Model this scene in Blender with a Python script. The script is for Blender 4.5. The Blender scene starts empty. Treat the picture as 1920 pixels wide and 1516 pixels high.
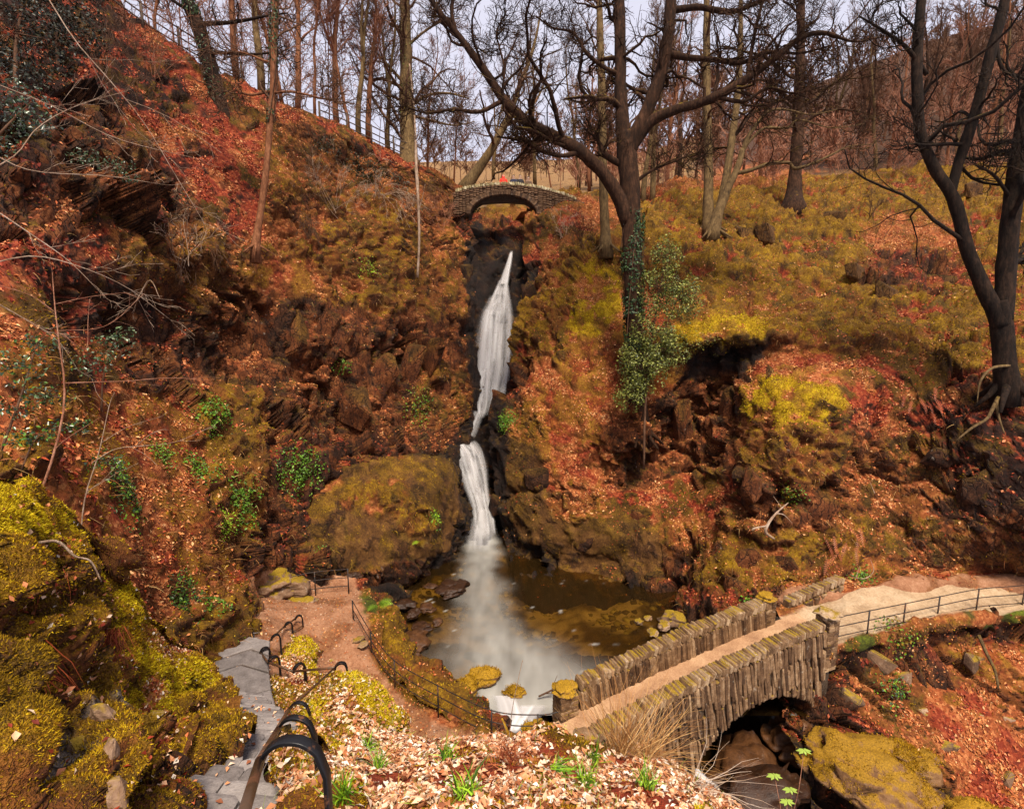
import bpy, bmesh, math, random
import numpy as np
from mathutils import Vector, Matrix

# ------------------------------------------------------------------ camera, sky, sun, exposure
scene = bpy.context.scene
COL = scene.collection
R = math.radians
TILT = R(9.0)
EYE = np.array([0.0, 0.0, 12.0])
cam_d = bpy.data.cameras.new('camera'); cam = bpy.data.objects.new('camera', cam_d); COL.objects.link(cam)
cam.location = EYE; cam.rotation_euler = (R(90) - TILT, 0, 0)
cam_d.sensor_width = 36.0; cam_d.lens = 36.0 * 1000 / 1920.0
cam_d.clip_start = 0.05; cam_d.clip_end = 2000
scene.camera = cam

SUN_EL, SUN_AZ = R(60), R(166)          # azimuth clockwise from +Y (the view direction): behind and to the right
world = bpy.data.worlds.new('World'); scene.world = world; world.use_nodes = True
wn = world.node_tree; wn.nodes.clear()
w_out = wn.nodes.new('ShaderNodeOutputWorld'); w_bg = wn.nodes.new('ShaderNodeBackground')
w_sky = wn.nodes.new('ShaderNodeTexSky'); w_sky.sky_type = 'NISHITA'; w_sky.sun_disc = False
w_sky.sun_elevation = SUN_EL; w_sky.sun_rotation = SUN_AZ; w_sky.air_density = 1.0; w_sky.dust_density = 4.0
w_mix = wn.nodes.new('ShaderNodeMixRGB'); w_mix.blend_type = 'MIX'; w_mix.inputs[0].default_value = 0.85
w_tc = wn.nodes.new('ShaderNodeTexCoord'); w_no = wn.nodes.new('ShaderNodeTexNoise')
w_no.inputs['Scale'].default_value = 1.6; w_no.inputs['Detail'].default_value = 4
w_rp = wn.nodes.new('ShaderNodeValToRGB')             # a closed, thin layer of cloud, slightly lavender
w_rp.color_ramp.elements[0].position = 0.3; w_rp.color_ramp.elements[0].color = (6.3, 6.2, 7.5, 1)
w_rp.color_ramp.elements[1].position = 0.7; w_rp.color_ramp.elements[1].color = (7.5, 7.3, 8.5, 1)
wn.links.new(w_tc.outputs['Generated'], w_no.inputs['Vector']); wn.links.new(w_no.outputs['Fac'], w_rp.inputs[0])
wn.links.new(w_sky.outputs[0], w_mix.inputs[1]); wn.links.new(w_rp.outputs[0], w_mix.inputs[2])
wn.links.new(w_mix.outputs[0], w_bg.inputs['Color']); w_bg.inputs['Strength'].default_value = 0.055
wn.links.new(w_bg.outputs[0], w_out.inputs['Surface'])

sun_d = bpy.data.lights.new('sun', 'SUN'); sun = bpy.data.objects.new('sun', sun_d); COL.objects.link(sun)
sun_d.energy = 2.7; sun_d.angle = R(16); sun_d.color = (1.0, 0.90, 0.74)
sdir = Vector((math.sin(SUN_AZ) * math.cos(SUN_EL), math.cos(SUN_AZ) * math.cos(SUN_EL), math.sin(SUN_EL)))
sun.rotation_euler = (-sdir).to_track_quat('-Z', 'Y').to_euler()

scene.view_settings.view_transform = 'Standard'; scene.view_settings.look = 'None'
scene.view_settings.exposure = 1.18; scene.view_settings.gamma = 1.0
scene.cycles.use_adaptive_sampling = True; scene.cycles.adaptive_threshold = 0.025
scene.cycles.max_bounces = 5; scene.cycles.diffuse_bounces = 2; scene.cycles.glossy_bounces = 2
scene.cycles.transparent_max_bounces = 10; scene.cycles.transmission_bounces = 4
scene.cycles.caustics_reflective = False; scene.cycles.caustics_refractive = False
scene.cycles.use_denoising = True

# ------------------------------------------------------------------ helpers: sight lines to places, noise, meshes
rng = np.random.default_rng(7)
random.seed(11)
_F = np.array([0, math.cos(TILT), -math.sin(TILT)]); _U = np.array([0, math.sin(TILT), math.cos(TILT)]); _X = np.array([1.0, 0, 0])
def at(px, py, s):
    """the place s metres in front of the viewpoint along a surveyed sight line"""
    return EYE + s * ((px - 960) / 1000 * _X + (758 - py) / 1000 * _U + _F)
def atz(px, py, z):
    d = (px - 960) / 1000 * _X + (758 - py) / 1000 * _U + _F
    return EYE + d * ((z - EYE[2]) / d[2])
def V3(p): return Vector((float(p[0]), float(p[1]), float(p[2])))

_perm = np.tile(rng.permutation(256), 3).astype(np.int32)
_grad = rng.normal(size=(256, 3)).astype(np.float32); _grad /= np.linalg.norm(_grad, axis=1)[:, None]
_jit = rng.random((256, 3)).astype(np.float32)
def noise(p, scale=1.0, seed=0):
    p = np.asarray(p, np.float32) * np.float32(scale) + np.float32(seed * 17.31 + 500)
    i = np.floor(p).astype(np.int32); f = p - i; u = f * f * f * (f * (f * 6 - 15) + 10)
    out = 0
    ax = [(_perm[(i[:, 0] + a) & 255]) for a in (0, 1)]
    for a in (0, 1):
        wa = u[:, 0] if a else 1 - u[:, 0]
        for b in (0, 1):
            ab = _perm[ax[a] + ((i[:, 1] + b) & 255)]
            wb = wa * (u[:, 1] if b else 1 - u[:, 1])
            for c in (0, 1):
                g = _grad[_perm[ab + ((i[:, 2] + c) & 255)]]
                d = (f[:, 0] - a) * g[:, 0] + (f[:, 1] - b) * g[:, 1] + (f[:, 2] - c) * g[:, 2]
                out = out + wb * (u[:, 2] if c else 1 - u[:, 2]) * d
    return out * 1.5
def fbm(p, scale=1.0, octs=4, seed=0, gain=0.5):
    o = 0; a = 1.0
    for k in range(octs):
        o = o + a * noise(p, scale * 2.03 ** k, seed + k * 3); a *= gain
    return o
def voronoi(p, scale=1.0, seed=0):
    """distance to nearest cell point, gap to the second, offset from that point, id of the cell"""
    p = np.asarray(p, np.float32) * np.float32(scale) + np.float32(seed * 13.7 + 300)
    i = np.floor(p).astype(np.int32); f = p - i
    fx, fy, fz = (np.ascontiguousarray(f[:, k]) for k in range(3)); ix, iy, iz = (np.ascontiguousarray(i[:, k]) for k in range(3))
    jx, jy, jz = (np.ascontiguousarray(_jit[:, k]) for k in range(3))
    d1 = np.full(len(p), 81.0, np.float32); d2 = d1.copy(); cid = np.zeros(len(p), np.int32); nb = np.zeros(len(p), np.int8)
    for a in (-1, 0, 1):
        xa = _perm[(ix + a) & 255]; gx = fx - np.float32(a)
        for b in (-1, 0, 1):
            xb = _perm[xa + ((iy + b) & 255)]; gy = fy - np.float32(b)
            for c in (-1, 0, 1):
                h = _perm[xb + ((iz + c) & 255)]
                ox = gx - jx[h]; oy = gy - jy[h]; oz = (fz - np.float32(c)) - jz[h]
                d = ox * ox + oy * oy + oz * oz
                n = d < d1
                np.minimum(d2, np.where(n, d1, d), out=d2); np.minimum(d1, d, out=d1)
                np.copyto(cid, h, where=n); np.copyto(nb, np.int8((a + 1) * 9 + (b + 1) * 3 + c + 1), where=n)
    k = nb.astype(np.int32); o3 = np.stack([k // 9 - 1, k // 3 % 3 - 1, k % 3 - 1], 1)
    off = f - o3 - _jit[cid]
    d1 = np.sqrt(d1); return d1, np.sqrt(d2) - d1, off, cid
def smooth01(x, a, b):
    t = np.clip((x - a) / (b - a), 0, 1); return t * t * (3 - 2 * t)

def mesh_np(name, V, faces, smooth=True, attrs=None, colors=None):
    """faces: list of int arrays (m,3) or (m,4)"""
    me = bpy.data.meshes.new(name)
    faces = [np.asarray(f, np.int32) for f in (faces if isinstance(faces, list) else [faces]) if len(f)]
    V = np.asarray(V, np.float32)
    me.vertices.add(len(V)); me.vertices.foreach_set('co', V.ravel())
    nl = sum(f.size for f in faces); nf = sum(len(f) for f in faces)
    me.loops.add(nl); me.polygons.add(nf)
    me.loops.foreach_set('vertex_index', np.concatenate([f.ravel() for f in faces]))
    tot = np.concatenate([np.full(len(f), f.shape[1], np.int32) for f in faces])
    me.polygons.foreach_set('loop_start', np.concatenate([[0], np.cumsum(tot)[:-1]]).astype(np.int32))
    if smooth: me.polygons.foreach_set('use_smooth', np.ones(nf, bool))
    me.update(calc_edges=True)
    for k, v in (attrs or {}).items():
        a = me.attributes.new(k, 'FLOAT', 'POINT'); a.data.foreach_set('value', np.asarray(v, np.float32))
    for k, v in (colors or {}).items():
        a = me.attributes.new(k, 'FLOAT_COLOR', 'POINT')
        c = np.ones((len(V), 4), np.float32); c[:, :3] = v; a.data.foreach_set('color', c.ravel())
    return me
def obj(name, me, mat=None, parent=None):
    o = bpy.data.objects.new(name, me); COL.objects.link(o)
    if mat is not None and me is not None and not me.materials: me.materials.append(mat)
    if parent is not None: o.parent = parent
    return o
def tag(o, label=None, cat=None, group=None, kind=None):
    if label: o['label'] = label
    if cat: o['category'] = cat
    if group: o['group'] = group
    if kind: o['kind'] = kind
    return o
def empty(name, loc=(0, 0, 0), rz=0):
    o = bpy.data.objects.new(name, None); COL.objects.link(o); o.location = V3(loc); o.rotation_euler = (0, 0, rz)
    o.empty_display_size = 0.1
    return o
def thing(name, loc, label, cat, group=None, rz=0): return tag(empty(name, loc, rz), label, cat, group)

class MB:
    """collects vertices and quads/tris of one mesh"""
    def __init__(s): s.V = []; s.Q = []; s.T = []; s.n = 0; s.C = []
    def add(s, V, Q=None, T=None, c=None):
        V = np.asarray(V, np.float32).reshape(-1, 3)
        if Q is not None and len(Q): s.Q.append(np.asarray(Q, np.int32).reshape(-1, 4) + s.n)
        if T is not None and len(T): s.T.append(np.asarray(T, np.int32).reshape(-1, 3) + s.n)
        s.V.append(V); s.n += len(V)
        if c is not None: s.C.append(np.broadcast_to(np.asarray(c, np.float32), (len(V), 3)))
        return s
    def mesh(s, name, smooth=True, origin=None):
        V = np.concatenate(s.V)
        if origin is not None: V = V - np.asarray(origin, np.float32)
        f = []
        if s.Q: f.append(np.concatenate(s.Q))
        if s.T: f.append(np.concatenate(s.T))
        return mesh_np(name, V, f, smooth, colors={'tint': np.concatenate(s.C)} if s.C else None)
def box_vf(sx, sy, sz):
    x, y, z = sx / 2, sy / 2, sz / 2
    V = np.array([(-x, -y, -z), (x, -y, -z), (x, y, -z), (-x, y, -z), (-x, -y, z), (x, -y, z), (x, y, z), (-x, y, z)], np.float32)
    Q = np.array([(0, 3, 2, 1), (4, 5, 6, 7), (0, 1, 5, 4), (1, 2, 6, 5), (2, 3, 7, 6), (3, 0, 4, 7)])
    return V, Q
def tubes(P, Rr, k=5, cap=True):
    """P (B,n,3) polylines, Rr (B,n) radii -> verts, quads, tris"""
    P = np.asarray(P, np.float32); Rr = np.asarray(Rr, np.float32)
    B, n, _ = P.shape
    T = np.gradient(P, axis=1) if n > 2 else np.repeat(P[:, 1:] - P[:, :1], 2, axis=1)
    T /= np.maximum(np.linalg.norm(T, axis=2, keepdims=True), 1e-9)
    main = P[:, -1] - P[:, 0]; ref = np.zeros_like(main); ref[np.arange(B), np.argmin(np.abs(main), axis=1)] = 1
    A = np.cross(T, ref[:, None, :]); A /= np.maximum(np.linalg.norm(A, axis=2, keepdims=True), 1e-9)
    Bn = np.cross(T, A)
    th = np.arange(k) * 2 * np.pi / k
    V = P[:, :, None, :] + Rr[:, :, None, None] * (A[:, :, None, :] * np.cos(th)[None, None, :, None] + Bn[:, :, None, :] * np.sin(th)[None, None, :, None])
    idx = np.arange(B * n * k).reshape(B, n, k); nx = np.roll(idx, -1, axis=2)
    Q = np.stack([idx[:, :-1], nx[:, :-1], nx[:, 1:], idx[:, 1:]], axis=-1).reshape(-1, 4)
    V = V.reshape(-1, 3); Tt = []
    if cap:
        c = np.concatenate([P[:, 0], P[:, -1]]); base = len(V); V = np.concatenate([V, c])
        for e, row in ((0, 0), (1, n - 1)):
            ci = np.broadcast_to(base + e * B + np.arange(B)[:, None], (B, k))
            a, b = idx[:, row], nx[:, row]
            Tt.append((np.stack([ci, b, a], -1) if e == 0 else np.stack([ci, a, b], -1)).reshape(-1, 3))
        Tt = np.concatenate(Tt)
    return V, Q, Tt
def tube_mb(mb, pts, rad, k=6, cap=True, c=None):
    pts = np.asarray(pts, np.float32); rad = np.broadcast_to(np.asarray(rad, np.float32), (len(pts),))
    V, Q, T = tubes(pts[None], rad[None], k, cap); return mb.add(V, Q, T, c)
def catmull(ctrl, n):
    """smooth curve through control rows (m,d)"""
    c = np.asarray(ctrl, float); m = len(c)
    return _cr_matrix(m, np.linspace(0, m - 1, n)) @ c
def _cr_matrix(m, u):
    M = np.zeros((len(u), m))
    i = np.clip(np.floor(u).astype(int), 0, max(m - 2, 0)); t = u - i
    w = [(-t + 2 * t**2 - t**3) / 2, (2 - 5 * t**2 + 3 * t**3) / 2, (t + 4 * t**2 - 3 * t**3) / 2, (-t**2 + t**3) / 2]
    r = np.arange(len(u))
    for k in range(4):
        j = i + k - 1
        lo, hi = j < 0, j > m - 1
        ok = ~lo & ~hi
        np.add.at(M, (r[ok], j[ok]), w[k][ok])
        np.add.at(M, (r[lo], np.zeros(lo.sum(), int)), 2 * w[k][lo]); np.add.at(M, (r[lo], np.ones(lo.sum(), int)), -w[k][lo])
        np.add.at(M, (r[hi], np.full(hi.sum(), m - 1)), 2 * w[k][hi]); np.add.at(M, (r[hi], np.full(hi.sum(), m - 2)), -w[k][hi])
    return M

# ------------------------------------------------------------------ node helpers
def nmat(name):
    m = bpy.data.materials.new(name); m.use_nodes = True; nt = m.node_tree; nt.nodes.clear()
    out = nt.nodes.new('ShaderNodeOutputMaterial'); b = nt.nodes.new('ShaderNodeBsdfPrincipled')
    nt.links.new(b.outputs[0], out.inputs[0])
    return m, nt, b
def N(nt, kind, **kw):
    n = nt.nodes.new(kind)
    for k, v in kw.items():
        if k.startswith('_'): setattr(n, k[1:], v)
        else: n.inputs[k.replace('__', ' ')].default_value = v
    return n
def ramp(nt, fac, stops, interp='LINEAR'):
    r = nt.nodes.new('ShaderNodeValToRGB'); r.color_ramp.interpolation = interp
    e = r.color_ramp.elements
    while len(e) < len(stops): e.new(0.5)
    for i, (p, c) in enumerate(stops): e[i].position = p; e[i].color = (*c, 1) if len(c) == 3 else c
    nt.links.new(fac, r.inputs[0]); return r.outputs[0]
def mixc(nt, fac, a, b, mode='MIX'):
    m = nt.nodes.new('ShaderNodeMixRGB'); m.blend_type = mode
    for s, v in ((0, fac), (1, a), (2, b)):
        if hasattr(v, 'default_value') or hasattr(v, 'is_linked'): nt.links.new(v, m.inputs[s])
        else: m.inputs[s].default_value = v if s == 0 else (*v, 1)
    return m.outputs[0]
def math_n(nt, op, a, b=0.0, clamp=False):
    m = nt.nodes.new('ShaderNodeMath'); m.operation = op; m.use_clamp = clamp
    for s, v in ((0, a), (1, b)):
        if hasattr(v, 'is_linked'): nt.links.new(v, m.inputs[s])
        else: m.inputs[s].default_value = v
    return m.outputs[0]
def maprange(nt, v, a, b, c=0.0, d=1.0):
    m = nt.nodes.new('ShaderNodeMapRange'); nt.links.new(v, m.inputs[0])
    for i, x in enumerate((a, b, c, d)): m.inputs[i + 1].default_value = x
    return m.outputs[0]
def bump(nt, b, height, strength=0.5, dist=0.02, normal=None):
    n = nt.nodes.new('ShaderNodeBump'); n.inputs['Strength'].default_value = strength; n.inputs['Distance'].default_value = dist
    nt.links.new(height, n.inputs['Height'])
    if normal is not None: nt.links.new(normal, n.inputs['Normal'])
    if b is not None: nt.links.new(n.outputs[0], b.inputs['Normal'])
    return n.outputs[0]
def attr(nt, name, kind='GEOMETRY'):
    a = nt.nodes.new('ShaderNodeAttribute'); a.attribute_name = name; a.attribute_type = kind; return a
def objcoord(nt): return nt.nodes.new('ShaderNodeTexCoord').outputs['Object']
def world_pos(nt): return nt.nodes.new('ShaderNodeNewGeometry').outputs['Position']
def nz(nt, vec, scale, detail=3, rough=0.55, out='Fac'):
    n = nt.nodes.new('ShaderNodeTexNoise'); n.inputs['Scale'].default_value = scale; n.inputs['Detail'].default_value = detail
    n.inputs['Roughness'].default_value = rough
    if vec is not None: nt.links.new(vec, n.inputs['Vector'])
    return n.outputs[out]
def vor(nt, vec, scale, feature='F1', rnd=1.0):
    n = nt.nodes.new('ShaderNodeTexVoronoi'); n.feature = feature; n.inputs['Scale'].default_value = scale
    n.inputs['Randomness'].default_value = rnd
    if vec is not None: nt.links.new(vec, n.inputs['Vector'])
    return n
# ------------------------------------------------------------------ ground cover kinds: three tones, leafiness, block relief, hummock relief
KIND = {
 #      dark                    mid                     light                leaf rock  mound
 'm': ((.040, .018, .002), (.215, .108, .005), (.500, .310, .010), 0.0, .22, .46),   # golden moss
 'y': ((.090, .048, .002), (.400, .240, .006), (.760, .540, .016), 0.0, .12, .18),   # bright yellow moss
 'o': ((.020, .011, .002), (.120, .066, .005), (.290, .170, .010), 0.0, .30, .48),   # dull olive moss
 'l': ((.110, .026, .008), (.400, .115, .034), (.740, .340, .140), 1.0, .14, .07),   # pale beech and oak litter
 'r': ((.060, .009, .004), (.290, .044, .014), (.560, .165, .064), 1.0, .14, .07),   # red litter
 'k': ((.008, .004, .002), (.060, .021, .007), (.200, .088, .038), 0.0, .85, .05),   # dark rock
 'c': ((.018, .007, .003), (.165, .050, .012), (.400, .165, .058), 0.0, .85, .02),   # rust brown crag
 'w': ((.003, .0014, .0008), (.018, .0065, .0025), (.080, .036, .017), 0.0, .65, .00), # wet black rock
 'd': ((.250, .112, .056), (.440, .222, .122), (.610, .360, .225), 0.0, .01, .03),   # trodden earth
 'b': ((.040, .011, .003), (.205, .068, .012), (.400, .175, .034), 0.4, .32, .10),   # brown banks, dry grass and earth
 'n': ((.004, .002, .001), (.032, .010, .004), (.115, .036, .014), 0.4, .40, .08),   # undergrowth and mould, darkened to paint in the shade of the upper-left slope
 'g': ((.015, .022, .002), (.085, .095, .006), (.230, .260, .016), 0.0, .08, .14),   # green ground plants
 'h': ((.10, .050, .018), (.27, .150, .055), (.42, .270, .110), 0.0, .05, .05),       # tawny moor
 'f': ((.020, .009, .004), (.085, .038, .015), (.190, .095, .042), 0.3, .10, .10),      # far forest floor
 'x': ((.045, .020, .006), (.165, .076, .020), (.330, .180, .050), 0.0, .20, .05),      # smooth brown rock, thin moss
 'p': ((.36, .23, .125), (.58, .41, .26), (.74, .58, .40), 0.0, .01, .03),              # pale gravel path
 's': ((.050, .038, .028), (.180, .135, .100), (.440, .370, .310), 0.0, .25, .02),   # slate with lichen
}
KEYS = list(KIND); _tab = {k: i for i, k in enumerate(KEYS)}
_cA, _cB, _cC = (np.array([KIND[k][j] for k in KEYS]) ** 1.16 for j in range(3))
_lf, _rk, _md = (np.array([KIND[k][j] for k in KEYS]) for j in (3, 4, 5))

def terrain_material():
    m, nt, b = nmat('ground_cover')
    P = world_pos(nt)
    A, B, C = (attr(nt, n).outputs['Color'] for n in ('cover_dark', 'cover_mid', 'cover_light'))
    leaf = attr(nt, 'leafy').outputs['Fac']; rock = attr(nt, 'rocky').outputs['Fac']
    # leaf litter: one tone for each leaf-sized cell
    v1 = vor(nt, P, 11.0); v2 = v1
    sep = nt.nodes.new('ShaderNodeSeparateColor'); nt.links.new(v1.outputs['Color'], sep.inputs[0])
    sep2 = nt.nodes.new('ShaderNodeSeparateColor'); nt.links.new(v2.outputs['Color'], sep2.inputs[0])
    lv = math_n(nt, 'ADD', math_n(nt, 'MULTIPLY', sep.outputs[0], .55), math_n(nt, 'MULTIPLY', sep2.outputs[1], .45))
    n1 = nz(nt, P, 1.7, 5, .65); n2 = nz(nt, P, 14.0, 4, .72); n3 = nz(nt, P, 70.0, 1, .6)
    nn = math_n(nt, 'ADD', math_n(nt, 'MULTIPLY', n1, .45), math_n(nt, 'ADD', math_n(nt, 'MULTIPLY', n2, .4), math_n(nt, 'MULTIPLY', n3, .15)))
    nn = maprange(nt, nn, .34, .66)
    lv = math_n(nt, 'ADD', math_n(nt, 'MULTIPLY', lv, .8), math_n(nt, 'MULTIPLY', nn, .25))
    f = nt.nodes.new('ShaderNodeMix'); f.data_type = 'FLOAT'
    nt.links.new(leaf, f.inputs[0]); nt.links.new(nn, f.inputs[2]); nt.links.new(lv, f.inputs[3])
    F = f.outputs[0]
    c = mixc(nt, maprange(nt, F, 0, .5), A, B); c = mixc(nt, maprange(nt, F, .5, 1), c, C)
    # pale lichen spots on bare rock
    ls = vor(nt, P, 3.2); lm = nz(nt, P, .9, 2)
    spot = math_n(nt, 'MULTIPLY', maprange(nt, ls.outputs['Distance'], .22, .10), maprange(nt, lm, .56, .66))
    spot = math_n(nt, 'MULTIPLY', spot, maprange(nt, nz(nt, P, 11, 3), .42, .60))
    spot = math_n(nt, 'MULTIPLY', spot, math_n(nt, 'MULTIPLY', rock, .75))
    c = mixc(nt, spot, c, (.50, .42, .34))
    # fractures in bare rock, running down the dip
    mp = nt.nodes.new('ShaderNodeMapping'); nt.links.new(P, mp.inputs[0]); mp.inputs['Rotation'].default_value = (0, R(-28), R(12)); mp.inputs['Scale'].default_value = (1.2, 1.2, .26)
    wv = nt.nodes.new('ShaderNodeVectorMath'); wv.operation = 'ADD'; nt.links.new(mp.outputs[0], wv.inputs[0])
    wn_ = nt.nodes.new('ShaderNodeTexNoise'); wn_.inputs['Scale'].default_value = 1.6; nt.links.new(P, wn_.inputs['Vector']); ws = nt.nodes.new('ShaderNodeVectorMath'); ws.operation = 'SCALE'; ws.inputs['Scale'].default_value = .8; nt.links.new(wn_.outputs['Color'], ws.inputs[0]); nt.links.new(ws.outputs[0], wv.inputs[1])
    cr1 = vor(nt, wv.outputs[0], 3.0, 'DISTANCE_TO_EDGE').outputs['Distance']; fc = vor(nt, wv.outputs[0], 3.0)
    gap = maprange(nt, cr1, 0, .05)
    c = mixc(nt, math_n(nt, 'MULTIPLY', math_n(nt, 'SUBTRACT', 1.0, gap), math_n(nt, 'MULTIPLY', rock, .55)), c, A)
    nt.links.new(c, b.inputs['Base Color'])
    nt.links.new(attr(nt, 'sheen_rough').outputs['Fac'], b.inputs['Roughness'])
    b.inputs['Specular IOR Level'].default_value = .3
    h = math_n(nt, 'ADD', math_n(nt, 'MULTIPLY', n2, .6), math_n(nt, 'MULTIPLY', n3, .35))
    h = math_n(nt, 'ADD', h, math_n(nt, 'MULTIPLY', math_n(nt, 'MULTIPLY', sep.outputs[2], leaf), .5))
    fs = nt.nodes.new('ShaderNodeSeparateColor'); nt.links.new(fc.outputs['Color'], fs.inputs[0])
    h = math_n(nt, 'ADD', h, math_n(nt, 'MULTIPLY', math_n(nt, 'ADD', math_n(nt, 'MULTIPLY', gap, 1.2), math_n(nt, 'MULTIPLY', fs.outputs[0], .8)), rock))
    bump(nt, b, h, 1.0, .09)
    return m
M_GROUND = terrain_material()
PATCH = {}      # fine vertices, normals and cover weights, for what is strewn over the ground afterwards

from concurrent.futures import ThreadPoolExecutor
_POOL = ThreadPoolExecutor(4)
def chunked(fn, *arrs, n=50000):
    m = len(arrs[0]); parts = list(_POOL.map(lambda i: fn(*[a[i:i + n] for a in arrs]), range(0, m, n)))
    return np.concatenate(parts)
def relief(Pn, rk, md, seed): return chunked(lambda p, r, m: _relief(p, r, m, seed), Pn, np.asarray(rk, np.float32), np.asarray(md, np.float32))
def _relief(Pn, rk, md, seed):
    """height along the normal: tilted rock blocks at two sizes, moss hummocks, earth"""
    oc = .45 + 1.1 * smooth01(fbm(Pn, .35, 2, seed + 31), -.12, .35); rk = rk * oc
    d = fbm(Pn, .28, 3, seed) * .32 + fbm(Pn, 1.3, 3, seed + 5) * .07
    st = Pn @ np.array([[.86, .30, -.41], [-.20, .94, .28], [.47, -.16, .87]], np.float32)    # bedding planes dip to the right
    st = st * np.array([1.0, 1.0, .55], np.float32) + fbm(Pn, .8, 2, seed + 9)[:, None] * .25
    for sc, am in ((.62, 1.0), (1.7, .42), (4.2, .15)):
        sel = np.nonzero(rk * am > .02)[0]
        if not len(sel): continue
        d1, gap, off, cid = voronoi(st[sel], sc, seed + int(sc * 10))
        cr = _jit[cid]; dirn = cr - .5
        blk = (cr[:, 0] - .5) * 1.1 + (off * dirn).sum(1) * 1.6 - .25 * (1 - smooth01(gap, 0, .14))
        d[sel] += rk[sel] * am * blk
    d1, gap, off, cid = voronoi(Pn + fbm(Pn, 1.1, 2, seed + 2)[:, None] * .35, 1.15, seed + 4)
    m1 = np.sqrt(np.clip(1 - (d1 / .85) ** 2, 0, 1)) * (.4 + .9 * _jit[cid][:, 1])
    d1, gap, off, cid = voronoi(Pn, 3.3, seed + 6)
    m2 = np.sqrt(np.clip(1 - (d1 / .8) ** 2, 0, 1))
    d = d + md * (m1 * 1.15 + m2 * .36 - .45)
    return d + fbm(Pn, 5.0, 2, seed + 3) * .022

ALT = {  # what else grows on each cover: (kind, where): ledge = level places, knob = raised, steep, hollow, any
 'l': (('m', 'knob', .55), ('b', 'steep', 1.0), ('c', 'cliff', 1.2), ('r', 'any', .8)),
 'r': (('o', 'knob', .8), ('n', 'steep', .7), ('k', 'cliff', 1.2), ('l', 'any', .7)),
 'm': (('l', 'hollow', 1.0), ('k', 'cliff', 1.0), ('o', 'any', .7), ('b', 'steep', .9), ('b', 'any', .6)),
 'y': (('m', 'any', .9), ('l', 'hollow', .8), ('k', 'cliff', .8), ('o', 'steep', .8)),
 'o': (('r', 'hollow', .9), ('k', 'cliff', 1.0), ('m', 'knob', .8), ('n', 'steep', .5)),
 'c': (('k', 'any', .9), ('o', 'ledge', .8), ('l', 'ledge', .7)),
 'k': (('c', 'any', .9), ('o', 'ledge', .9), ('r', 'ledge', .7)),
 'b': (('l', 'ledge', .9), ('m', 'knob', .5), ('c', 'cliff', 1.1), ('k', 'steep', .6), ('o', 'any', .7)),
 'n': (('k', 'cliff', 1.0), ('r', 'ledge', .9), ('o', 'any', .5)),
 'w': (('k', 'any', .5), ('o', 'ledge', .4)),
 's': (('m', 'any', .9), ('k', 'steep', .6)),
 'x': (('k', 'any', .5), ('m', 'ledge', .45), ('o', 'knob', .4)),
 'd': (('b', 'any', .45),),
 'g': (('l', 'any', .8), ('o', 'any', .7)),
}
def mosaic(W, P, nz_, D, seed):
    def run(P, nz_, D, W):
        bank = [fbm(P, .9, 3, seed + 70 + q * 5) for q in range(4)]; nb = fbm(P, 2.1, 2, seed + 60)
        W2 = W.copy()
        for k, alts in ALT.items():
            w = W[:, _tab[k]]
            if w.max() < .02: continue
            for j, (a, where, s) in enumerate(alts):
                q = j * 3 + _tab[a] + _tab[k]; n = bank[q % 4] * (1 if (q // 4) % 2 else -1)
                if where == 'any': f = smooth01(n + .4 * nb, .12, .38)
                elif where == 'ledge': f = smooth01(nz_ + .5 * n + .25 * nb, .58, .85)
                elif where == 'knob': f = smooth01(D * 4 + n * 1.1 + nb * .5, .18, .55)
                elif where == 'hollow': f = smooth01(-D * 4 + n * 1.1 + nb * .5, .12, .5)
                elif where == 'steep': f = smooth01(-nz_ + .5 * n + .2 * nb, -.34, -.05)
                else: f = smooth01(-nz_ + .35 * n + .15 * nb, -.22, .06)
                t = f * s; t = np.clip(t, 0, 1) * w
                W2[:, _tab[a]] += t * 1.6; W2[:, _tab[k]] -= t * .92
        W2 = np.clip(W2, 0, None); W2 = W2 ** 1.6
        return W2 / W2.sum(1, keepdims=True)
    return chunked(run, P, nz_, D, W)

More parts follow.
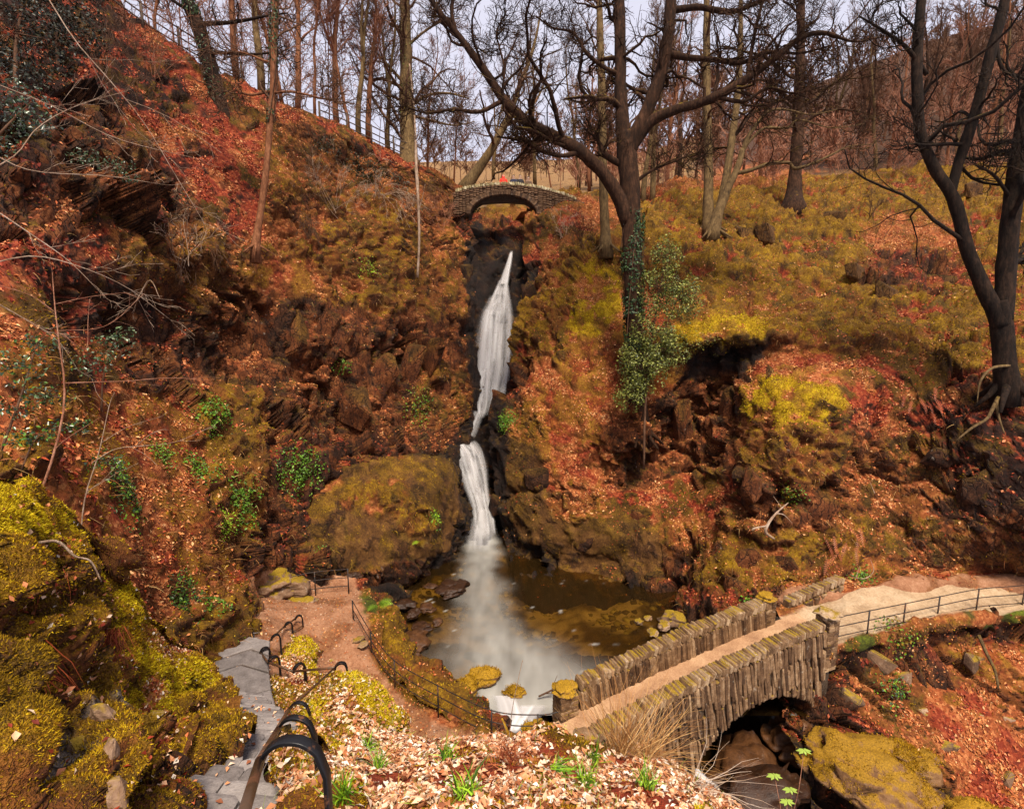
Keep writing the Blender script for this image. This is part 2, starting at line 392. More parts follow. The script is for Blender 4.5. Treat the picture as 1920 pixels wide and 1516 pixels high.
def patch(name, rows, px=3.4, seed=1, kind='structure', amp=1.0, mat=None, rough=.85, warp=.9, sharp=4.0, mix=True):
    """rows: strings of 'px,py,s,kind' control places; row 'off k dx dy dz kind' = row k moved"""
    parsed = []
    for r in rows:
        if r.startswith('off'):
            _, k, dx, dy, dz, kk = r.split(); parsed.append(('off', int(k), (float(dx), float(dy), float(dz)), kk)); continue
        parsed.append([t.split(',') for t in r.split()])
    base = {i: (np.array([at(float(a), float(b), float(s)) for a, b, s, _ in r]), [k for *_, k in r], np.array([(float(a), float(b)) for a, b, *_ in r])) for i, r in enumerate(parsed) if r[0] != 'off'}
    P, K, S = [], [], []
    for i, r in enumerate(parsed):
        if r[0] == 'off':
            b = base[r[1]]; P.append(b[0] + np.array(r[2])); K.append([r[3]] * len(b[1]) if r[3] != '=' else b[1]); S.append(b[2] + np.array([[0, 30]]))
        else: P.append(base[i][0]); K.append(base[i][1]); S.append(base[i][2])
    P = np.array(P); S = np.array(S); Kidx = np.array([[_tab[c] for c in r] for r in K])
    nr, nc = Kidx.shape
    def samples(D):      # D: spacing on screen of each interval
        u = []
        for i, d in enumerate(D):
            n = int(np.clip(round(d / px), 2, 90)); u.append(i + np.arange(n) / n)
        return np.concatenate(u + [[len(D)]])
    u = samples(np.percentile(np.linalg.norm(np.diff(S, axis=0), axis=2), 80, axis=1)); v = samples(np.percentile(np.linalg.norm(np.diff(S, axis=1), axis=2), 80, axis=0))
    Mu, Mv = _cr_matrix(nr, u), _cr_matrix(nc, v)
    G = np.einsum('ai,ijk,bj->abk', Mu, P, Mv, optimize=True)
    W1 = np.eye(len(KEYS))[Kidx]
    # cover weights: linear between control places, edges broken up by noise
    def lin(m, u):
        M = np.zeros((len(u), m)); i = np.clip(np.floor(u).astype(int), 0, m - 2); t = u - i; t = t * t * (3 - 2 * t); r = np.arange(len(u)); M[r, i] = 1 - t; M[r, i + 1] += t; return M
    W = np.einsum('ai,ijk,bj->abk', lin(nr, u), W1, lin(nc, v), optimize=True).reshape(-1, len(KEYS))
    nu, nv = len(u), len(v); Pf = G.reshape(-1, 3).astype(np.float32)
    wb = chunked(lambda p: np.stack([fbm(p, .55, 3, seed + q * 7 + 1) + .5 * noise(p, 2.6, seed + q) for q in range(4)], 1), Pf)
    for j in range(len(KEYS)):
        if W[:, j].max() > 0:
            W[:, j] = np.where(W[:, j] > .02, np.clip(W[:, j] + warp * .5 * wb[:, j % 4] * (1 if j % 8 < 4 else -1), .001, 2), 0)
    W = W ** sharp; W /= W.sum(1, keepdims=True); W = W.astype(np.float32)
    du = np.gradient(G, axis=0); dv = np.gradient(G, axis=1)
    Nn = np.cross(dv, du).reshape(-1, 3); Nn /= np.maximum(np.linalg.norm(Nn, axis=1, keepdims=True), 1e-9)
    toeye = EYE - Pf; flip = np.sign(np.median((Nn * toeye).sum(1))); Nn *= flip
    rk, md = W @ _rk, W @ _md
    D = relief(Pf, rk * amp, md * amp, seed)
    Vv = (Pf + Nn * D[:, None]).astype(np.float32)
    Gd = Vv.reshape(nu, nv, 3); n1 = np.cross(np.gradient(Gd, axis=1), np.gradient(Gd, axis=0)).reshape(-1, 3) * flip
    n1 /= np.maximum(np.linalg.norm(n1, axis=1, keepdims=True), 1e-9)
    if mix: W = mosaic(W, Vv, n1[:, 2].astype(np.float32), D.astype(np.float32), seed)
    idx = np.arange(nu * nv).reshape(nu, nv)
    Q = np.stack([idx[:-1, :-1], idx[1:, :-1], idx[1:, 1:], idx[:-1, 1:]], -1).reshape(-1, 4)
    if flip > 0: Q = Q[:, ::-1]
    wet = W[:, _tab['w']]
    me = mesh_np(name, Vv, Q, True, {'leafy': W @ _lf, 'rocky': np.clip(W[:, _tab['k']] + W[:, _tab['c']] + W[:, _tab['s']] + .3 * wet, 0, 1), 'sheen_rough': rough - .14 * wet},
                 {'cover_dark': W @ _cA, 'cover_mid': W @ _cB, 'cover_light': W @ _cC})
    o = obj(name, me, mat or M_GROUND); tag(o, kind=kind)
    PATCH[name] = (Vv, n1, W, Q)
    return o

hillside_west = patch('hillside_west', [  # n cover at the upper left puts the slope's shade into its colour
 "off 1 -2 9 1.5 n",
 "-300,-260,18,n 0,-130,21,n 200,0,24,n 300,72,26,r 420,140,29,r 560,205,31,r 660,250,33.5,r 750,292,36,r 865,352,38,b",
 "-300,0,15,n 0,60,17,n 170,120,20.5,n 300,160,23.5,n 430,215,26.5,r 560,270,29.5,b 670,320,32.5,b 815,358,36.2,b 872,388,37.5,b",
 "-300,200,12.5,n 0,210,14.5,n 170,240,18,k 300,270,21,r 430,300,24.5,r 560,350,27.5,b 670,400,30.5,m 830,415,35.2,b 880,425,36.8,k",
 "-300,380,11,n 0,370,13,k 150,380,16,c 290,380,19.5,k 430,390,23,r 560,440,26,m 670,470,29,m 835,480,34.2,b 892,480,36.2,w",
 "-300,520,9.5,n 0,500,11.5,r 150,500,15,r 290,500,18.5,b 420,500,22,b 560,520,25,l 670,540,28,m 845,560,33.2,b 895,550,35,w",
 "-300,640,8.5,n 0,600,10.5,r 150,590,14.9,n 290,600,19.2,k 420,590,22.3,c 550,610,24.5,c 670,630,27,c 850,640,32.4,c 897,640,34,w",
 "-300,760,7.6,l 0,690,9.7,l 150,690,13.4,r 290,700,18,k 420,680,22,c 550,690,24.5,c 670,710,26.6,c 855,720,31.8,b 900,720,33.3,w",
 "-300,850,7,l 0,780,9,l 150,790,12.6,l 290,790,16.4,l 420,770,20.5,m 550,770,24.2,c 670,790,26.4,c 850,780,31,b 897,775,32.5,w",
 "-300,980,6,l 0,880,8,m 160,890,11,l 300,890,15,l 430,870,19,m 560,850,23,k 690,850,26,k 800,830,28.9,c 885,815,31.8,w",
 "-300,1100,5.4,m 0,980,7.2,m 200,1000,10.5,l 330,1000,14,l 440,960,18,m 560,930,22.3,k 700,930,25.5,w 790,900,28,w 885,880,31.3,w",
 "-300,1250,5,m 100,1100,8,l 300,1110,12,l 400,1070,15.5,l 470,1050,18.8,k 570,1030,21,k 700,1010,25,w 800,1000,28,w 890,980,30.8,w",
 "-300,1500,4.6,m 150,1250,8.5,y 330,1220,12.2,m 430,1195,15.2,m 505,1100,19.2,d 600,1080,21.2,w 720,1080,23.5,w 810,1060,26.5,w 890,1020,29.8,w",
 "off 12 .3 -.3 -2.5 w"], px=4.2, seed=1)

mossy_crag = patch('mossy_crag', [
 "off 1 0 .8 -1.2 w",
 "500,1000,23.5,k 590,890,26,k 700,852,27.5,k 790,848,28.7,w 842,868,29.6,w 872,955,29.9,w",
 "505,1020,22.3,k 590,915,24,b 700,874,25.5,x 795,872,27,x 848,900,28.4,x 876,972,29.2,w",
 "510,1040,21.3,k 600,955,22.6,x 700,925,24.0,m 800,918,25.6,x 852,945,27.5,x 876,988,28.6,w",
 "522,1060,20.9,k 610,1005,21.8,x 700,985,23.2,x 785,972,24.8,m 842,982,26.8,x 870,1006,28,w",
 "540,1080,20.7,k 620,1050,21.5,x 700,1038,22.8,x 780,1030,24.3,x 836,1023,26.2,x 866,1028,27.5,w",
 "562,1108,20.9,w 640,1092,22.0,k 710,1085,23.0,k 790,1068,24.8,k 842,1052,26.5,w 862,1042,27.3,w",
 "off 6 .3 .9 -1.6 w"], px=3.2, seed=21, amp=.8)

hillside_east = patch('hillside_east', [
 "off 1 -3 3 -3 w",
 "985,395,39.5,b 1060,372,40,o 1150,362,41,o 1260,345,43,b 1400,335,46,b 1560,335,48,o 1720,325,46,o 1900,320,42,o 2250,300,36,o",
 "985,410,36.3,b 1050,394,35.7,r 1130,402,35.0,b 1230,400,36.5,o 1380,385,39,o 1540,375,40,o 1720,370,39,o 1900,375,35,o 2250,360,30,o",
 "980,465,36.5,r 1040,455,34.5,r 1120,460,32.5,m 1220,450,32,o 1360,440,33.5,o 1520,430,34.5,o 1720,440,33,b 1900,450,30,o 2250,450,26,o",
 "985,520,34.5,w 1040,520,32.8,m 1120,530,30.4,y 1220,520,29.5,m 1360,510,30,o 1520,495,30.5,o 1720,510,28.5,k 1900,530,26.5,o 2250,540,23,o",
 "978,590,32.9,o 1035,580,31.2,m 1110,600,28.8,y 1210,590,27.8,l 1350,570,27.8,m 1520,560,27.6,m 1700,575,26.2,o 1900,600,23.5,o 2250,620,20,o",
 "962,660,31.8,o 1025,650,30.0,m 1100,670,28.2,l 1210,660,26.6,m 1340,628,25.2,y 1530,620,24.6,m 1700,640,24,m 1880,680,20.8,o 2250,700,17.8,o",
 "938,720,31.2,k 1010,715,29.2,l 1090,740,27.6,l 1210,730,26.3,l 1340,662,26.2,w 1500,680,23.9,l 1690,690,22.6,r 1860,740,20.2,k 2250,790,17,k",
 "916,780,30.8,w 990,790,28.9,b 1080,810,27,l 1200,800,25.6,c 1330,735,26.9,c 1480,750,21.9,y 1690,770,21.8,r 1860,830,19.5,n 2250,890,16.6,k",
 "922,850,30.3,w 985,870,28.2,x 1070,880,26.5,l 1200,880,26.2,c 1320,840,26.2,c 1460,850,21.3,m 1680,870,21.2,b 1860,920,19.1,n 2250,980,16.3,b",
 "928,920,29.7,w 990,935,27.4,x 1070,950,26.0,b 1200,950,25.6,r 1310,930,25.2,r 1450,940,21.0,c 1670,960,20.8,b 1870,990,18.9,k 2250,1060,16.5,b",
 "938,985,29,w 1000,1005,26.8,x 1080,1005,25.7,x 1200,1005,25.0,x 1290,1010,23.8,b 1430,1030,20.8,m 1640,1035,20.4,b 1880,1045,19.4,b 2250,1110,17,b",
 "950,1030,28,w 1010,1055,26.6,w 1090,1060,25.8,x 1190,1065,25,x 1260,1090,23.2,k 1400,1105,20,m 1600,1090,19.6,b 1890,1076,19.9,l 2250,1150,17.5,b",
 "960,1075,26,w 1030,1110,25,w 1110,1120,24.5,w 1190,1120,23.8,w 1240,1145,22.5,k 1370,1140,19.6,k 1570,1118,18.9,d 1880,1100,19.4,d 2250,1200,16.5,b",
 "off 13 -.2 -.4 -2.2 w"], px=3.8, seed=41)

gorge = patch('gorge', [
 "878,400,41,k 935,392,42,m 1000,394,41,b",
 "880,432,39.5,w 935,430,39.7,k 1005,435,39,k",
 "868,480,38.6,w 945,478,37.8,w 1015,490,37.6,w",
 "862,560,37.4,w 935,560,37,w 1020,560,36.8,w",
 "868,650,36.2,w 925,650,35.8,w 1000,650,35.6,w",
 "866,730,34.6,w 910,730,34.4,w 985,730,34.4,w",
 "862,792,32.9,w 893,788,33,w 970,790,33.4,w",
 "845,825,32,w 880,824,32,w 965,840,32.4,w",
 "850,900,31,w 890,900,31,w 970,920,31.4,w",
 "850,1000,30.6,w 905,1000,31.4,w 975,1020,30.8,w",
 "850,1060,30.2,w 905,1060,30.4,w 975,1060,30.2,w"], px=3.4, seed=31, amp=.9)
path_east = patch('path_east', [
 "1450,1140,18.6,b 1560,1118,18.9,p 1600,1108,19.0,p 1740,1095,19.5,p 1900,1084,19.8,p 2250,1060,19.9,p",
 "1470,1175,17.7,p 1565,1150,18.0,p 1620,1138,18.3,p 1740,1125,18.8,p 1900,1110,19.2,p 2250,1090,19.4,p",
 "1500,1215,16.7,p 1545,1205,16.8,p 1620,1182,17.3,p 1740,1160,18.0,p 1900,1142,18.6,p 2250,1112,19,p",
 "1520,1240,16.3,p 1552,1222,16.4,b 1620,1202,16.9,g 1740,1172,17.7,b 1900,1153,18.3,g 2250,1120,18.8,b",
 "off 3 0 .1 -.6 k", "off 3 .1 .2 -1.6 k"], px=3.4, seed=61, amp=.7)
bank_east = patch('bank_east', [
 "off 1 0 .5 .3 k",
 "1500,1280,16.2,k 1540,1262,16.5,k 1640,1220,17.4,k 1750,1192,18.2,k 1900,1172,18.9,k 2250,1140,19.2,b",
 "1490,1340,15.6,k 1545,1330,15.8,k 1650,1285,16.7,b 1770,1255,17.5,b 1920,1235,18,l 2250,1220,18,l",
 "1500,1400,15.2,w 1570,1395,15.4,k 1690,1360,16,b 1810,1335,16.7,l 1940,1320,17.2,b 2250,1320,17,l",
 "1510,1480,14.8,w 1590,1475,15,k 1730,1450,15.3,b 1850,1425,15.9,l 1960,1410,16.3,l 2250,1420,16,l",
 "1520,1580,14.2,w 1610,1580,14.3,w 1770,1555,14.5,k 1890,1525,15,l 2000,1515,15.1,l 2250,1530,15,l",
 "1540,1750,12.3,w 1640,1750,12.4,w 1820,1720,12.6,k 1940,1700,12.9,l 2060,1690,13,l 2350,1700,13,l"], px=3.2, seed=71, amp=.8)

# the landing and the walk along the water, its outer edge falling to the pool
path_west = patch('path_west', [
 "300,1075,20.5,d 400,1075,20.6,d 480,1072,20.8,d 560,1080,20.9,d 640,1078,21,d 690,1085,21.2,k",
 "360,1110,18.6,d 420,1115,18.7,d 490,1110,19.2,d 560,1108,19.8,d 640,1102,20.2,d 690,1110,20.6,o",
 "390,1150,16.6,d 430,1155,16.8,d 500,1145,17.6,d 570,1140,18.5,d 650,1138,19,d 705,1140,19.4,g",
 "400,1190,15.0,d 445,1195,15.2,d 520,1185,16.4,d 580,1180,17.6,d 660,1178,17.9,d 712,1180,18.3,m",
 "430,1240,13.6,d 490,1240,14.2,d 560,1240,15.6,d 610,1240,16.5,d 670,1238,16.7,d 720,1232,17,m",
 "480,1300,12.2,k 560,1300,13.0,k 630,1300,14.6,d 660,1300,15.4,d 715,1295,15.6,d 768,1288,15.8,m",
 "560,1380,11.5,k 640,1380,12.2,k 700,1380,13.3,d 740,1375,14.0,d 790,1350,14.4,d 848,1333,14.8,m",
 "640,1450,11,k 740,1450,11.6,k 800,1445,12.6,d 840,1435,13.0,d 890,1410,13.2,d 948,1384,13.7,o",
 "760,1500,10.8,k 860,1500,11.4,k 920,1495,12.1,d 970,1475,12.5,d 1020,1435,13.2,d 1062,1400,13.8,d",
 "900,1560,10.8,k 1000,1540,11.4,k 1060,1520,12,d 1110,1490,12.5,d 1150,1440,13.2,d 1150,1372,14.3,d"], px=3.9, seed=81, amp=.7)
bank_west = patch('bank_west', [
 "664,1101,21.28,k 715,1095,22.2,w 740,1100,23.3,w 770,1110,23.8,w",
 "664,1126,20.68,o 720,1118,21.4,k 745,1128,22.6,w 770,1145,22.9,w",
 "679,1156,19.48,g 728,1150,20.3,o 750,1165,21.6,k 775,1185,21.7,w",
 "686,1196,18.38,m 735,1192,19.0,o 760,1205,20.2,k 785,1225,20.3,w",
 "694,1248,17.08,m 755,1228,17.9,m 795,1242,18.9,o 815,1262,19,k",
 "742,1304,15.88,m 805,1268,16.7,m 855,1280,17.8,o 875,1300,17.9,k",
 "822,1349,14.88,m 880,1312,15.6,o 915,1330,16.7,k 935,1345,16.8,w",
 "922,1400,13.78,o 955,1365,14.6,k 960,1365,15.8,w 975,1380,15.9,w"], px=3.0, seed=83, amp=.8)

stair_crag = patch('stair_crag', [      # the mossy rock face beside the stairs
 "off 1 -.4 1.2 -1.2 m",
 "-300,800,3.7,y -120,850,4.4,y 0,905,5.2,y 70,925,5.8,y 130,985,6.4,y 200,1090,7.6,y 265,1160,8.8,y 330,1215,10.2,l 382,1240,11.6,y 402,1258,12.4,m",
 "-300,890,3.3,y -120,940,4.0,y 0,970,4.7,y 70,1000,5.2,y 140,1060,5.8,m 210,1150,6.9,y 275,1215,8.1,l 340,1255,9.5,y 388,1272,11,y 410,1290,11.7,m",
 "-300,1000,3.1,o -120,1050,3.8,o 0,1060,4.6,o 70,1090,5.5,k 140,1140,6.1,k 210,1210,6.7,y 280,1265,7.6,y 345,1300,8.8,y 395,1310,10,m 420,1318,10.6,m",
 "-300,1120,2.9,o -120,1160,3.6,m 0,1160,4.5,k 70,1190,5.0,o 140,1220,5.5,c 215,1270,6.1,m 285,1320,7.0,y 350,1345,7.9,m 405,1345,8.6,m 440,1352,8.5,m",
 "-300,1260,2.7,m -120,1270,3.3,m 0,1270,4.0,o 70,1290,4.5,m 140,1310,4.9,k 215,1340,5.4,s 290,1375,6.1,c 360,1385,6.7,m 425,1385,7.0,m 460,1392,6.8,m",
 "-300,1400,2.5,m -120,1400,2.9,m 0,1380,3.6,k 70,1390,4.0,m 140,1400,4.4,s 215,1410,4.8,m 285,1425,5.3,k 350,1425,5.8,m 425,1412,6.2,m 472,1414,6.15,o",
 "-300,1540,2.3,m -120,1530,2.6,m 0,1490,3.2,s 70,1490,3.55,m 140,1490,3.9,m 215,1490,4.25,s 280,1480,4.6,m 335,1465,5.0,m 390,1450,5.3,o 440,1452,5.3,k",
 "-300,1700,2.1,m -120,1680,2.4,o 0,1620,2.8,m 70,1610,3.1,m 140,1600,3.4,o 200,1585,3.6,m 255,1555,3.9,k 290,1520,4.3,k 345,1490,4.6,k 388,1488,4.75,k",
 "-300,1900,1.9,k -120,1880,2.1,k 0,1830,2.4,k 70,1810,2.6,k 140,1770,2.8,k 190,1730,3.0,k 235,1680,3.2,k 270,1610,3.55,k 310,1565,3.9,k 348,1535,4.15,k",
 "off 9 .15 -.15 -.9 k"], px=3.9, seed=91, amp=.75, warp=1.2)

stair_wall = patch('stair_wall', [      # moss-grown wall and hump between the stairs and the walk
 "532,1222,16.9,k 545,1206,16.8,m 562,1201,16.9,y 580,1205,17,y 590,1228,17.2,k",
 "508,1278,14.7,k 514,1244,14.3,m 546,1236,14.5,y 584,1238,14.8,y 600,1264,15.6,k",
 "505,1326,13.2,n 514,1284,12.9,o 556,1290,12.9,l 606,1288,13.3,m 626,1302,14.2,k",
 "538,1346,11.6,n 556,1338,11.5,m 618,1318,11.4,m 676,1280,11.4,y 702,1308,12.4,k",
 "566,1362,9.6,k 590,1344,9.4,m 640,1318,9.2,y 690,1298,9.4,y 724,1345,10.4,o",
 "574,1402,7.7,k 590,1362,7.3,y 640,1340,7.4,l 692,1346,7.7,y 728,1396,8.7,o",
 "560,1450,6.1,k 578,1410,5.8,m 640,1394,5.9,y 700,1396,6.1,l 750,1446,7.0,k",
 "540,1520,5.0,k 560,1455,4.7,m 640,1440,4.8,l 710,1440,4.9,l 790,1500,5.6,k"], px=2.8, seed=95, amp=.34)

mound_south = patch('mound_south', [    # the leaf-strewn shoulder in front
 "off 2 .2 1.8 -5 k",
 "off 2 0 .45 -.9 o",
 "528,1420,5.9,k 546,1372,5.7,o 640,1372,6.0,m 740,1380,6.2,l 850,1382,6,l 950,1390,5.6,l 1050,1404,5.4,m 1120,1420,5.3,m 1200,1402,5.4,l 1290,1452,5.1,y 1365,1502,4.9,y 1425,1580,4.7,y",
 "527,1480,4.9,k 546,1425,4.5,m 640,1412,4.9,y 740,1412,5.2,l 850,1416,5,l 950,1430,4.8,l 1050,1440,4.7,l 1120,1452,4.6,l 1200,1440,4.6,l 1280,1482,4.4,l 1335,1535,4.3,y 1385,1620,4.1,y",
 "524,1560,3.9,k 545,1490,3.5,y 620,1470,3.9,m 740,1468,4.2,l 850,1470,4.1,l 950,1482,4,l 1050,1492,3.9,l 1120,1500,3.9,l 1200,1500,3.9,l 1270,1540,3.7,l 1320,1600,3.5,m 1360,1690,3.3,y",
 "520,1680,3.0,k 545,1590,2.7,m 620,1560,3.0,m 740,1550,3.2,l 850,1550,3.2,l 950,1560,3.2,l 1050,1570,3.1,l 1120,1580,3.1,l 1200,1580,3.1,l 1260,1620,3.0,l 1310,1690,2.9,l 1350,1780,2.7,l",
 "515,1850,2.2,k 545,1760,2.0,o 640,1720,2.2,l 740,1700,2.3,l 850,1700,2.3,l 950,1710,2.3,l 1050,1720,2.3,l 1120,1730,2.3,l 1200,1740,2.3,l 1260,1780,2.2,l 1310,1850,2.1,l 1350,1950,2.0,l"], px=3.3, seed=101, amp=.5)

hill_far = patch('hill', [
 "-300,330,200,h 300,330,220,h 800,304,260,h 1000,301,280,h 1200,285,240,h 1400,215,200,f 1600,130,170,f 1900,40,150,f 2500,-20,130,f",
 "-300,345,120,h 300,345,130,h 800,332,140,h 1000,327,140,h 1200,320,130,h 1400,280,120,f 1600,215,100,f 1900,150,95,f 2500,110,85,f",
 "-300,372,70,h 300,370,70,h 800,364,70,h 1000,357,70,h 1200,350,68,h 1400,330,66,b 1600,295,62,f 1900,262,58,f 2500,230,52,f",
 "-300,400,48,h 300,400,48,h 800,388,46,h 1000,380,45,m 1200,368,45,o 1400,350,48,h 1600,342,49,h 1900,335,44,o 2500,320,38,o",
 "-300,440,44,h 300,440,43,h 800,425,42,m 1000,415,41,m 1200,400,41,o 1400,385,43,o 1600,385,43,o 1900,395,37,o 2500,400,33,o",
 "off 4 0 -1 -4 k"], px=7, seed=111, amp=.8)

# bed of the pool and of the beck below the bridge, and its rock sides
def heightfield(name, x0, x1, y0, y1, fn, kinds, step, seed, amp=.6):
    xs = np.arange(x0, x1, step); ys = np.arange(y0, y1, step); X, Y = np.meshgrid(xs, ys)
    P = np.stack([X.ravel(), Y.ravel(), fn(X, Y).ravel()], 1).astype(np.float32)
    W = np.zeros((len(P), len(KEYS))); n = fbm(P, .5, 3, seed)
    for j, k in enumerate(kinds): W[:, _tab[k]] += np.clip(.5 + (n if j % 2 else -n) * 1.2, 0.02, 1) ** 4
    W /= W.sum(1, keepdims=True)
    P[:, 2] += relief(P, (W @ _rk) * amp, (W @ _md) * amp, seed)
    idx = np.arange(X.size).reshape(X.shape)
    Q = np.stack([idx[:-1, :-1], idx[:-1, 1:], idx[1:, 1:], idx[1:, :-1]], -1).reshape(-1, 4)
    me = mesh_np(name, P, Q, True, {'leafy': W @ _lf, 'rocky': np.zeros(len(P)), 'sheen_rough': np.full(len(P), .6)}, {'cover_dark': W @ _cA, 'cover_mid': W @ _cB, 'cover_light': W @ _cC})
    return tag(obj(name, me, M_GROUND), kind='structure')
KIND_BED = 'b'
heightfield('pool_bed', -9, 10, 15, 32, lambda X, Y: -.25 - 1.15 * np.exp(-(((X - 1.2) / 4.2) ** 2 + ((Y - 22.5) / 5.0) ** 2)), 'po', .14, 131, .35)
heightfield('stream_bed', -4, 17, 4, 18.5, lambda X, Y: -2.3 + .06 * (Y - 10) + 1.25 * smooth01(Y - .42 * X, 13.2, 14.2), 'wk', .13, 137, .45)
# ------------------------------------------------------------------ water
def water_material():
    m, nt, b = nmat('pool_water'); nt.nodes.remove(b)
    out = [n for n in nt.nodes if n.type == 'OUTPUT_MATERIAL'][0]
    P = world_pos(nt); foam = attr(nt, 'foam').outputs['Fac']
    tr = N(nt, 'ShaderNodeBsdfTransparent', Color=(.52, .43, .19, 1)); gl = N(nt, 'ShaderNodeBsdfGlossy', Color=(1, 1, 1, 1), Roughness=.16)
    fr = N(nt, 'ShaderNodeFresnel', IOR=1.33)
    mud = N(nt, 'ShaderNodeBsdfDiffuse', Color=(.20, .105, .03, 1))
    m0 = nt.nodes.new('ShaderNodeMixShader'); m0.inputs[0].default_value = .06
    nt.links.new(tr.outputs[0], m0.inputs[1]); nt.links.new(mud.outputs[0], m0.inputs[2])
    m1 = nt.nodes.new('ShaderNodeMixShader'); nt.links.new(fr.outputs[0], m1.inputs[0]); nt.links.new(m0.outputs[0], m1.inputs[1]); nt.links.new(gl.outputs[0], m1.inputs[2])
    df = N(nt, 'ShaderNodeBsdfDiffuse', Color=(.46, .44, .40, 1))
    m2 = nt.nodes.new('ShaderNodeMixShader'); nt.links.new(foam, m2.inputs[0]); nt.links.new(m1.outputs[0], m2.inputs[1]); nt.links.new(df.outputs[0], m2.inputs[2])
    nt.links.new(m2.outputs[0], out.inputs[0])
    h = nz(nt, P, 3.0, 3); nrm = bump(nt, None, h, .25, .05)
    for n in (gl, fr): nt.links.new(nrm, n.inputs['Normal'])
    return m
def fall_material():
    m, nt, b = nmat('white_water')
    st = attr(nt, 'streak').outputs['Fac']; al = attr(nt, 'cover').outputs['Fac']
    nt.links.new(ramp(nt, st, [(0, (.30, .26, .25)), (.5, (.58, .54, .53)), (1, (.84, .82, .82))]), b.inputs['Base Color'])
    b.inputs['Roughness'].default_value = .6; b.inputs['Specular IOR Level'].default_value = .2
    b.inputs['Subsurface Weight'].default_value = 0
    nt.links.new(al, b.inputs['Alpha'])
    return m
M_WATER, M_FALL = water_material(), fall_material()
def pool():
    xs = np.arange(-8.5, 9.5, .13); ys = np.arange(14.7, 31.4, .13); X, Y = np.meshgrid(xs, ys)
    yk = [14.5, 15.9, 17.5, 19.0, 20.6, 23.8, 26, 29.6, 31]
    cx = np.interp(Y, yk, [.9, .5, -.1, -.7, -1.1, -1.5, -1.6, -1.7, -1.7]); hw = np.interp(Y, yk, [2.2, 2.7, 2.4, 1.6, 1.05, .85, .75, .7, .7])
    st = np.interp(Y, yk, [.80, .60, .52, .42, .38, .40, .55, .95, .95])
    P = np.stack([X.ravel(), Y.ravel(), 0 * X.ravel()], 1).astype(np.float32)
    wob = (fbm(P, .5, 3, 3) * .8).reshape(X.shape)
    d = (X - cx + wob * .6) / hw
    foam = st * np.exp(-np.abs(d) ** 2.6 * 1.1) * (1 + .35 * fbm(P * np.array([1.6, .5, 1]), 1.2, 3, 8).reshape(X.shape))
    P2 = P.copy(); P2[:, 0] += .6 * noise(P, .6, 5)
    th = np.arctan2(P2[:, 1] - 23, P2[:, 0] - 2.5); rr = np.hypot(P2[:, 0] - 2.5, P2[:, 1] - 23)
    fl = noise(np.stack([th * 7, rr * 13, 0 * rr], 1), 1.0, 12)
    fleck = smooth01(fl, .52, .64) * smooth01(noise(P, .45, 14), .05, .3) * .6
    ripple = fbm(P, 1.6, 3, 18) * .012
    foam = np.clip(np.maximum(foam.ravel(), fleck * .8), 0, .97)
    P[:, 2] = ripple
    idx = np.arange(X.size).reshape(X.shape)
    Q = np.stack([idx[:-1, :-1], idx[:-1, 1:], idx[1:, 1:], idx[1:, :-1]], -1).reshape(-1, 4)
    tag(obj('pool_water', mesh_np('pool_water', P, Q, True, {'foam': foam}), M_WATER), kind='structure')
pool()
def ribbon(rows, n=46, m=15, seed=1, bulge=.25, edge=.5, solid=.95):
    """rows px,py,s,width px -> a falling sheet of water, curved across"""
    c = np.array([[*at(a, b, s), w * s / 1000] for a, b, s, w in rows]); C = catmull(c, n); v = np.linspace(-1, 1, m)
    W = C[:, 3:4] / 2
    X = C[:, 0:1] + W * v; Z = np.repeat(C[:, 2:3], m, 1); Y = C[:, 1:2] - bulge * W * (1 - v ** 2)
    P = np.stack([X, Y, Z], -1).reshape(-1, 3)
    L = np.concatenate([[0], np.cumsum(np.linalg.norm(np.diff(C[:, :3], axis=0), axis=1))])
    uv = np.stack([np.repeat(v[None], n, 0).ravel() * 4, np.repeat(L[:, None] * .35, m, 1).ravel(), np.full(n * m, seed * 3.0)], 1)
    st = .60 + .42 * fbm(uv * np.array([.8, .5, 1]), 1.0, 2, seed) + .08 * noise(uv * np.array([4, .4, 1]), 1.0, seed + 7)
    ed = 1 - smooth01(np.abs(np.repeat(v[None], n, 0)).ravel() + .25 * noise(uv, 1.5, seed + 2), edge, 1.0)
    ends = np.minimum(np.repeat(np.arange(n)[:, None], m, 1).ravel() / 3.0, 1) * np.minimum((n - 1 - np.repeat(np.arange(n)[:, None], m, 1).ravel()) / (n * .16), 1)
    cov = np.clip(solid * ed * ends * (.35 + .95 * st), 0, 1)
    idx = np.arange(n * m).reshape(n, m)
    Q = np.stack([idx[:-1, :-1], idx[1:, :-1], idx[1:, 1:], idx[:-1, 1:]], -1).reshape(-1, 4)
    return P, Q, np.clip(st, 0, 1), cov
def falls(name, sheets):
    V, Qs, S, C, n = [], [], [], [], 0
    for k, (rows, kw) in enumerate(sheets):
        P, Q, st, cov = ribbon(rows, seed=k + 3, **kw); V.append(P); Qs.append(Q + n); n += len(P); S.append(st); C.append(cov)
    return tag(obj(name, mesh_np(name, np.concatenate(V), np.concatenate(Qs), True, {'streak': np.concatenate(S), 'cover': np.concatenate(C)}), M_FALL), kind='structure')
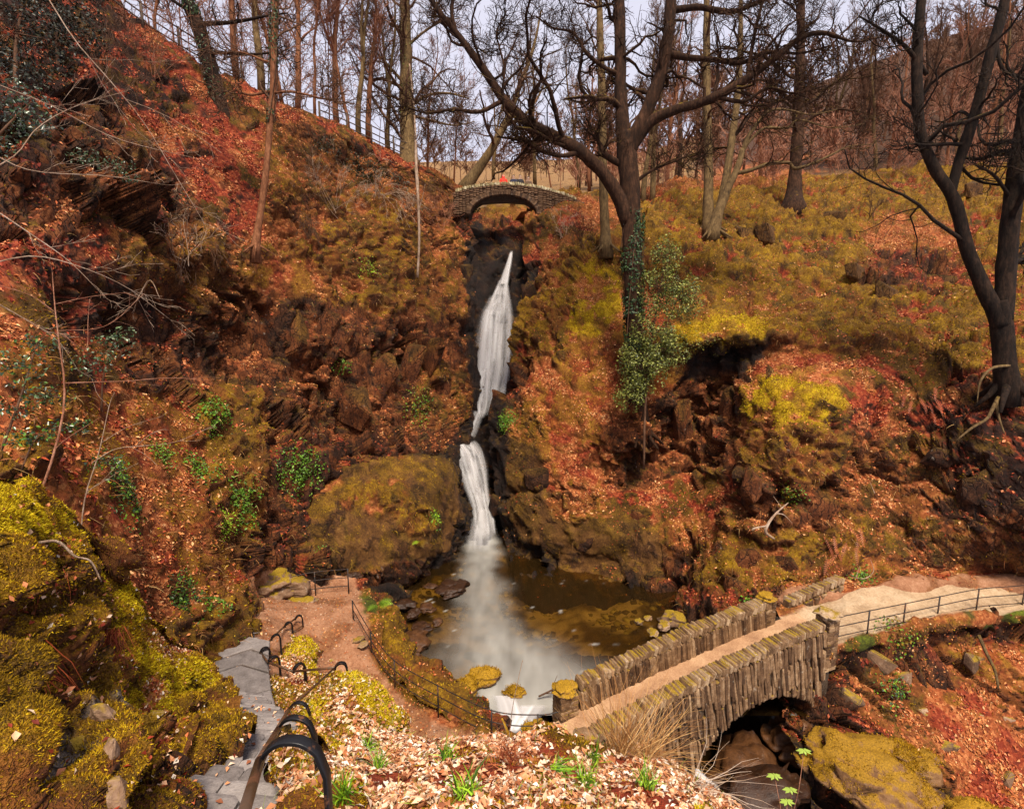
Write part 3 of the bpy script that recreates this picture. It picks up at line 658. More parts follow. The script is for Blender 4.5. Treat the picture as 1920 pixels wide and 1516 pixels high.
def veil(rows, n, seed, solid=.55, spread=.5, wf=(.28, .6), back=.3):
    """a fall as a thin veil with many soft strands in it"""
    r = random.Random(seed); out = [(rows, dict(m=19, n=60, solid=solid, edge=.0, bulge=.08))]
    for k in range(n):
        u = max(-1, min(1, r.gauss(0, .5))) * spread; f = r.uniform(*wf); i0 = r.choice((0, 0, 0, 1, 2)); i1 = len(rows) - r.choice((0, 0, 0, 1))
        if i1 - i0 < 3: i0, i1 = 0, len(rows)
        out.append(([(x + u * w * .8 + r.uniform(-1.2, 1.2), y, s - r.uniform(.02, .22), max(3, w * f)) for x, y, s, w in rows[i0:i1]], dict(m=9, n=50, solid=r.uniform(.25, .7), edge=-.3, bulge=.0)))
    return out
falls('waterfall_upper', veil([(959,470,36.4,7), (953,496,35.9,13), (945,524,35.5,19), (939,550,35.2,26), (935,578,35.0,34), (932,606,34.7,40)], 6, 1, .75)
 + veil([(943,532,35.4,20), (939,552,35.2,32), (936,574,35.0,46), (933,600,34.8,56), (930,650,34.3,62), (926,695,33.8,62), (919,738,33.2,56), (910,780,32.5,48)], 24, 2, .5)
 + veil([(908,690,33.7,20), (902,730,33.0,30), (899,760,32.5,28), (897,784,32.2,20)], 5, 3, .45)
 + [([(900,764,32.5,24), (893,785,32.2,26), (884,806,31.9,28), (872,826,31.6,34)], dict(solid=.5, edge=.1, n=30, bulge=0))])
falls('waterfall_lower', veil([(852,822,31.8,30), (862,832,31.3,44), (873,850,30.9,54), (881,875,30.6,54), (889,905,30.3,48), (897,935,30.0,40), (903,962,29.7,36), (905,992,29.2,42), (903,1012,28.6,48)], 20, 4, .5)
 + veil([(880,824,31.6,18), (889,845,31.0,26), (896,880,30.6,26), (902,920,30.2,24), (907,960,29.8,24), (909,990,29.4,26)], 7, 5, .4)
 + [([(838,834,31.2,12), (832,850,30.8,8), (840,872,30.6,6), (852,890,30.4,6)], dict(n=20, m=7, solid=.8, edge=0.)),
 ([(904,950,29.6,30), (903,970,29.3,48), (901,990,29.0,64), (899,1010,28.4,74), (898,1034,27.4,70)], dict(n=40, m=19, solid=.55, edge=-.4, bulge=.1)),
 ([(916,935,30.0,8), (923,970,29.6,9), (927,1002,29.2,10)], dict(n=20, m=7, solid=.6, edge=0.))])
falls('outflow', [
 ([(940,1296,17.5,60), (952,1320,16.75,64), (955,1345,16.1,70), (940,1370,15.6,70), (925,1395,15.2,60)], dict(n=40, m=19, bulge=0, edge=.1)),
 ([(1000,1320,16.8,70), (985,1345,16.1,60), (965,1375,15.5,50)], dict(n=30, m=13, bulge=0, solid=.7)),
 ([(1330,1365,16.2,40), (1305,1385,15.6,36), (1288,1405,15.2,24), (1292,1428,14.9,18), (1310,1450,14.7,26)], dict(n=30, m=13, solid=1.0)),
 ([(1296,1430,15.0,12), (1312,1452,14.7,20), (1340,1475,14.5,24)], dict(n=24, m=9, solid=.8))])
def beck():
    pts = [atz(950, 1400, -.9), atz(1120, 1420, -1.2), atz(1290, 1440, -1.7), atz(1420, 1480, -2.0), atz(1500, 1560, -2.15), atz(1560, 1700, -2.2)]
    C = catmull(np.array(pts), 60); v = np.linspace(-1.5, 1.5, 24)
    t = np.gradient(C, axis=0); t /= np.linalg.norm(t, axis=1)[:, None]; side = np.stack([-t[:, 1], t[:, 0]], 1)
    P = np.stack([C[:, 0:1] + side[:, 0:1] * v, C[:, 1:2] + side[:, 1:2] * v, np.repeat(C[:, 2:3], 24, 1)], -1).reshape(-1, 3).astype(np.float32)
    P[:, 2] += fbm(P, 2.0, 3, 71) * .05
    idx = np.arange(60 * 24).reshape(60, 24); Q = np.stack([idx[:-1, :-1], idx[1:, :-1], idx[1:, 1:], idx[:-1, 1:]], -1).reshape(-1, 4)
    foam = smooth01(fbm(P * np.array([1, 1, .2]), 1.1, 3, 77), .35, .8) * .5
    tag(obj('stream_water', mesh_np('stream_water', P, Q, True, {'foam': foam}), M_WATER), kind='structure')
beck()
# ------------------------------------------------------------------ stone, iron and wood
def stone_material(name, stops, scale=1.0, moss=0.0, mosscol=(.36, .22, .012), lichen=.35):
    m, nt, b = nmat(name); P = world_pos(nt)
    oi = nt.nodes.new('ShaderNodeObjectInfo')
    n = nz(nt, P, 5 * scale, 5, .65); n2 = nz(nt, P, 34 * scale, 3, .6)
    f = math_n(nt, 'ADD', math_n(nt, 'MULTIPLY', n, .6), math_n(nt, 'ADD', math_n(nt, 'MULTIPLY', n2, .35), math_n(nt, 'MULTIPLY', oi.outputs['Random'], .34)))
    c = ramp(nt, maprange(nt, f, .32, .92), stops)
    l = math_n(nt, 'MULTIPLY', maprange(nt, nz(nt, P, 9 * scale, 4, .7), .60, .70), lichen)
    c = mixc(nt, l, c, (.62, .54, .42))
    if moss:
        g = nt.nodes.new('ShaderNodeNewGeometry'); sx = nt.nodes.new('ShaderNodeSeparateXYZ'); nt.links.new(g.outputs['Normal'], sx.inputs[0])
        mk = math_n(nt, 'ADD', math_n(nt, 'MULTIPLY', sx.outputs[2], .55), nz(nt, P, 2.6, 4, .7))
        mk = maprange(nt, mk, 1.04 - moss * .5, 1.16 - moss * .5)
        c = mixc(nt, mk, c, ramp(nt, nz(nt, P, 30, 3), [(.3, tuple(x * .35 for x in mosscol)), (.7, mosscol)]))
    nt.links.new(c, b.inputs['Base Color']); b.inputs['Roughness'].default_value = .8; b.inputs['Specular IOR Level'].default_value = .3
    bump(nt, b, math_n(nt, 'ADD', n, n2), .6, .03)
    return m
M_SLATE = stone_material('slate_stone', [(0, (.014, .006, .003)), (.40, (.092, .044, .019)), (.72, (.215, .118, .056)), (1, (.430, .280, .155))], 1, .12)
M_COPE = stone_material('coping_slate', [(0, (.040, .019, .008)), (.5, (.205, .112, .053)), (1, (.480, .335, .205))], 1, .22)
M_CORE = stone_material('wall_core', [(0, (.012, .007, .004)), (.6, (.055, .032, .018)), (1, (.12, .075, .045))], 2, 0)
M_FLAG = stone_material('grey_slate_step', [(0, (.075, .060, .055)), (.5, (.190, .160, .150)), (1, (.330, .285, .265))], .8, 0, lichen=.10)
M_MOSSROCK = stone_material('mossy_rock', [(0, (.030, .014, .006)), (.5, (.150, .070, .028)), (1, (.330, .190, .095))], .6, 1.0, (.44, .235, .010), lichen=.2)
M_BIGMOSS = stone_material('orange_mossy_boulder', [(0, (.030, .013, .005)), (.5, (.150, .070, .026)), (1, (.330, .190, .090))], .5, .45, (.34, .175, .008), lichen=.15)
M_ROCK = stone_material('bare_rock', [(0, (.040, .022, .013)), (.5, (.190, .105, .058)), (1, (.420, .280, .190))], .6, .35, lichen=.35)
M_WETROCK = stone_material('wet_rock', [(0, (.008, .003, .0015)), (.5, (.045, .017, .006)), (1, (.150, .062, .022))], .9, .0, lichen=.10)
M_WETROCK.node_tree.nodes['Principled BSDF'].inputs['Roughness'].default_value = .45
def iron_material(name, col, rust=.35, rough=.42):
    m, nt, b = nmat(name); P = world_pos(nt)
    k = maprange(nt, nz(nt, P, 9, 4, .7), .60 - rust * .25, .70 - rust * .15)
    nt.links.new(mixc(nt, k, col, (.16, .060, .022)), b.inputs['Base Color'])
    nt.links.new(math_n(nt, 'ADD', math_n(nt, 'MULTIPLY', k, .35), rough), b.inputs['Roughness'])
    b.inputs['Metallic'].default_value = .35; bump(nt, b, nz(nt, P, 60, 3), .15, .01)
    return m
M_IRON = iron_material('black_iron', (.010, .009, .010), .05, .38)
M_RAIL = iron_material('worn_brown_rail', (.085, .045, .022), .5, .38)
M_FENCE = iron_material('dark_fence_iron', (.022, .017, .016), .35, .5)
def wood_material(name, c0, c1):
    m, nt, b = nmat(name); P = objcoord(nt)
    nt.links.new(ramp(nt, nz(nt, P, 6, 4, .7), [(.3, c0), (.7, c1)]), b.inputs['Base Color']); b.inputs['Roughness'].default_value = .85
    return m
M_WOOD = wood_material('weathered_fence_wood', (.030, .018, .012), (.12, .075, .05))

def rock_mesh(name, seed, sub=3, flat=.75, rough=.35):
    bm = bmesh.new(); bmesh.ops.create_icosphere(bm, subdivisions=sub, radius=1.0)
    V = np.array([v.co[:] for v in bm.verts], np.float32)
    o = V + seed * 7.7
    d1, gap, off, cid = voronoi(o, 1.15, seed)
    d = 1 + rough * (((_jit[cid] - .5) * off).sum(1) * 1.6 + (_jit[cid][:, 0] - .5) * .8) + .10 * fbm(o, 2.2, 3, seed) + .02 * fbm(o, 9, 3, seed) - .06 * (1 - smooth01(gap, 0, .12))
    V = V * d[:, None]; V[:, 2] *= flat
    for v, c in zip(bm.verts, V): v.co = c
    me = bpy.data.meshes.new(name); bm.to_mesh(me); bm.free()
    me.polygons.foreach_set('use_smooth', np.ones(len(me.polygons), bool)); return me
def block_mesh(name, seed, k=.10):
    """a roughly hewn stone, unit size, worn edges"""
    r = np.random.default_rng(seed); bm = bmesh.new(); bmesh.ops.create_cube(bm, size=1.0)
    for v in bm.verts: v.co += Vector(r.uniform(-k, k, 3))
    bmesh.ops.bevel(bm, geom=list(bm.edges), offset=.09, segments=1, affect='EDGES')
    me = bpy.data.meshes.new(name); bm.to_mesh(me); bm.free(); return me
STONES = [block_mesh('stone', 300 + i) for i in range(10)]
def placed(name, me, loc, rot, scale, mat, parent):
    o = bpy.data.objects.new(name, me); COL.objects.link(o)
    if not me.materials: me.materials.append(None)
    o.material_slots[0].link = 'OBJECT'; o.material_slots[0].material = mat
    o.location = V3(loc); o.rotation_euler = rot; o.scale = scale
    if parent is not None: o.parent = parent
    return o

# ---- lower footbridge: local u along the deck, v across, z up
BA = math.atan2(.431, 1); BU = np.array([math.cos(BA), math.sin(BA), 0]); BV = np.array([-math.sin(BA), math.cos(BA), 0]); BO = np.array([3.91, 12.58, 0])
def BR(u, v, z): return BO + u * BU + v * BV + np.array([0, 0, z])
def cope_z(u): return 2.22 + .113 * u - .010 * (u - 2.5) ** 2 + .06
def deck_z(u): return cope_z(u) - .72
AU, AHW, AZ0, AR = 3.65, 2.75, -1.15, 2.35           # arch centre, half span, springing, rise
def arch_z(u):
    t = np.clip(1 - ((u - AU) / AHW) ** 2, 0, 1); return np.where(np.abs(u - AU) < AHW, AZ0 + AR * np.sqrt(t), -9)
def footbridge():
    r = random.Random(5)
    root = thing('stone_footbridge', BR(2, .8, 0), 'low humped slate footbridge over the beck below the pool', 'bridge')
    org = np.array(root.location)
    # solid masonry behind the facing: an arched barrel, the deck fill and the two parapet cores
    mb = MB()
    us = np.linspace(-2.1, 6.3, 66)
    def wall(v0, v1, top, bottom):
        A = []
        for u in us:
            t, bt = top(u), bottom(u); A.append([BR(u, v0, bt), BR(u, v0, t), BR(u, v1, t), BR(u, v1, bt)])
        A = np.array(A); n = len(A); idx = np.arange(n * 4).reshape(n, 4); Q = []
        for k in range(4):
            a, b_ = idx[:-1, k], idx[:-1, (k + 1) % 4]; c, d = idx[1:, (k + 1) % 4], idx[1:, k]; Q.append(np.stack([a, b_, c, d], -1))
        mb.add(A.reshape(-1, 3), np.concatenate(Q))
    bot = lambda u: float(max(arch_z(u), -2.6))
    wall(-.16, 1.80, lambda u: deck_z(u) - .04, bot)
    wall(-.14, .14, lambda u: cope_z(u) - .10, lambda u: deck_z(u) - .06)
    us = np.linspace(-1.9, 5.6, 60); wall(1.50, 1.78, lambda u: cope_z(u) - .10, lambda u: deck_z(u) - .06)
    obj('masonry_core', mb.mesh('masonry_core', False, org), M_CORE, root)
    # trodden deck
    g = []
    vs = np.linspace(.15, 1.5, 22); uu = np.linspace(-3.6, 6.9, 150)
    P = np.array([BR(u, v, deck_z(u) + .03 - .05 * ((v - .82) / .7) ** 2 * -1) for u in uu for v in vs], np.float32)
    P[:, 2] += fbm(P, 1.6, 4, 5) * .05
    idx = np.arange(len(P)).reshape(len(uu), len(vs)); Q = np.stack([idx[:-1, :-1], idx[1:, :-1], idx[1:, 1:], idx[:-1, 1:]], -1).reshape(-1, 4)
    obj('deck', mesh_np('deck', P - org, Q), M_EARTH, root)
    def facing(parent, v, side, u0, u1, top, bottom, step, hmin, hmax):
        u = u0
        while u < u1:
            w = step * r.uniform(.75, 1.3); z = top(u + w / 2)
            zb = bottom(u + w / 2)
            while z > zb + .06:
                h = min(r.uniform(hmin, hmax), z - zb)
                if z - h - zb < .10: h = z - zb
                d = .12
                lean = -.16 + r.uniform(-.06, .06)
                c = BR(u + w / 2 + lean * (top(u) - z) * .4, v + side * r.uniform(-.012, .022), z - h / 2) - org
                placed('stone', r.choice(STONES), c, (r.uniform(-.04, .04), lean, BA + r.uniform(-.05, .05)), (w * 1.06, d, h * 1.0), M_SLATE, parent)
                z -= h
            u += w
    def coping(parent, v, u0, u1, tilt):
        u = u0
        while u < u1:
            w = r.uniform(.06, .11); h = r.uniform(.20, .29)
            placed('coping_stone', r.choice(STONES), BR(u + w / 2, v, cope_z(u) + .04 + r.uniform(-.02, .03)) - org, (r.uniform(-.06, .06), tilt + r.uniform(-.12, .12), BA + r.uniform(-.06, .06)), (w, .40 + r.uniform(-.04, .05), h), M_COPE, parent)
            u += w * 1.08
    near = obj('downstream_parapet', None, None, root); near.empty_display_size = .1
    far = obj('upstream_parapet', None, None, root)
    facing(near, -.17, -1, -2.1, 5.95, lambda u: cope_z(u) - .07, lambda u: max(float(arch_z(u)) - .0, -.9 if u > .6 else .55), .085, .5, 1.05)
    facing(far, 1.47, -1, -1.6, 5.3, lambda u: cope_z(u) - .07, lambda u: deck_z(u) + .02, .09, .62, .64)
    coping(near, 0, -2.15, 5.85, .30); coping(far, 1.64, -1.55, 5.2, .30)
    def pillar(u, v, z0, z1, w, cap_mat, label=None):
        p = empty('pillar', BR(u, v, z0) - org); p.parent = root; p.rotation_euler = (0, 0, BA)
        if label: p['label'] = label
        z = 0; H = z1 - z0
        cb = MB(); Vb, Qb = box_vf(w * .8, w * .8, H); cb.add(Vb + [0, 0, H / 2], Qb); obj('core', cb.mesh('core', False), M_CORE, p)
        while z < H - .02:
            h = min(r.uniform(.10, .17), H - z)
            for (sx, sy, a) in ((-1, 0, 1), (1, 0, 1), (0, -1, 0), (0, 1, 0)):
                k = r.uniform(.35, .65)
                for (c0, c1) in ((-.5, -.5 + k), (-.5 + k, .5)):
                    m_, l = (c0 + c1) / 2 * w, (c1 - c0) * w
                    loc = (sx * w * .42, m_, z + h / 2) if a else (m_, sy * w * .42, z + h / 2)
                    placed('stone', r.choice(STONES), loc, (0, 0, r.uniform(-.05, .05)), ((w * .2, l * .96, h * .94) if a else (l * .96, w * .2, h * .94)), M_SLATE, p)
            z += h
        placed('cap_stone', CAPS[int(u * 7) % 3], (0, 0, H + .06), (0, 0, r.uniform(0, 3)), (w * .70, w * .64, .12), cap_mat, p)
    pillar(-2.3, .0, deck_z(-2.3) - .9, cope_z(-2.3) + .02, .46, M_COPE, 'square pillar behind the tan stems at the near end of the bridge')
    pillar(6.2, -.02, deck_z(6.2) - .7, cope_z(6.2) + .26, .46, M_COPE, 'square pillar at the path end of the near parapet')
    pillar(5.55, 1.66, deck_z(5.5) - .1, cope_z(5.5) + .16, .44, M_MOSSROCK, 'square pillar with orange moss on its cap')
    pillar(-1.95, 1.62, deck_z(-2) - .9, cope_z(-1.95) + .05, .52, M_MOSSROCK, 'pillar topped by a big mossy cobble at the pool outlet')
    # the low wall that runs on past the far pillar
    low = obj('end_wall', None, None, root)
    for row in range(3):
        for i in range(11):
            t = i / 10 + r.uniform(-.03, .03); c = at(1478 + t * 95, 1166 - t * 45 - row * 15, 18.55 + t * .9) + np.array([0, 0, .1])
            placed('stone', r.choice(STONES), c - org, (0, r.uniform(-.1, .1), BA + .15), (.24, .26, .26), M_SLATE, low)
    for i in range(15):
        t = i / 14; c = at(1480 + t * 92, 1126 - t * 40, 18.55 + t * .9)
        placed('coping_stone', r.choice(STONES), c - org, (0, .3 + r.uniform(-.1, .1), BA + .2), (.10, .36, .26), M_COPE, low)
def earth_material():
    m, nt, b = nmat('trodden_earth'); P = world_pos(nt)
    f = math_n(nt, 'ADD', math_n(nt, 'MULTIPLY', nz(nt, P, 1.5, 4), .6), math_n(nt, 'MULTIPLY', nz(nt, P, 22, 4, .7), .4))
    nt.links.new(ramp(nt, f, [(.35, (.22, .105, .050)), (.5, (.39, .215, .110)), (.66, (.54, .34, .19))]), b.inputs['Base Color'])
    b.inputs['Roughness'].default_value = .9; bump(nt, b, nz(nt, P, 26, 4, .7), .5, .03); return m
M_EARTH = earth_material()
CAPS = [rock_mesh('cap_stone', 40 + i, 4, 1.0, .5) for i in range(3)]
footbridge()

# ---- the high packhorse bridge above the fall
def high_bridge():
    r = random.Random(8); root = thing('arched_bridge', at(950, 400, 39), 'small high arched stone bridge above the waterfall', 'bridge')
    org = np.array(root.location); Y = 38.0
    L, Rr = at(845, 380, 0)[0], 0
    def X(px): return (px - 960) / 1000 * 36.2
    def top(x): return 21.05 - .042 * (x + .5) ** 2
    ac, ahw = X(944), 2.25
    def low(x):
        t = 1 - ((x - ac) / ahw) ** 2
        return 19.15 + 1.22 * math.sqrt(max(t, 0)) if t > 0 else (19.0 if x < ac else 18.2)
    xs = np.linspace(X(850), X(1090), 80); mb = MB(); A = []
    for x in xs: A.append([(x, Y, low(x)), (x, Y, top(x)), (x, Y + .35, top(x)), (x, Y + .35, top(x) - .95), (x, Y + 1.45, top(x) - .95), (x, Y + 1.45, top(x)), (x, Y + 1.7, top(x)), (x, Y + 1.7, low(x))])
    A = np.array(A); n, k = len(A), 8; idx = np.arange(n * k).reshape(n, k); Q = []
    for j in range(k): Q.append(np.stack([idx[:-1, j], idx[:-1, (j + 1) % k], idx[1:, (j + 1) % k], idx[1:, j]], -1))
    mb.add(A.reshape(-1, 3), np.concatenate(Q)); obj('masonry_core', mb.mesh('masonry_core', False, org), M_CORE, root)
    fb = MB(); cb = MB(); vb = MB()
    x = xs[0]
    while x < xs[-1]:
        w = r.uniform(.16, .34); z = top(x) - .03
        while z > low(x + w / 2) + .22:
            h = r.uniform(.10, .18); Vb, Qb = box_vf(w * .93, .14, h * .9); Vb = Vb + np.random.default_rng(int(x * 1e4) % 9999 + int(z * 1e3)).uniform(-.012, .012, Vb.shape)
            fb.add(Vb + [x + w / 2, Y - .03 + r.uniform(-.02, .02), z - h / 2], Qb); z -= h
        x += w
    for i in range(44):
        t = (i + .5) / 44 * math.pi; cx, cz = ac - ahw * math.cos(t), 19.15 + 1.22 * math.sin(t)
        nx, nz_ = -math.cos(t) / ahw, math.sin(t) / 1.22; a = math.atan2(nx, nz_)
        Vb, Qb = box_vf(.14, .30, .36); c, s = math.cos(a), math.sin(a)
        Vb = np.stack([Vb[:, 0] * c + Vb[:, 2] * s, Vb[:, 1], -Vb[:, 0] * s + Vb[:, 2] * c], 1)
        o = placed('arch_stone', obj_mesh_box, np.array([cx + .15 * math.sin(a), Y - .02, cz + .15 * math.cos(a)]) - org, (0, a, 0), (.13, .26, .34), M_DARKSLATE, root)
    x = xs[0] + .2
    while x < xs[-1] - .3:
        w = r.uniform(.10, .19)
        placed('coping_stone', r.choice(STONES), np.array([x, Y + .16, top(x) + .06]) - org, (0, r.uniform(-.25, .25), 0), (w * .9, .5, r.uniform(.16, .25)), M_COPE_PALE, root)
        x += w
    tag(obj('wall_stonework', fb.mesh('wall_stonework', False, org), M_DARKSLATE, root), kind='stuff')
obj_mesh_box = STONES[3]
M_DARKSLATE = stone_material('dark_bridge_stone', [(0, (.012, .005, .003)), (.45, (.060, .028, .013)), (.8, (.150, .078, .038)), (1, (.30, .19, .11))], 1, .1)
M_COPE_PALE = stone_material('pale_coping', [(0, (.12, .09, .04)), (.5, (.38, .30, .15)), (1, (.66, .58, .40))], 1, .3)
high_bridge()

# ---- slate stairs and landing
def stairs():
    r = random.Random(3); root = thing('slate_stairs', (-2.4, 4, 7.8), 'worn grey slate stairs going down beside the mossy rock face', 'stairs'); org = np.array(root.location)
    Y0, Y1 = 1.2, 10.3; n = 25; mb = MB()
    def zc(Y): return 8.1 - (Y - 3.75) * .62
    def left(Y): return np.interp(Y, [1.2, 3.7, 4.2, 4.9, 5.5, 6.0, 7.6, 9.6, 10.4], [-1.9, -2.68, -2.72, -2.9, -3.05, -3.35, -4.6, -6.0, -6.4])
    def right(Y): return np.interp(Y, [1.2, 3.7, 4.4, 5.3, 6.5, 8, 9.6, 10.4], [-.72, -1.80, -2.06, -2.5, -3.05, -4.0, -5.1, -5.6])
    for i in range(n):
        ya, yb = Y0 + (Y1 - Y0) * i / n, Y0 + (Y1 - Y0) * (i + 1) / n; z = zc((ya + yb) / 2)
        st = obj('step', None, None, root); st.location = V3(np.array([(left(ya) + right(ya)) / 2, (ya + yb) / 2, z]) - org)
        xl, xr = left((ya + yb) / 2) - .18, right((ya + yb) / 2) + .12; k = r.choice((2, 2, 3)); cuts = sorted(r.uniform(.2, .8) for _ in range(k - 1)); cuts = [0] + cuts + [1]
        if k == 3 and cuts[2] - cuts[1] < .15: cuts = [0, .35, .7, 1]
        skew = -.10
        for a, b_ in zip(cuts[:-1], cuts[1:]):
            x0, x1 = xl + a * (xr - xl), xl + b_ * (xr - xl)
            placed('slab', r.choice(SLABS), np.array([(x0 + x1) / 2, (ya + yb) / 2 + skew * ((x0 + x1) / 2 - (xl + xr) / 2), z - .06 + r.uniform(-.008, .008)]) - org - np.array(st.location), (r.uniform(-.015, .015), r.uniform(-.015, .015), skew + r.uniform(-.03, .03)), ((x1 - x0) * .985, (yb - ya) * 1.12, .14), M_FLAG, st)
    for Yk in np.linspace(Y0 - .4, Y1 + 1.2, 30): mb.V.append(np.array([(left(Yk) - .9, Yk, zc(Yk) - .28), (right(Yk) + .45, Yk, zc(Yk) - .28)], np.float32)); mb.n += 2
    mb.Q.append(np.array([(2 * i, 2 * i + 1, 2 * i + 3, 2 * i + 2) for i in range(29)])); obj('bed', mb.mesh('bed', True, org), M_CORE, root)
    land = empty('landing', (0, 0, 0)); land.parent = root
    flags = [[(404, 1262), (452, 1246), (505, 1262), (508, 1290), (420, 1312)], [(420, 1314), (508, 1292), (516, 1320), (436, 1340)], [(404, 1258), (400, 1240), (470, 1218), (503, 1230), (504, 1258), (452, 1243)], [(402, 1236), (410, 1212), (455, 1190), (506, 1200), (503, 1226), (470, 1214)], [(436, 1343), (516, 1323), (540, 1345), (455, 1368)],[(412, 1208), (440, 1192), (478, 1186), (456, 1187)]]
    for f in flags:
        cy = sum(q[1] for q in f) / len(f); z0 = np.interp(cy, [1190, 1240, 1270, 1310, 1350], [3.32, 3.6, 3.78, 4.0, 4.4])
        bm = bmesh.new(); top = [bm.verts.new(V3(atz(px, py, z0 + np.interp(py, [1190, 1350], [-.12, .12])) - org)) for px, py in f]
        c = bm.faces.new(top); ex = bmesh.ops.extrude_face_region(bm, geom=[c])
        for v in ex['geom']:
            if isinstance(v, bmesh.types.BMVert): v.co.z -= .16
        bmesh.ops.recalc_face_normals(bm, faces=bm.faces[:]); bmesh.ops.bevel(bm, geom=list(bm.edges), offset=.02, segments=1, affect='EDGES')
        me = bpy.data.meshes.new('flagstone'); bm.to_mesh(me); bm.free(); obj('flagstone', me, M_FLAG, land)
SLABS = [block_mesh('slab', 500 + i, .035) for i in range(6)]
stairs()

# ---- iron handrail on hoops beside the stairs
def handrail():
    A = [(487,1426,2.3), (521,1366,4.0), (542,1328,7.2), (628,1251,12.0), (550,1258,12.6), (503,1241,12.9), (488,1223,14.0), (509,1197,15.0), (534,1173,16.6), (554,1159,17.4)]
    Lg = [(612,1440,2.3), (591,1385,4.0), (581,1341,7.2), (651,1262,12.1), (573,1274,12.9), (525,1253,13.1), (507,1234,14.2), (527,1218,15.2), (549,1190,16.8), (569,1190,17.6)]
    root = thing('handrail', at(600, 1560, 2.3), 'black iron handrail on hooped posts going down the slate stairs', 'handrail'); org = np.array(root.location)
    pa = [at(*a) for a in A]
    pts = [at(455, 1530, 1.72), *pa]
    mb = MB()
    for j, (a, b_) in enumerate(zip(pts[:-1], pts[1:])): tube_mb(mb, [a - org, b_ - org], .021 if j < 4 else .027, 10)
    obj('rail', mb.mesh('rail', True, org * 0), M_RAIL, root)
    low = MB(); tube_mb(low, [at(549, 1184, 16.8) - org, at(569, 1172, 17.5) - org], .02, 8); obj('lower_rail', low.mesh('lower_rail'), M_RAIL, root)
    for i, (a, l) in enumerate(zip(A, Lg)):
        p = at(*a); q = at(*l); dx = np.array([q[0] - p[0], q[1] - p[1], 0]); w = np.linalg.norm(dx); dx /= w
        nxt = pts[i + 1] - pts[i]; fw = np.array([-dx[1], dx[0], 0])
        k = []
        rise = w * .36
        k.append(p + np.array([0, 0, -.035])); k.append(p + dx * w * .01)
        for t in np.linspace(0.12, .88, 11): k.append(p + dx * w * t + np.array([0, 0, rise * (1 - abs(2 * t - 1) ** 2.4)]))
        base = .95 if i == 0 else (.75 if i < 3 else .6)
        k.append(p + dx * w + np.array([0, 0, -.06])); k.append(p + dx * w + np.array([0, 0, -base]))
        k = np.array(k) - org; T = np.gradient(k, axis=0); T /= np.linalg.norm(T, axis=1)[:, None]
        nn = np.cross(T, fw); nn /= np.linalg.norm(nn, axis=1)[:, None]
        hw, ht = (.026, .010) if i < 3 else (.042, .020)
        ring = np.stack([k + fw * hw + nn * ht, k - fw * hw + nn * ht, k - fw * hw - nn * ht, k + fw * hw - nn * ht], 1)
        n = len(k); idx = np.arange(n * 4).reshape(n, 4)
        Q = np.concatenate([np.stack([idx[:-1, j], idx[1:, j], idx[1:, (j + 1) % 4], idx[:-1, (j + 1) % 4]], -1) for j in range(4)] + [idx[:1, ::-1], idx[-1:]])
        hb = MB(); hb.add(ring.reshape(-1, 3), Q); o = obj('hoop_post', hb.mesh('hoop_post', False), M_IRON, root)
        md = o.modifiers.new('b', 'BEVEL'); md.width = .004; md.segments = 2
        if i == 0:
            bt = rock_mesh('bolt', 3, 2, .6, .05); placed('bolt', bt, p - org + np.array([.012, -.012, .022]), (0, 0, 0), (.007, .007, .006), M_BOLT, o)
M_BOLT = iron_material('bolt_steel', (.35, .33, .30), 0, .3)
handrail()

# ---- estate rail fences
def rail_fence(name, posts, label, h=.95, rails=(.93, .60, .27), mat=None, pr=.02, rr=.015, group='iron rail fences', close=None, sag=.0):
    mat = mat or M_FENCE
    B = [np.asarray(p, float) for p in posts]; root = thing(name, B[0], label, 'fence', group); org = B[0]
    for p in B:
        mb = MB(); V, Q = box_vf(pr * 2, pr * 1.2, h + .25); mb.add(V + [0, 0, (h - .25) / 2], Q); o = obj('post', mb.mesh('post', False), mat, root); o.location = V3(p - org)
    P = B + ([np.asarray(close, float)] if close is not None else [])
    for z in rails:
        mb = MB(); C = catmull(np.array(P), max(4, len(P) * 7)) if len(P) > 2 else np.array(P)
        tube_mb(mb, C + [0, 0, z * h / .95] - org, rr, 6); obj('rail', mb.mesh('rail'), mat, root)
    return root
rail_fence('rail_fence', [at(1566,1208,16.7), at(1625,1195,17.05), at(1692,1180,17.6), at(1756,1166,18.0), at(1829,1151,18.4), at(1915,1143,18.7), at(2010,1130,19)], 'black iron rail fence along the pale path beyond the footbridge')
rail_fence('rail_fence', [at(663,1172,18.3), at(697,1232,17.0), at(741,1290,15.7), at(822,1340,14.7), at(922,1390,13.75), at(1008,1398,13.8)], 'thin brown iron rail fence round the walk beside the pool', h=.92, close=at(1048, 1392, 13.9))
rail_fence('rail_fence', [at(547,1126,19.6), at(592,1116,19.9), at(654,1110,20.1)], 'short rusty rail fence between the boulder and the mossy crag', h=.95)
def ridge_fence(ctrl, label, every=1.7):
    C = catmull(np.array([at(*c) for c in ctrl]), 60); L = np.concatenate([[0], np.cumsum(np.linalg.norm(np.diff(C, axis=0), axis=1))])
    n = int(L[-1] / every) + 1; P = np.stack([np.interp(np.arange(n) * every, L, C[:, k]) for k in range(3)], 1)
    rail_fence('post_and_rail_fence', P, label, h=1.15, rails=(.90, .55, .25), mat=M_WOOD, pr=.055, rr=.035, group='wooden fences on the skyline')
ridge_fence([(190, -4, 24.2), (250, 40, 25.2), (330, 92, 26.8), (420, 142, 29.2), (500, 180, 30.2)], 'wooden post and rail fence on the skyline above the red leaf slope')
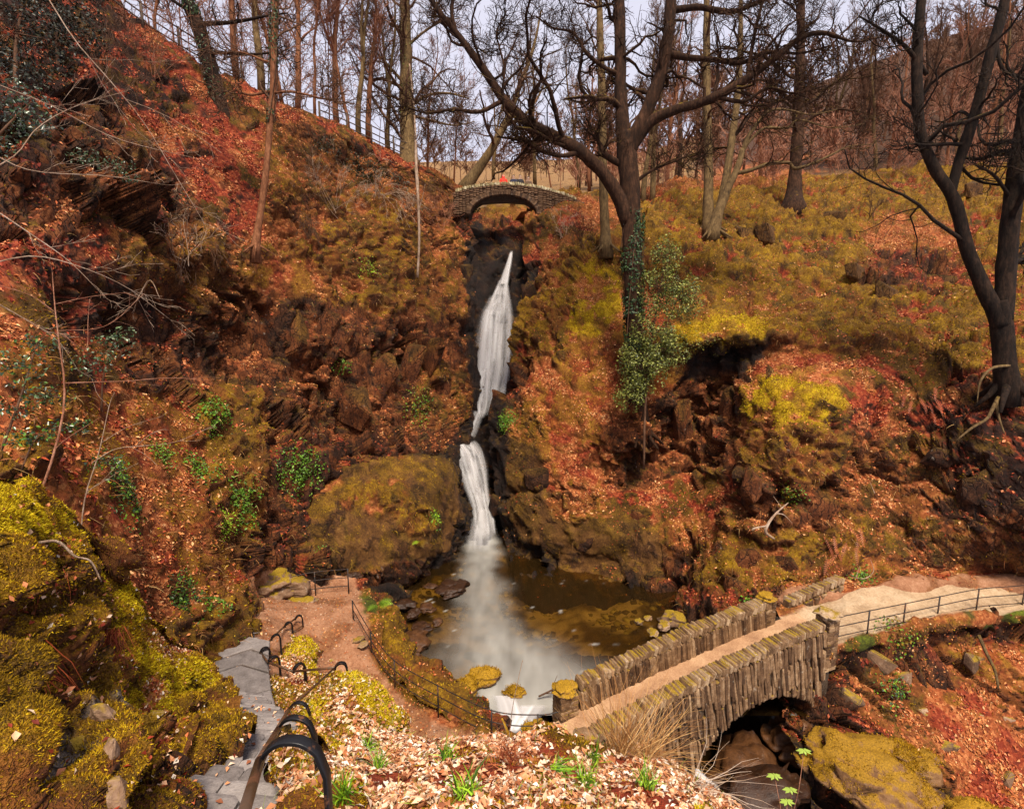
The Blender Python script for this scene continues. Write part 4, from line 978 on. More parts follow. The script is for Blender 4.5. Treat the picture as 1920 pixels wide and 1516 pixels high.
ridge_fence([(600, 228, 32.5), (660, 252, 33.7), (750, 294, 36.2), (800, 318, 37)], 'wooden post and rail fence on the skyline beside the tall grey trunk')

# ---- loose rocks
ROCKS = [rock_mesh('rock', 60 + i, 5 if i < 4 else 4, rough=.45) for i in range(10)]
def rock(name, px, py, s, size, label, mat, i=0, rz=0., group=None, tilt=(0, 0)):
    me = ROCKS[i]; o = placed(name, me, at(px, py, s), (tilt[0], tilt[1], rz), size, mat, None); return tag(o, label, 'rock', group)
rock('boulder', 508, 1098, 19.5, (1.08, .8, .68), 'rounded brown boulder with a mossy top on the earth landing', M_ROCK, 0, .3)
rock('slab_rock', 412, 1088, 18.3, (1.0, .5, .5), 'angular pale slab rock leaning left of the rounded boulder', M_ROCK, 5, -.5, tilt=(.2, .35))
rock('flat_stone', 562, 1128, 19.2, (.55, .38, .24), 'flat grey stone set in the earth walk before the boulder', M_ROCK, 6, .2)
rock('mossy_boulder', 1640, 1462, 14.8, (1.75, 1.2, .98), 'huge cleft boulder covered in orange moss below the footbridge', M_BIGMOSS, 1, -.25, tilt=(.1, .22))
rock('mossy_boulder', 1700, 1425, 15.4, (1.0, .8, .62), 'mossy boulder split off the upper right of the huge orange one', M_BIGMOSS, 2, .6, tilt=(.1, .3))
rock('wet_boulder', 1510, 1385, 16.6, (1.1, .9, .95), 'brown boulder spotted with pale lichen under the bridge arch', M_WETROCK, 3, .2)
rock('wet_boulder', 1400, 1440, 16.2, (1.3, .9, .9), 'black wet boulder beside the white chute under the arch', M_WETROCK, 7, .9)
rock('wet_boulder', 1440, 1490, 14.4, (1.2, .8, .7), 'dark slabby rock in the shaded beck near the huge boulder', M_WETROCK, 8, .5)
rock('mossy_boulder', 1850, 1550, 13.6, (1.1, .8, .45), 'low brown mossy rock at the bottom right corner', M_MOSSROCK, 4, .3)
rock('mossy_rock', 905, 1268, 17.9, (.62, .40, .34), 'jagged mossy rock jutting into the outlet of the pool', M_MOSSROCK, 5, .4)
rock('mossy_rock', 872, 1290, 17.0, (.55, .40, .30), 'dark mossy rock at the foot of the bank by the outlet', M_MOSSROCK, 6, 1.2)
rock('mossy_rock', 968, 1298, 17.3, (.36, .22, .22), 'small dark mossy rock in the middle of the outlet', M_MOSSROCK, 9, .1)
rock('mossy_rock', 1005, 1370, 15.0, (.40, .30, .35), 'round mossy rock beside the pillar at the outlet', M_MOSSROCK, 0, .1)
for k, (px, py, s, sz, i, lab) in enumerate([
 (1265, 1160, 21.4, (.55, .45, .36), 5, 'largest grey stone of the heap on the right pool shore'), (1245, 1172, 20.9, (.30, .24, .2), 6, 'broken grey stone in the heap on the right pool shore'),
 (1225, 1185, 20.5, (.28, .2, .14), 7, 'flat pale stone at the water edge right of the pool'), (1290, 1180, 20.7, (.4, .3, .25), 8, 'angular stone tucked behind the footbridge parapet'),
 (1240, 1203, 20.0, (.3, .22, .16), 9, 'pale stone nearest the parapet on the right pool shore'), (1215, 1158, 21.6, (.2, .16, .12), 5, 'small pale stone standing in the shallows right of the pool'),
 (1198, 1165, 21.3, (.2, .18, .13), 6, 'little reddish stone in the shallows right of the pool')]):
    rock('shore_stone', px, py, s, sz, lab, M_ROCK, i, k * .8, 'stones on the right pool shore')
for k, (px, py, s, sz, i, lab) in enumerate([
 (808, 1098, 23.9, (.30, .2, .12), 5, 'pale flat stone in the shallows under the mossy crag'), (845, 1102, 23.9, (.75, .6, .30), 0, 'broad ochre boulder under water beside the white plume'),
 (735, 1112, 22.9, (.35, .3, .22), 6, 'dark stone at the pool edge below the mossy crag'), (760, 1132, 22.3, (.45, .35, .22), 7, 'wet brown slab in the shallows left of the pool'),
 (775, 1150, 21.6, (.36, .26, .2), 8, 'wet brown stone near the fern bank'), (800, 1140, 22.0, (.4, .3, .2), 9, 'brown cobble lying in the left shallows'),
 (790, 1175, 20.9, (.42, .36, .2), 4, 'low wet stone left of the white plume'), (820, 1165, 21.3, (.25, .2, .15), 5, 'small wet stone close to the white plume'),
 (700, 1072, 23.0, (.55, .4, .35), 2, 'rounded rock at the foot of the mossy crag'), (660, 1080, 22.0, (.4, .3, .25), 3, 'rock between the short fence and the mossy crag'),
 (770, 1210, 19.9, (.9, .7, .45), 1, 'dark wet hummock of rock below the fern bank')]):
    rock('shallows_stone', px, py, s, sz, lab, M_WETROCK, i, k * 1.1, 'wet stones in the left shallows')
rock('white_stone', 652, 1447, 4.95, (.16, .10, .05), 'white flat stone lying on the leaf litter beside the hooped rail', M_PALE if 'M_PALE' in globals() else M_ROCK, 5, .2)
for k, (px, py, s, w, lab) in enumerate([(655, 1203, 17.3, .26, 'pale flagstone set in the walk nearest the pool fence'), (672, 1197, 17.3, .22, 'pale flagstone at the fence side of the walk'), (682, 1207, 17.1, .2, 'small flagstone beside the second fence post'), (620, 1225, 16.9, .4, 'long flat sill stone at the foot of the mossy wall')]):
    rock('flagstone', px, py, s, (w, w * .7, .05), lab, M_COPE, 5 + k, k * .7, 'flagstones in the earth walk')
# ------------------------------------------------------------------ trees
def bark_material(name, c0, c1, c2, moss=.5, mosscol=(.20, .125, .010), scale=1.0):
    m, nt, b = nmat(name); P = world_pos(nt)
    mp = nt.nodes.new('ShaderNodeMapping'); nt.links.new(P, mp.inputs[0]); mp.inputs['Scale'].default_value = (1, 1, .28)
    f = math_n(nt, 'ADD', math_n(nt, 'MULTIPLY', nz(nt, mp.outputs[0], 9 * scale, 5, .7), .7), math_n(nt, 'MULTIPLY', nz(nt, P, 1.3, 3), .3))
    c = ramp(nt, f, [(.32, c0), (.5, c1), (.68, c2)])
    if moss:
        g = nt.nodes.new('ShaderNodeNewGeometry'); sx = nt.nodes.new('ShaderNodeSeparateXYZ'); nt.links.new(g.outputs['Normal'], sx.inputs[0])
        mk = maprange(nt, math_n(nt, 'ADD', math_n(nt, 'MULTIPLY', sx.outputs[2], .5), nz(nt, P, 1.9, 4, .7)), 1.10 - moss * .5, 1.26 - moss * .5)
        c = mixc(nt, mk, c, ramp(nt, nz(nt, P, 24, 3), [(.35, tuple(x * .4 for x in mosscol)), (.65, mosscol)]))
    nt.links.new(c, b.inputs['Base Color']); b.inputs['Roughness'].default_value = .9; b.inputs['Specular IOR Level'].default_value = .2
    bump(nt, b, nz(nt, mp.outputs[0], 11 * scale, 5, .75), 1.0, .06)
    return m
M_OAK = bark_material('dark_oak_bark', (.007, .0035, .002), (.034, .014, .006), (.100, .044, .022), .45)
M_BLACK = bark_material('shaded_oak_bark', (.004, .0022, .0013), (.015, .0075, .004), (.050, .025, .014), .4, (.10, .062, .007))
M_GREYBARK = bark_material('lichen_bark', (.035, .022, .010), (.130, .078, .032), (.240, .155, .065), .35)
M_REDBARK = bark_material('red_brown_bark', (.060, .021, .010), (.200, .075, .033), (.340, .150, .075), .1)
M_TWIG = bark_material('twig_bark', (.040, .018, .010), (.110, .052, .028), (.200, .110, .065), .15)
M_REDTWIG = bark_material('red_twig_bark', (.120, .042, .022), (.300, .125, .070), (.500, .260, .170), 0)
M_PALETWIG = bark_material('pale_twig_bark', (.13, .075, .045), (.34, .22, .145), (.56, .43, .33), 0)

def level(P, Rr, rg, m, t0=.25, t1=1.0, ratio=.45, ang=(.6, 1.2), wig=.22, up=.05, n=6, rad=.55, tip=.3, lmin=0, flat=0):
    """children of every branch in P (B,k,3): m for each"""
    B, k, _ = P.shape
    L = np.linalg.norm(np.diff(P, axis=1), axis=2).sum(1)
    b = np.repeat(np.arange(B), m); t = rg.uniform(t0, t1, len(b)); f = t * (k - 1); i = np.minimum(f.astype(int), k - 2); u = (f - i)[:, None]
    p = P[b, i] * (1 - u) + P[b, i + 1] * u; T = P[b, i + 1] - P[b, i]; T /= np.maximum(np.linalg.norm(T, axis=1, keepdims=True), 1e-9)
    r0 = (Rr[b, i] * (1 - u[:, 0]) + Rr[b, i + 1] * u[:, 0]) * rad * rg.uniform(.7, 1.15, len(b))
    q = rg.normal(size=(len(b), 3)); q[:, 2] *= (1 - flat); q -= T * (q * T).sum(1, keepdims=True); q /= np.maximum(np.linalg.norm(q, axis=1, keepdims=True), 1e-9)
    a = rg.uniform(*ang, len(b))[:, None]; d = T * np.cos(a) + q * np.sin(a)
    ln = np.maximum(L[b] * ratio * rg.uniform(.5, 1.25, len(b)) * (1.15 - .6 * t), lmin)
    out = np.zeros((len(b), n, 3)); out[:, 0] = p
    for j in range(1, n):
        d = d + wig * rg.normal(size=d.shape) + np.array([0, 0, up]); d /= np.linalg.norm(d, axis=1, keepdims=True)
        out[:, j] = out[:, j - 1] + d * (ln / (n - 1))[:, None]
    rr = r0[:, None] * np.linspace(1, tip, n)[None]
    return out, rr
def strips(P, Rr, rg):
    """finest twigs: a twisted blade each"""
    B, n, _ = P.shape; d = P[:, -1] - P[:, 0]; s = np.cross(d, rg.normal(size=d.shape)); s /= np.maximum(np.linalg.norm(s, axis=1, keepdims=True), 1e-9)
    V = np.stack([P - s[:, None] * Rr[..., None], P + s[:, None] * Rr[..., None]], 2).reshape(-1, 3); idx = np.arange(B * n * 2).reshape(B, n, 2)
    return V, np.stack([idx[:, :-1, 0], idx[:, :-1, 1], idx[:, 1:, 1], idx[:, 1:, 0]], -1).reshape(-1, 4)
def limb(ctrl, n=None):
    c = np.array([[*at(a, b, s), r] for a, b, s, r in ctrl]); n = n or max(6, len(ctrl) * 4)
    return catmull(c, n)
def trunk_mesh(limbs, k=10, rg=None, flare=None, rough=.05):
    mb = MB()
    for C in limbs:
        P, r = C[:, :3], np.maximum(C[:, 3], .004)
        V, Q, T = tubes(P[None], r[None], k)
        V = V + (rough * np.repeat(r, k)[:, None] if False else 0)
        if rough:
            nk = len(P) * k; c = np.repeat(P, k, 0); dv = V[:nk] - c
            V[:nk] = c + dv * (1 + rough * 3.0 * fbm(V[:nk] * np.array([1, 1, .5], np.float32), 2.2, 3, 7))[:, None]
        mb.add(V, Q, T)
    return mb
def resample(C, n):
    u = np.linspace(0, len(C) - 1, n); i = np.minimum(u.astype(int), len(C) - 2); f = (u - i)[:, None]; return C[i] * (1 - f) + C[i + 1] * f
def bare_tree(name, limbs, label, seed, plan, mat=M_OAK, twig=None, group=None, k=10, flare=1.5, base=None, rough=.05):
    """limbs: control lists (px, py, s, radius), the first is the trunk. plan: levels of side branches"""
    rg = np.random.default_rng(seed); Ls = [limb(l) if not isinstance(l, np.ndarray) else l for l in limbs]
    if flare:
        t = Ls[0]; d = np.linalg.norm(t[:, :3] - t[0, :3], axis=1); t[:, 3] *= 1 + (flare - 1) * np.exp(-d / (t[0, 3] * 2.2))
        t[0, 2] -= .5
    org = Ls[0][0, :3].copy()
    root = thing(name, org, label, 'tree', group)
    if flare and flare > 1.05:
        r0 = Ls[0][1, 3] / flare; b0 = Ls[0][1, :3]
        for j in range(6):
            a = j * 1.05 + rg.uniform(-.3, .3); d = np.array([math.cos(a), math.sin(a), 0]); ln = r0 * rg.uniform(2.6, 4.4)
            Ls.append(np.array([[*(b0 + d * r0 * .35 + [0, 0, r0 * 1.2]), r0 * .42], [*(b0 + d * r0 * .9 + [0, 0, r0 * .1]), r0 * .36], [*(b0 + d * ln * .55 + [0, 0, -r0 * .75]), r0 * .26], [*(b0 + d * ln + [0, 0, -r0 * 1.9]), r0 * .12]]))
    nroot = 6 if flare and flare > 1.05 else 0
    tm = trunk_mesh(Ls, k, rough=rough); Ls = Ls[:len(Ls) - nroot]; obj('trunk', tm.mesh('trunk', True, org), mat, root)
    crown = MB(); first = plan[0].get('skip', 0)
    P = np.stack([resample(C, 12)[:, :3] for C in Ls[first:]]); Rr = np.stack([resample(C, 12)[:, 3] for C in Ls[first:]])
    for lv in plan:
        lv = dict(lv); sides = lv.pop('k', 4); lv.pop('skip', 0); rmin = lv.pop('rmin', .006); rmax = lv.pop('rmax', .12)
        P, Rr = level(P, Rr, rg, **lv); Rr = np.clip(Rr, rmin, rmax)
        V, Q = tubes(P, Rr, sides, False)[:2] if sides else strips(P, Rr, rg); crown.add(V, Q)
    obj('crown', crown.mesh('crown', True, org), twig or mat, root)
    return root
OAK = [dict(m=18, t0=.22, ratio=.34, ang=(.5, 1.25), wig=.34, up=.06, n=9, rad=.45, k=4, rmin=.02, lmin=1.4), dict(m=8, t0=.15, ratio=.5, ang=(.5, 1.2), wig=.36, up=.06, n=7, rad=.55, k=3, rmin=.010, lmin=.7), dict(m=7, t0=.1, ratio=.55, ang=(.4, 1.2), wig=.32, up=.05, n=4, rad=.6, k=0, rmin=.0075, lmin=.35)]
bare_tree('oak_tree', [
 [(1199,815,26.1,.44), (1196,755,25.8,.40), (1191,650,25.3,.38), (1187,540,25,.42), (1184,430,25,.46), (1180,340,25,.46), (1174,280,25,.46), (1170,250,25,.40)],
 [(1174,290,25,.38), (1168,240,25,.34), (1164,170,25,.29), (1163,90,25,.27), (1161,0,25,.25), (1156,-140,25,.18), (1150,-300,25,.08)],
 [(1178,285,25,.38), (1195,245,24.8,.34), (1218,195,24.6,.30), (1241,130,24.3,.27), (1253,60,24,.25), (1259,-20,23.8,.23), (1266,-160,23.6,.16), (1270,-300,23.5,.07)],
 [(1182,280,25,.32), (1215,232,24.7,.27), (1260,208,24.3,.23), (1310,193,24,.20), (1345,180,23.7,.19), (1400,148,23.3,.17), (1455,108,23,.14), (1500,72,22.8,.12), (1545,62,22.7,.09), (1600,78,22.6,.05), (1650,70,22.5,.03)],
 [(1180,420,25,.40), (1160,368,24.8,.32), (1122,315,24.5,.29), (1080,278,24.2,.28), (1030,252,24,.26), (985,226,23.8,.24), (945,187,23.6,.21), (915,142,23.4,.18), (885,100,23.2,.16), (850,55,23,.13), (815,10,22.8,.11), (780,-60,22.6,.08), (740,-140,22.5,.05)],
 [(940,190,23.6,.10), (898,210,23.4,.085), (850,205,23.2,.07), (800,212,23,.05), (755,200,22.9,.03), (720,205,22.9,.02)],
 [(855,60,23,.09), (847,25,22.9,.08), (850,-30,22.9,.06), (840,-100,22.9,.03)],
 [(922,152,23.4,.06), (945,132,23.3,.05), (936,88,23.2,.04), (931,60,23.2,.035), (950,20,23.1,.02)],
 [(1165,140,25,.11), (1135,128,24.8,.09), (1100,100,24.5,.08), (1075,62,24.3,.06), (1035,52,24.2,.05), (1005,30,24.1,.03)],
 [(1248,100,24.2,.17), (1290,108,24,.14), (1340,112,23.8,.12), (1390,118,23.6,.10), (1440,98,23.4,.08), (1500,100,23.2,.05), (1560,85,23.1,.03)],
 [(1258,20,24,.15), (1310,14,23.7,.13), (1370,22,23.4,.11), (1420,5,23.2,.09), (1480,-25,23,.06), (1540,-40,23,.03)],
 [(1345,182,23.7,.10), (1395,190,23.5,.08), (1440,165,23.3,.06), (1490,175,23.2,.04), (1550,160,23.1,.025)],
 [(1400,150,23.3,.09), (1408,100,23.2,.08), (1420,40,23.1,.07), (1435,-20,23,.05), (1440,-90,23,.03)],
 [(1186,345,25,.09), (1225,318,24.8,.07), (1270,300,24.6,.05), (1320,282,24.4,.03)],
 [(1088,285,24.2,.13), (1050,292,24,.10), (1010,280,23.9,.08), (985,262,23.8,.05), (960,250,23.8,.03)],
 [(1170,312,25,.16), (1135,290,24.8,.13), (1120,262,24.7,.08), (1095,240,24.6,.04)]],
 'great dark oak with an ivy-clad trunk and a long limb over the gorge', 3, [dict(OAK[0], skip=1), OAK[1], OAK[2]], M_OAK, k=12)
bare_tree('oak_tree', [
 [(1888,735,19.6,.40), (1884,690,19.5,.37), (1880,640,19.5,.35), (1876,590,19.4,.34), (1872,565,19.4,.30)],
 [(1878,610,19.4,.32), (1864,580,19.4,.28), (1844,540,19.4,.24), (1815,470,19.4,.22), (1797,400,19.4,.21), (1782,362,19.4,.20), (1752,315,19.4,.19), (1728,255,19.4,.18), (1720,180,19.3,.175), (1720,90,19.2,.165), (1728,0,19.1,.15), (1735,-120,19,.10), (1738,-240,19,.05)],
 [(1782,365,19.4,.17), (1795,315,19.3,.17), (1808,275,19.2,.17), (1830,205,19.0,.17), (1850,130,18.8,.17), (1872,50,18.6,.16), (1892,-30,18.5,.14), (1915,-140,18.4,.08)],
 [(1880,600,19.4,.32), (1884,540,19.4,.30), (1890,460,19.3,.29), (1900,370,19.2,.28), (1912,290,19.1,.27), (1926,200,19,.25), (1945,80,18.9,.22), (1960,-80,18.8,.15)],
 [(1738,140,19.3,.08), (1700,90,19.1,.07), (1660,60,19,.05), (1610,30,18.9,.03)],
 [(1812,272,19.2,.07), (1780,270,19.1,.06), (1745,272,19,.05), (1715,270,18.9,.03)],
 [(1868,70,18.7,.06), (1880,130,18.6,.05), (1930,150,18.5,.03)],
 [(1900,380,19.2,.07), (1865,330,19,.05), (1830,310,18.9,.03)]],
 'black forked tree with a swept V trunk on the bank at the far right', 5, [dict(OAK[0], skip=1, m=9), dict(OAK[1], m=6), dict(OAK[2], m=5)], M_BLACK, k=12, flare=1.1)
bare_tree('oak_tree', [
 [(425,245,26.6,.42), (412,205,26.5,.38), (399,150,26.4,.35), (384,90,26.2,.33), (368,40,26,.31), (352,0,25.8,.28), (338,-80,25.6,.22), (330,-200,25.5,.1)],
 [(372,45,26,.12), (410,44,25.8,.10), (450,40,25.6,.08), (500,30,25.5,.05), (540,25,25.4,.03)],
 [(388,98,26.2,.10), (430,100,26,.08), (470,102,25.8,.06), (520,98,25.7,.03)],
 [(362,25,26,.10), (330,5,25.9,.07), (300,-20,25.8,.04)]],
 'dark leaning ivy-clad trunk on the red leaf slope under the fence', 9, [dict(OAK[0], skip=1, m=7), dict(OAK[1], m=5), dict(OAK[2], m=5)], M_BLACK, k=10)
bare_tree('leaning_tree', [
 [(478,470,22.3,.19), (484,430,22.4,.15), (493,370,22.5,.14), (500,310,22.5,.13), (506,240,22.6,.13), (512,160,22.6,.14), (513,80,22.6,.13), (516,0,22.6,.12), (520,-120,22.6,.07), (524,-240,22.6,.03)],
 [(510,170,22.6,.06), (470,178,22.4,.05), (440,170,22.3,.035), (420,182,22.2,.02)],
 [(507,175,22.6,.06), (545,172,22.4,.05), (585,180,22.3,.035), (630,190,22.2,.02)],
 [(512,120,22.6,.06), (490,112,22.4,.05), (450,98,22.3,.035), (400,103,22.2,.02)]],
 'slim orange-barked tree bent at its foot on the left slope', 13, [dict(OAK[0], m=14, t0=.45, ratio=.2), dict(OAK[1], m=6), dict(OAK[2], m=5)], M_REDBARK, M_TWIG, k=9, flare=1.2)
bare_tree('tall_tree', [
 [(768,318,36.6,.58), (765,270,36.8,.50), (762,190,37,.46), (761,100,37,.40), (759,0,37,.34), (757,-120,37,.26), (755,-260,37,.12)],
 [(762,205,37,.12), (800,180,36.6,.10), (840,175,36.3,.07), (880,185,36.1,.04)],
 [(761,160,37,.12), (725,120,36.8,.09), (700,90,36.6,.06), (680,50,36.5,.04)],
 [(762,215,37,.11), (805,225,36.6,.08), (850,235,36.4,.05), (890,228,36.2,.03)],
 [(760,90,37,.11), (795,60,36.7,.08), (830,40,36.5,.05), (860,35,36.4,.03)]],
 'tall straight grey-brown tree on the gorge rim left of the high bridge', 17, [dict(m=26, t0=.15, ratio=.22, ang=(.9, 1.5), wig=.20, up=.03, n=8, rad=.3, k=5, rmin=.02, lmin=2.2, rmax=.1), dict(m=9, t0=.15, ratio=.45, ang=(.4, 1.0), wig=.22, up=.02, n=6, rad=.5, k=3, rmin=.010, lmin=.6), dict(m=4, t0=.1, ratio=.5, ang=(.4, 1.0), wig=.25, up=.03, n=4, rad=.6, k=0, rmin=.010, lmin=.3)], M_GREYBARK, M_TWIG, k=10)
bare_tree('birch_sapling', [
 [(783,520,30.8,.07), (786,450,31,.07), (784,370,31,.08), (781,320,31,.10), (779,260,31,.06), (776,200,31,.05), (768,120,31,.03)],
 [(783,400,31,.03), (792,370,30.8,.02), (797,345,30.7,.01)]],
 'thin pale birch pole standing on the edge of the gorge', 19, [dict(m=10, t0=.5, ratio=.2, ang=(.6, 1.2), wig=.2, n=6, rad=.5, k=3, rmin=.01, lmin=.6), dict(m=5, ratio=.5, n=4, k=3, rmin=.007, lmin=.3)], M_PALETWIG, M_TWIG, k=7, flare=0)
bare_tree('leaning_tree', [
 [(868,356,41.5,.45), (884,335,41.8,.40), (905,305,42,.36), (930,265,42,.31), (955,215,42,.26), (975,160,42,.2), (1000,90,42,.12), (1015,20,42,.06)],
 [(945,235,42,.15), (985,215,42,.11), (1015,170,42,.07), (1030,120,42,.04)]],
 'tree leaning right over the left end of the high bridge', 23, [dict(OAK[0], m=12, t0=.4, ratio=.35), dict(OAK[1], m=6), dict(OAK[2], m=4)], M_GREYBARK, M_TWIG, k=9)
bare_tree('beech_tree', [[(1137,468,31,.30), (1134,420,31,.27), (1131,330,31,.26), (1129,240,31,.25), (1128,150,31,.23), (1125,50,31,.2), (1122,-80,31,.12), (1120,-220,31,.05)]],
 'pale straight trunk on the mossy rim just left of the great oak', 29, [dict(OAK[0], m=16, t0=.35, ratio=.22), dict(OAK[1], m=6), dict(OAK[2], m=4)], M_GREYBARK, M_TWIG, k=9)
bare_tree('beech_tree', [
 [(1330,432,33.6,.36), (1328,380,33.8,.31), (1328,300,34,.28), (1326,220,34,.27), (1325,130,34,.25), (1325,30,34,.2), (1324,-100,34,.12), (1324,-240,34,.05)]],
 'straight smooth trunk standing behind the crooked tree on the right terrace', 31, [dict(OAK[0], m=14, t0=.4, ratio=.22), dict(OAK[1], m=6), dict(OAK[2], m=4)], M_GREYBARK, M_TWIG, k=9)
bare_tree('crooked_tree', [
 [(1335,438,32.6,.36), (1345,405,32.6,.30), (1358,370,32.6,.25), (1372,338,32.6,.22), (1385,308,32.6,.2), (1392,280,32.6,.17)],
 [(1392,285,32.6,.15), (1402,258,32.5,.13), (1420,232,32.4,.11), (1440,210,32.3,.09), (1470,205,32.2,.07), (1520,215,32.1,.04), (1570,205,32,.02)],
 [(1380,325,32.6,.13), (1405,320,32.4,.12), (1440,308,32.2,.11), (1478,305,32,.10), (1490,316,31.9,.10), (1520,308,31.8,.08), (1560,290,31.6,.06), (1590,275,31.5,.04), (1640,270,31.4,.02)],
 [(1390,285,32.6,.10), (1410,260,32.4,.09), (1435,240,32.3,.08), (1475,240,32.2,.07), (1500,225,32.1,.05), (1560,240,32,.03), (1620,232,31.9,.02)],
 [(1350,390,32.8,.26), (1362,330,33,.24), (1374,250,33.2,.22), (1384,170,33.4,.2), (1388,80,33.5,.16), (1390,-60,33.5,.1), (1392,-180,33.5,.05)]],
 'crooked oak with twisting mossy branches reaching right on the right terrace', 37, [dict(OAK[0], m=11, skip=1), dict(OAK[1], m=6), dict(OAK[2], m=5)], M_GREYBARK, M_OAK, k=9)
bare_tree('oak_tree', [
 [(1486,398,37.5,.55), (1489,350,38,.42), (1493,280,38,.38), (1498,210,38,.36), (1500,130,38,.33), (1502,30,38,.27), (1503,-100,38,.18), (1504,-240,38,.08)],
 [(1496,240,38,.15), (1530,215,37.8,.12), (1570,205,37.6,.08), (1620,210,37.5,.04)], [(1498,200,38,.15), (1460,170,37.8,.12), (1430,150,37.6,.08), (1400,155,37.5,.04)]],
 'stout oak with spreading roots standing back on the right terrace', 41, [dict(OAK[0], m=12, t0=.3), dict(OAK[1], m=6), dict(OAK[2], m=4)], M_OAK, k=9, flare=1.8)

# ---- slender bare trees, a few kinds each copied with its parts
def slender(seed, h, r0, mat, twig, lean=.05, m=22, kind='slim'):
    rg = np.random.default_rng(seed); n = 14; d = np.array([0, 0, 1.0]); p = np.zeros(3); P = [p.copy()]
    for i in range(n): d = d + rg.normal(size=3) * lean; d[2] = max(d[2], .8); d /= np.linalg.norm(d); p = p + d * h / n; P.append(p.copy())
    P = np.array(P); Rr = r0 * np.linspace(1, .12, n + 1); C = np.concatenate([P, Rr[:, None]], 1); C[0, 2] -= .5
    limbs = [C]
    if kind == 'fork':
        a = C[5:].copy(); a[:, :3] = a[0, :3] + (a[:, :3] - a[0, :3]) @ np.array([[.9, 0, .25], [0, 1, 0], [-.25, 0, .95]]) ; a[:, 3] *= .75; limbs.append(a)
    tm = trunk_mesh(limbs, 7, rough=.03).mesh('trunk')
    cr = MB(); Pb = np.stack([resample(c, 12)[:, :3] for c in limbs]); Rb = np.stack([resample(c, 12)[:, 3] for c in limbs])
    for lv in (dict(m=m, t0=.25, ratio=.24, ang=(.35, .9), wig=.13, up=.10, n=7, rad=.38, k=4, rmin=.014, lmin=1.2), dict(m=9, t0=.2, ratio=.45, ang=(.3, .8), wig=.18, up=.08, n=5, rad=.5, k=3, rmin=.009, lmin=.5), dict(m=6, t0=.2, ratio=.55, ang=(.3, .9), wig=.2, up=.06, n=4, rad=.6, k=0, rmin=.011, lmin=.35)):
        k = lv.pop('k'); rmin = lv.pop('rmin'); Pb, Rb = level(Pb, Rb, rg, **lv); Rb = np.maximum(Rb, rmin); V, Q = tubes(Pb, Rb, k, False)[:2] if k else strips(Pb, Rb, rg); cr.add(V, Q)
    tm.materials.append(mat); cm = cr.mesh('crown'); cm.materials.append(twig); return tm, cm
KINDS = [slender(201, 15, .20, M_REDBARK, M_REDTWIG), slender(202, 13, .14, M_REDBARK, M_REDTWIG, .09, 16), slender(203, 16, .26, M_GREYBARK, M_TWIG, .06, 20, 'fork'), slender(204, 12, .11, M_REDBARK, M_REDTWIG, .12, 14, 'fork'), slender(205, 17, .30, M_OAK, M_TWIG, .08, 22, 'fork')]
ORD = ['first', 'second', 'third', 'fourth', 'fifth', 'sixth', 'seventh', 'eighth', 'ninth', 'tenth', 'eleventh', 'twelfth', 'thirteenth', 'fourteenth', 'fifteenth', 'sixteenth', 'seventeenth', 'eighteenth']
def stand(places, name, what, group, seed):
    r = random.Random(seed)
    for i, (px, py, s, k, sc) in enumerate(sorted(places)):
        tm, cm = KINDS[k]
        o = thing(name, at(px, py, s), what.format(ORD[i]), 'tree', group, r.uniform(0, 6.28)); o.scale = (sc, sc, sc * r.uniform(.92, 1.1))
        obj('trunk', tm, None, o); obj('crown', cm, None, o)
stand([(290, 60, 27.5, 3, .8), (445, 150, 31, 0, 1), (490, 172, 31.5, 2, .9), (530, 190, 33, 1, 1), (557, 205, 33, 0, 1.0), (590, 218, 34, 3, 1), (632, 235, 35, 0, 1.05), (655, 246, 34.5, 3, 1), (672, 254, 35, 2, .75), (690, 260, 36, 0, 1), (728, 284, 37.5, 2, .7), (800, 330, 40, 1, .8), ],
      'slim_tree', '{} slim red-twigged tree from the left along the fenced ridge', 'slim trees on the left ridge', 1)
stand([(850, 345, 44, 1, .65), (1003, 340, 50, 2, .75), (1035, 365, 42, 1, .55), (1085, 350, 52, 2, .8), (1105, 350, 46, 0, .8), (925, 330, 70, 2, .9), ],
      'slim_tree', '{} slender bare tree from the left behind the high bridge', 'bare trees behind the high bridge', 2)
stand([(1205, 385, 38, 2, .8), (1222, 385, 39, 2, .85), (1252, 360, 44, 0, 1), (1275, 350, 47, 4, .8), (1425, 345, 50, 0, 1), (1592, 335, 55, 4, .9), (1640, 330, 55, 2, .9), (1665, 335, 52, 0, .9), (1752, 310, 50, 4, .85), (1772, 325, 47, 1, 1), (1790, 315, 52, 2, .9), (1838, 320, 46, 0, 1), (1550, 320, 62, 2, 1), (1700, 310, 58, 4, .9), (1870, 310, 50, 2, .9)],
      'bare_tree', '{} bare tree from the left at the back of the right terrace', 'bare trees on the right terrace', 3)
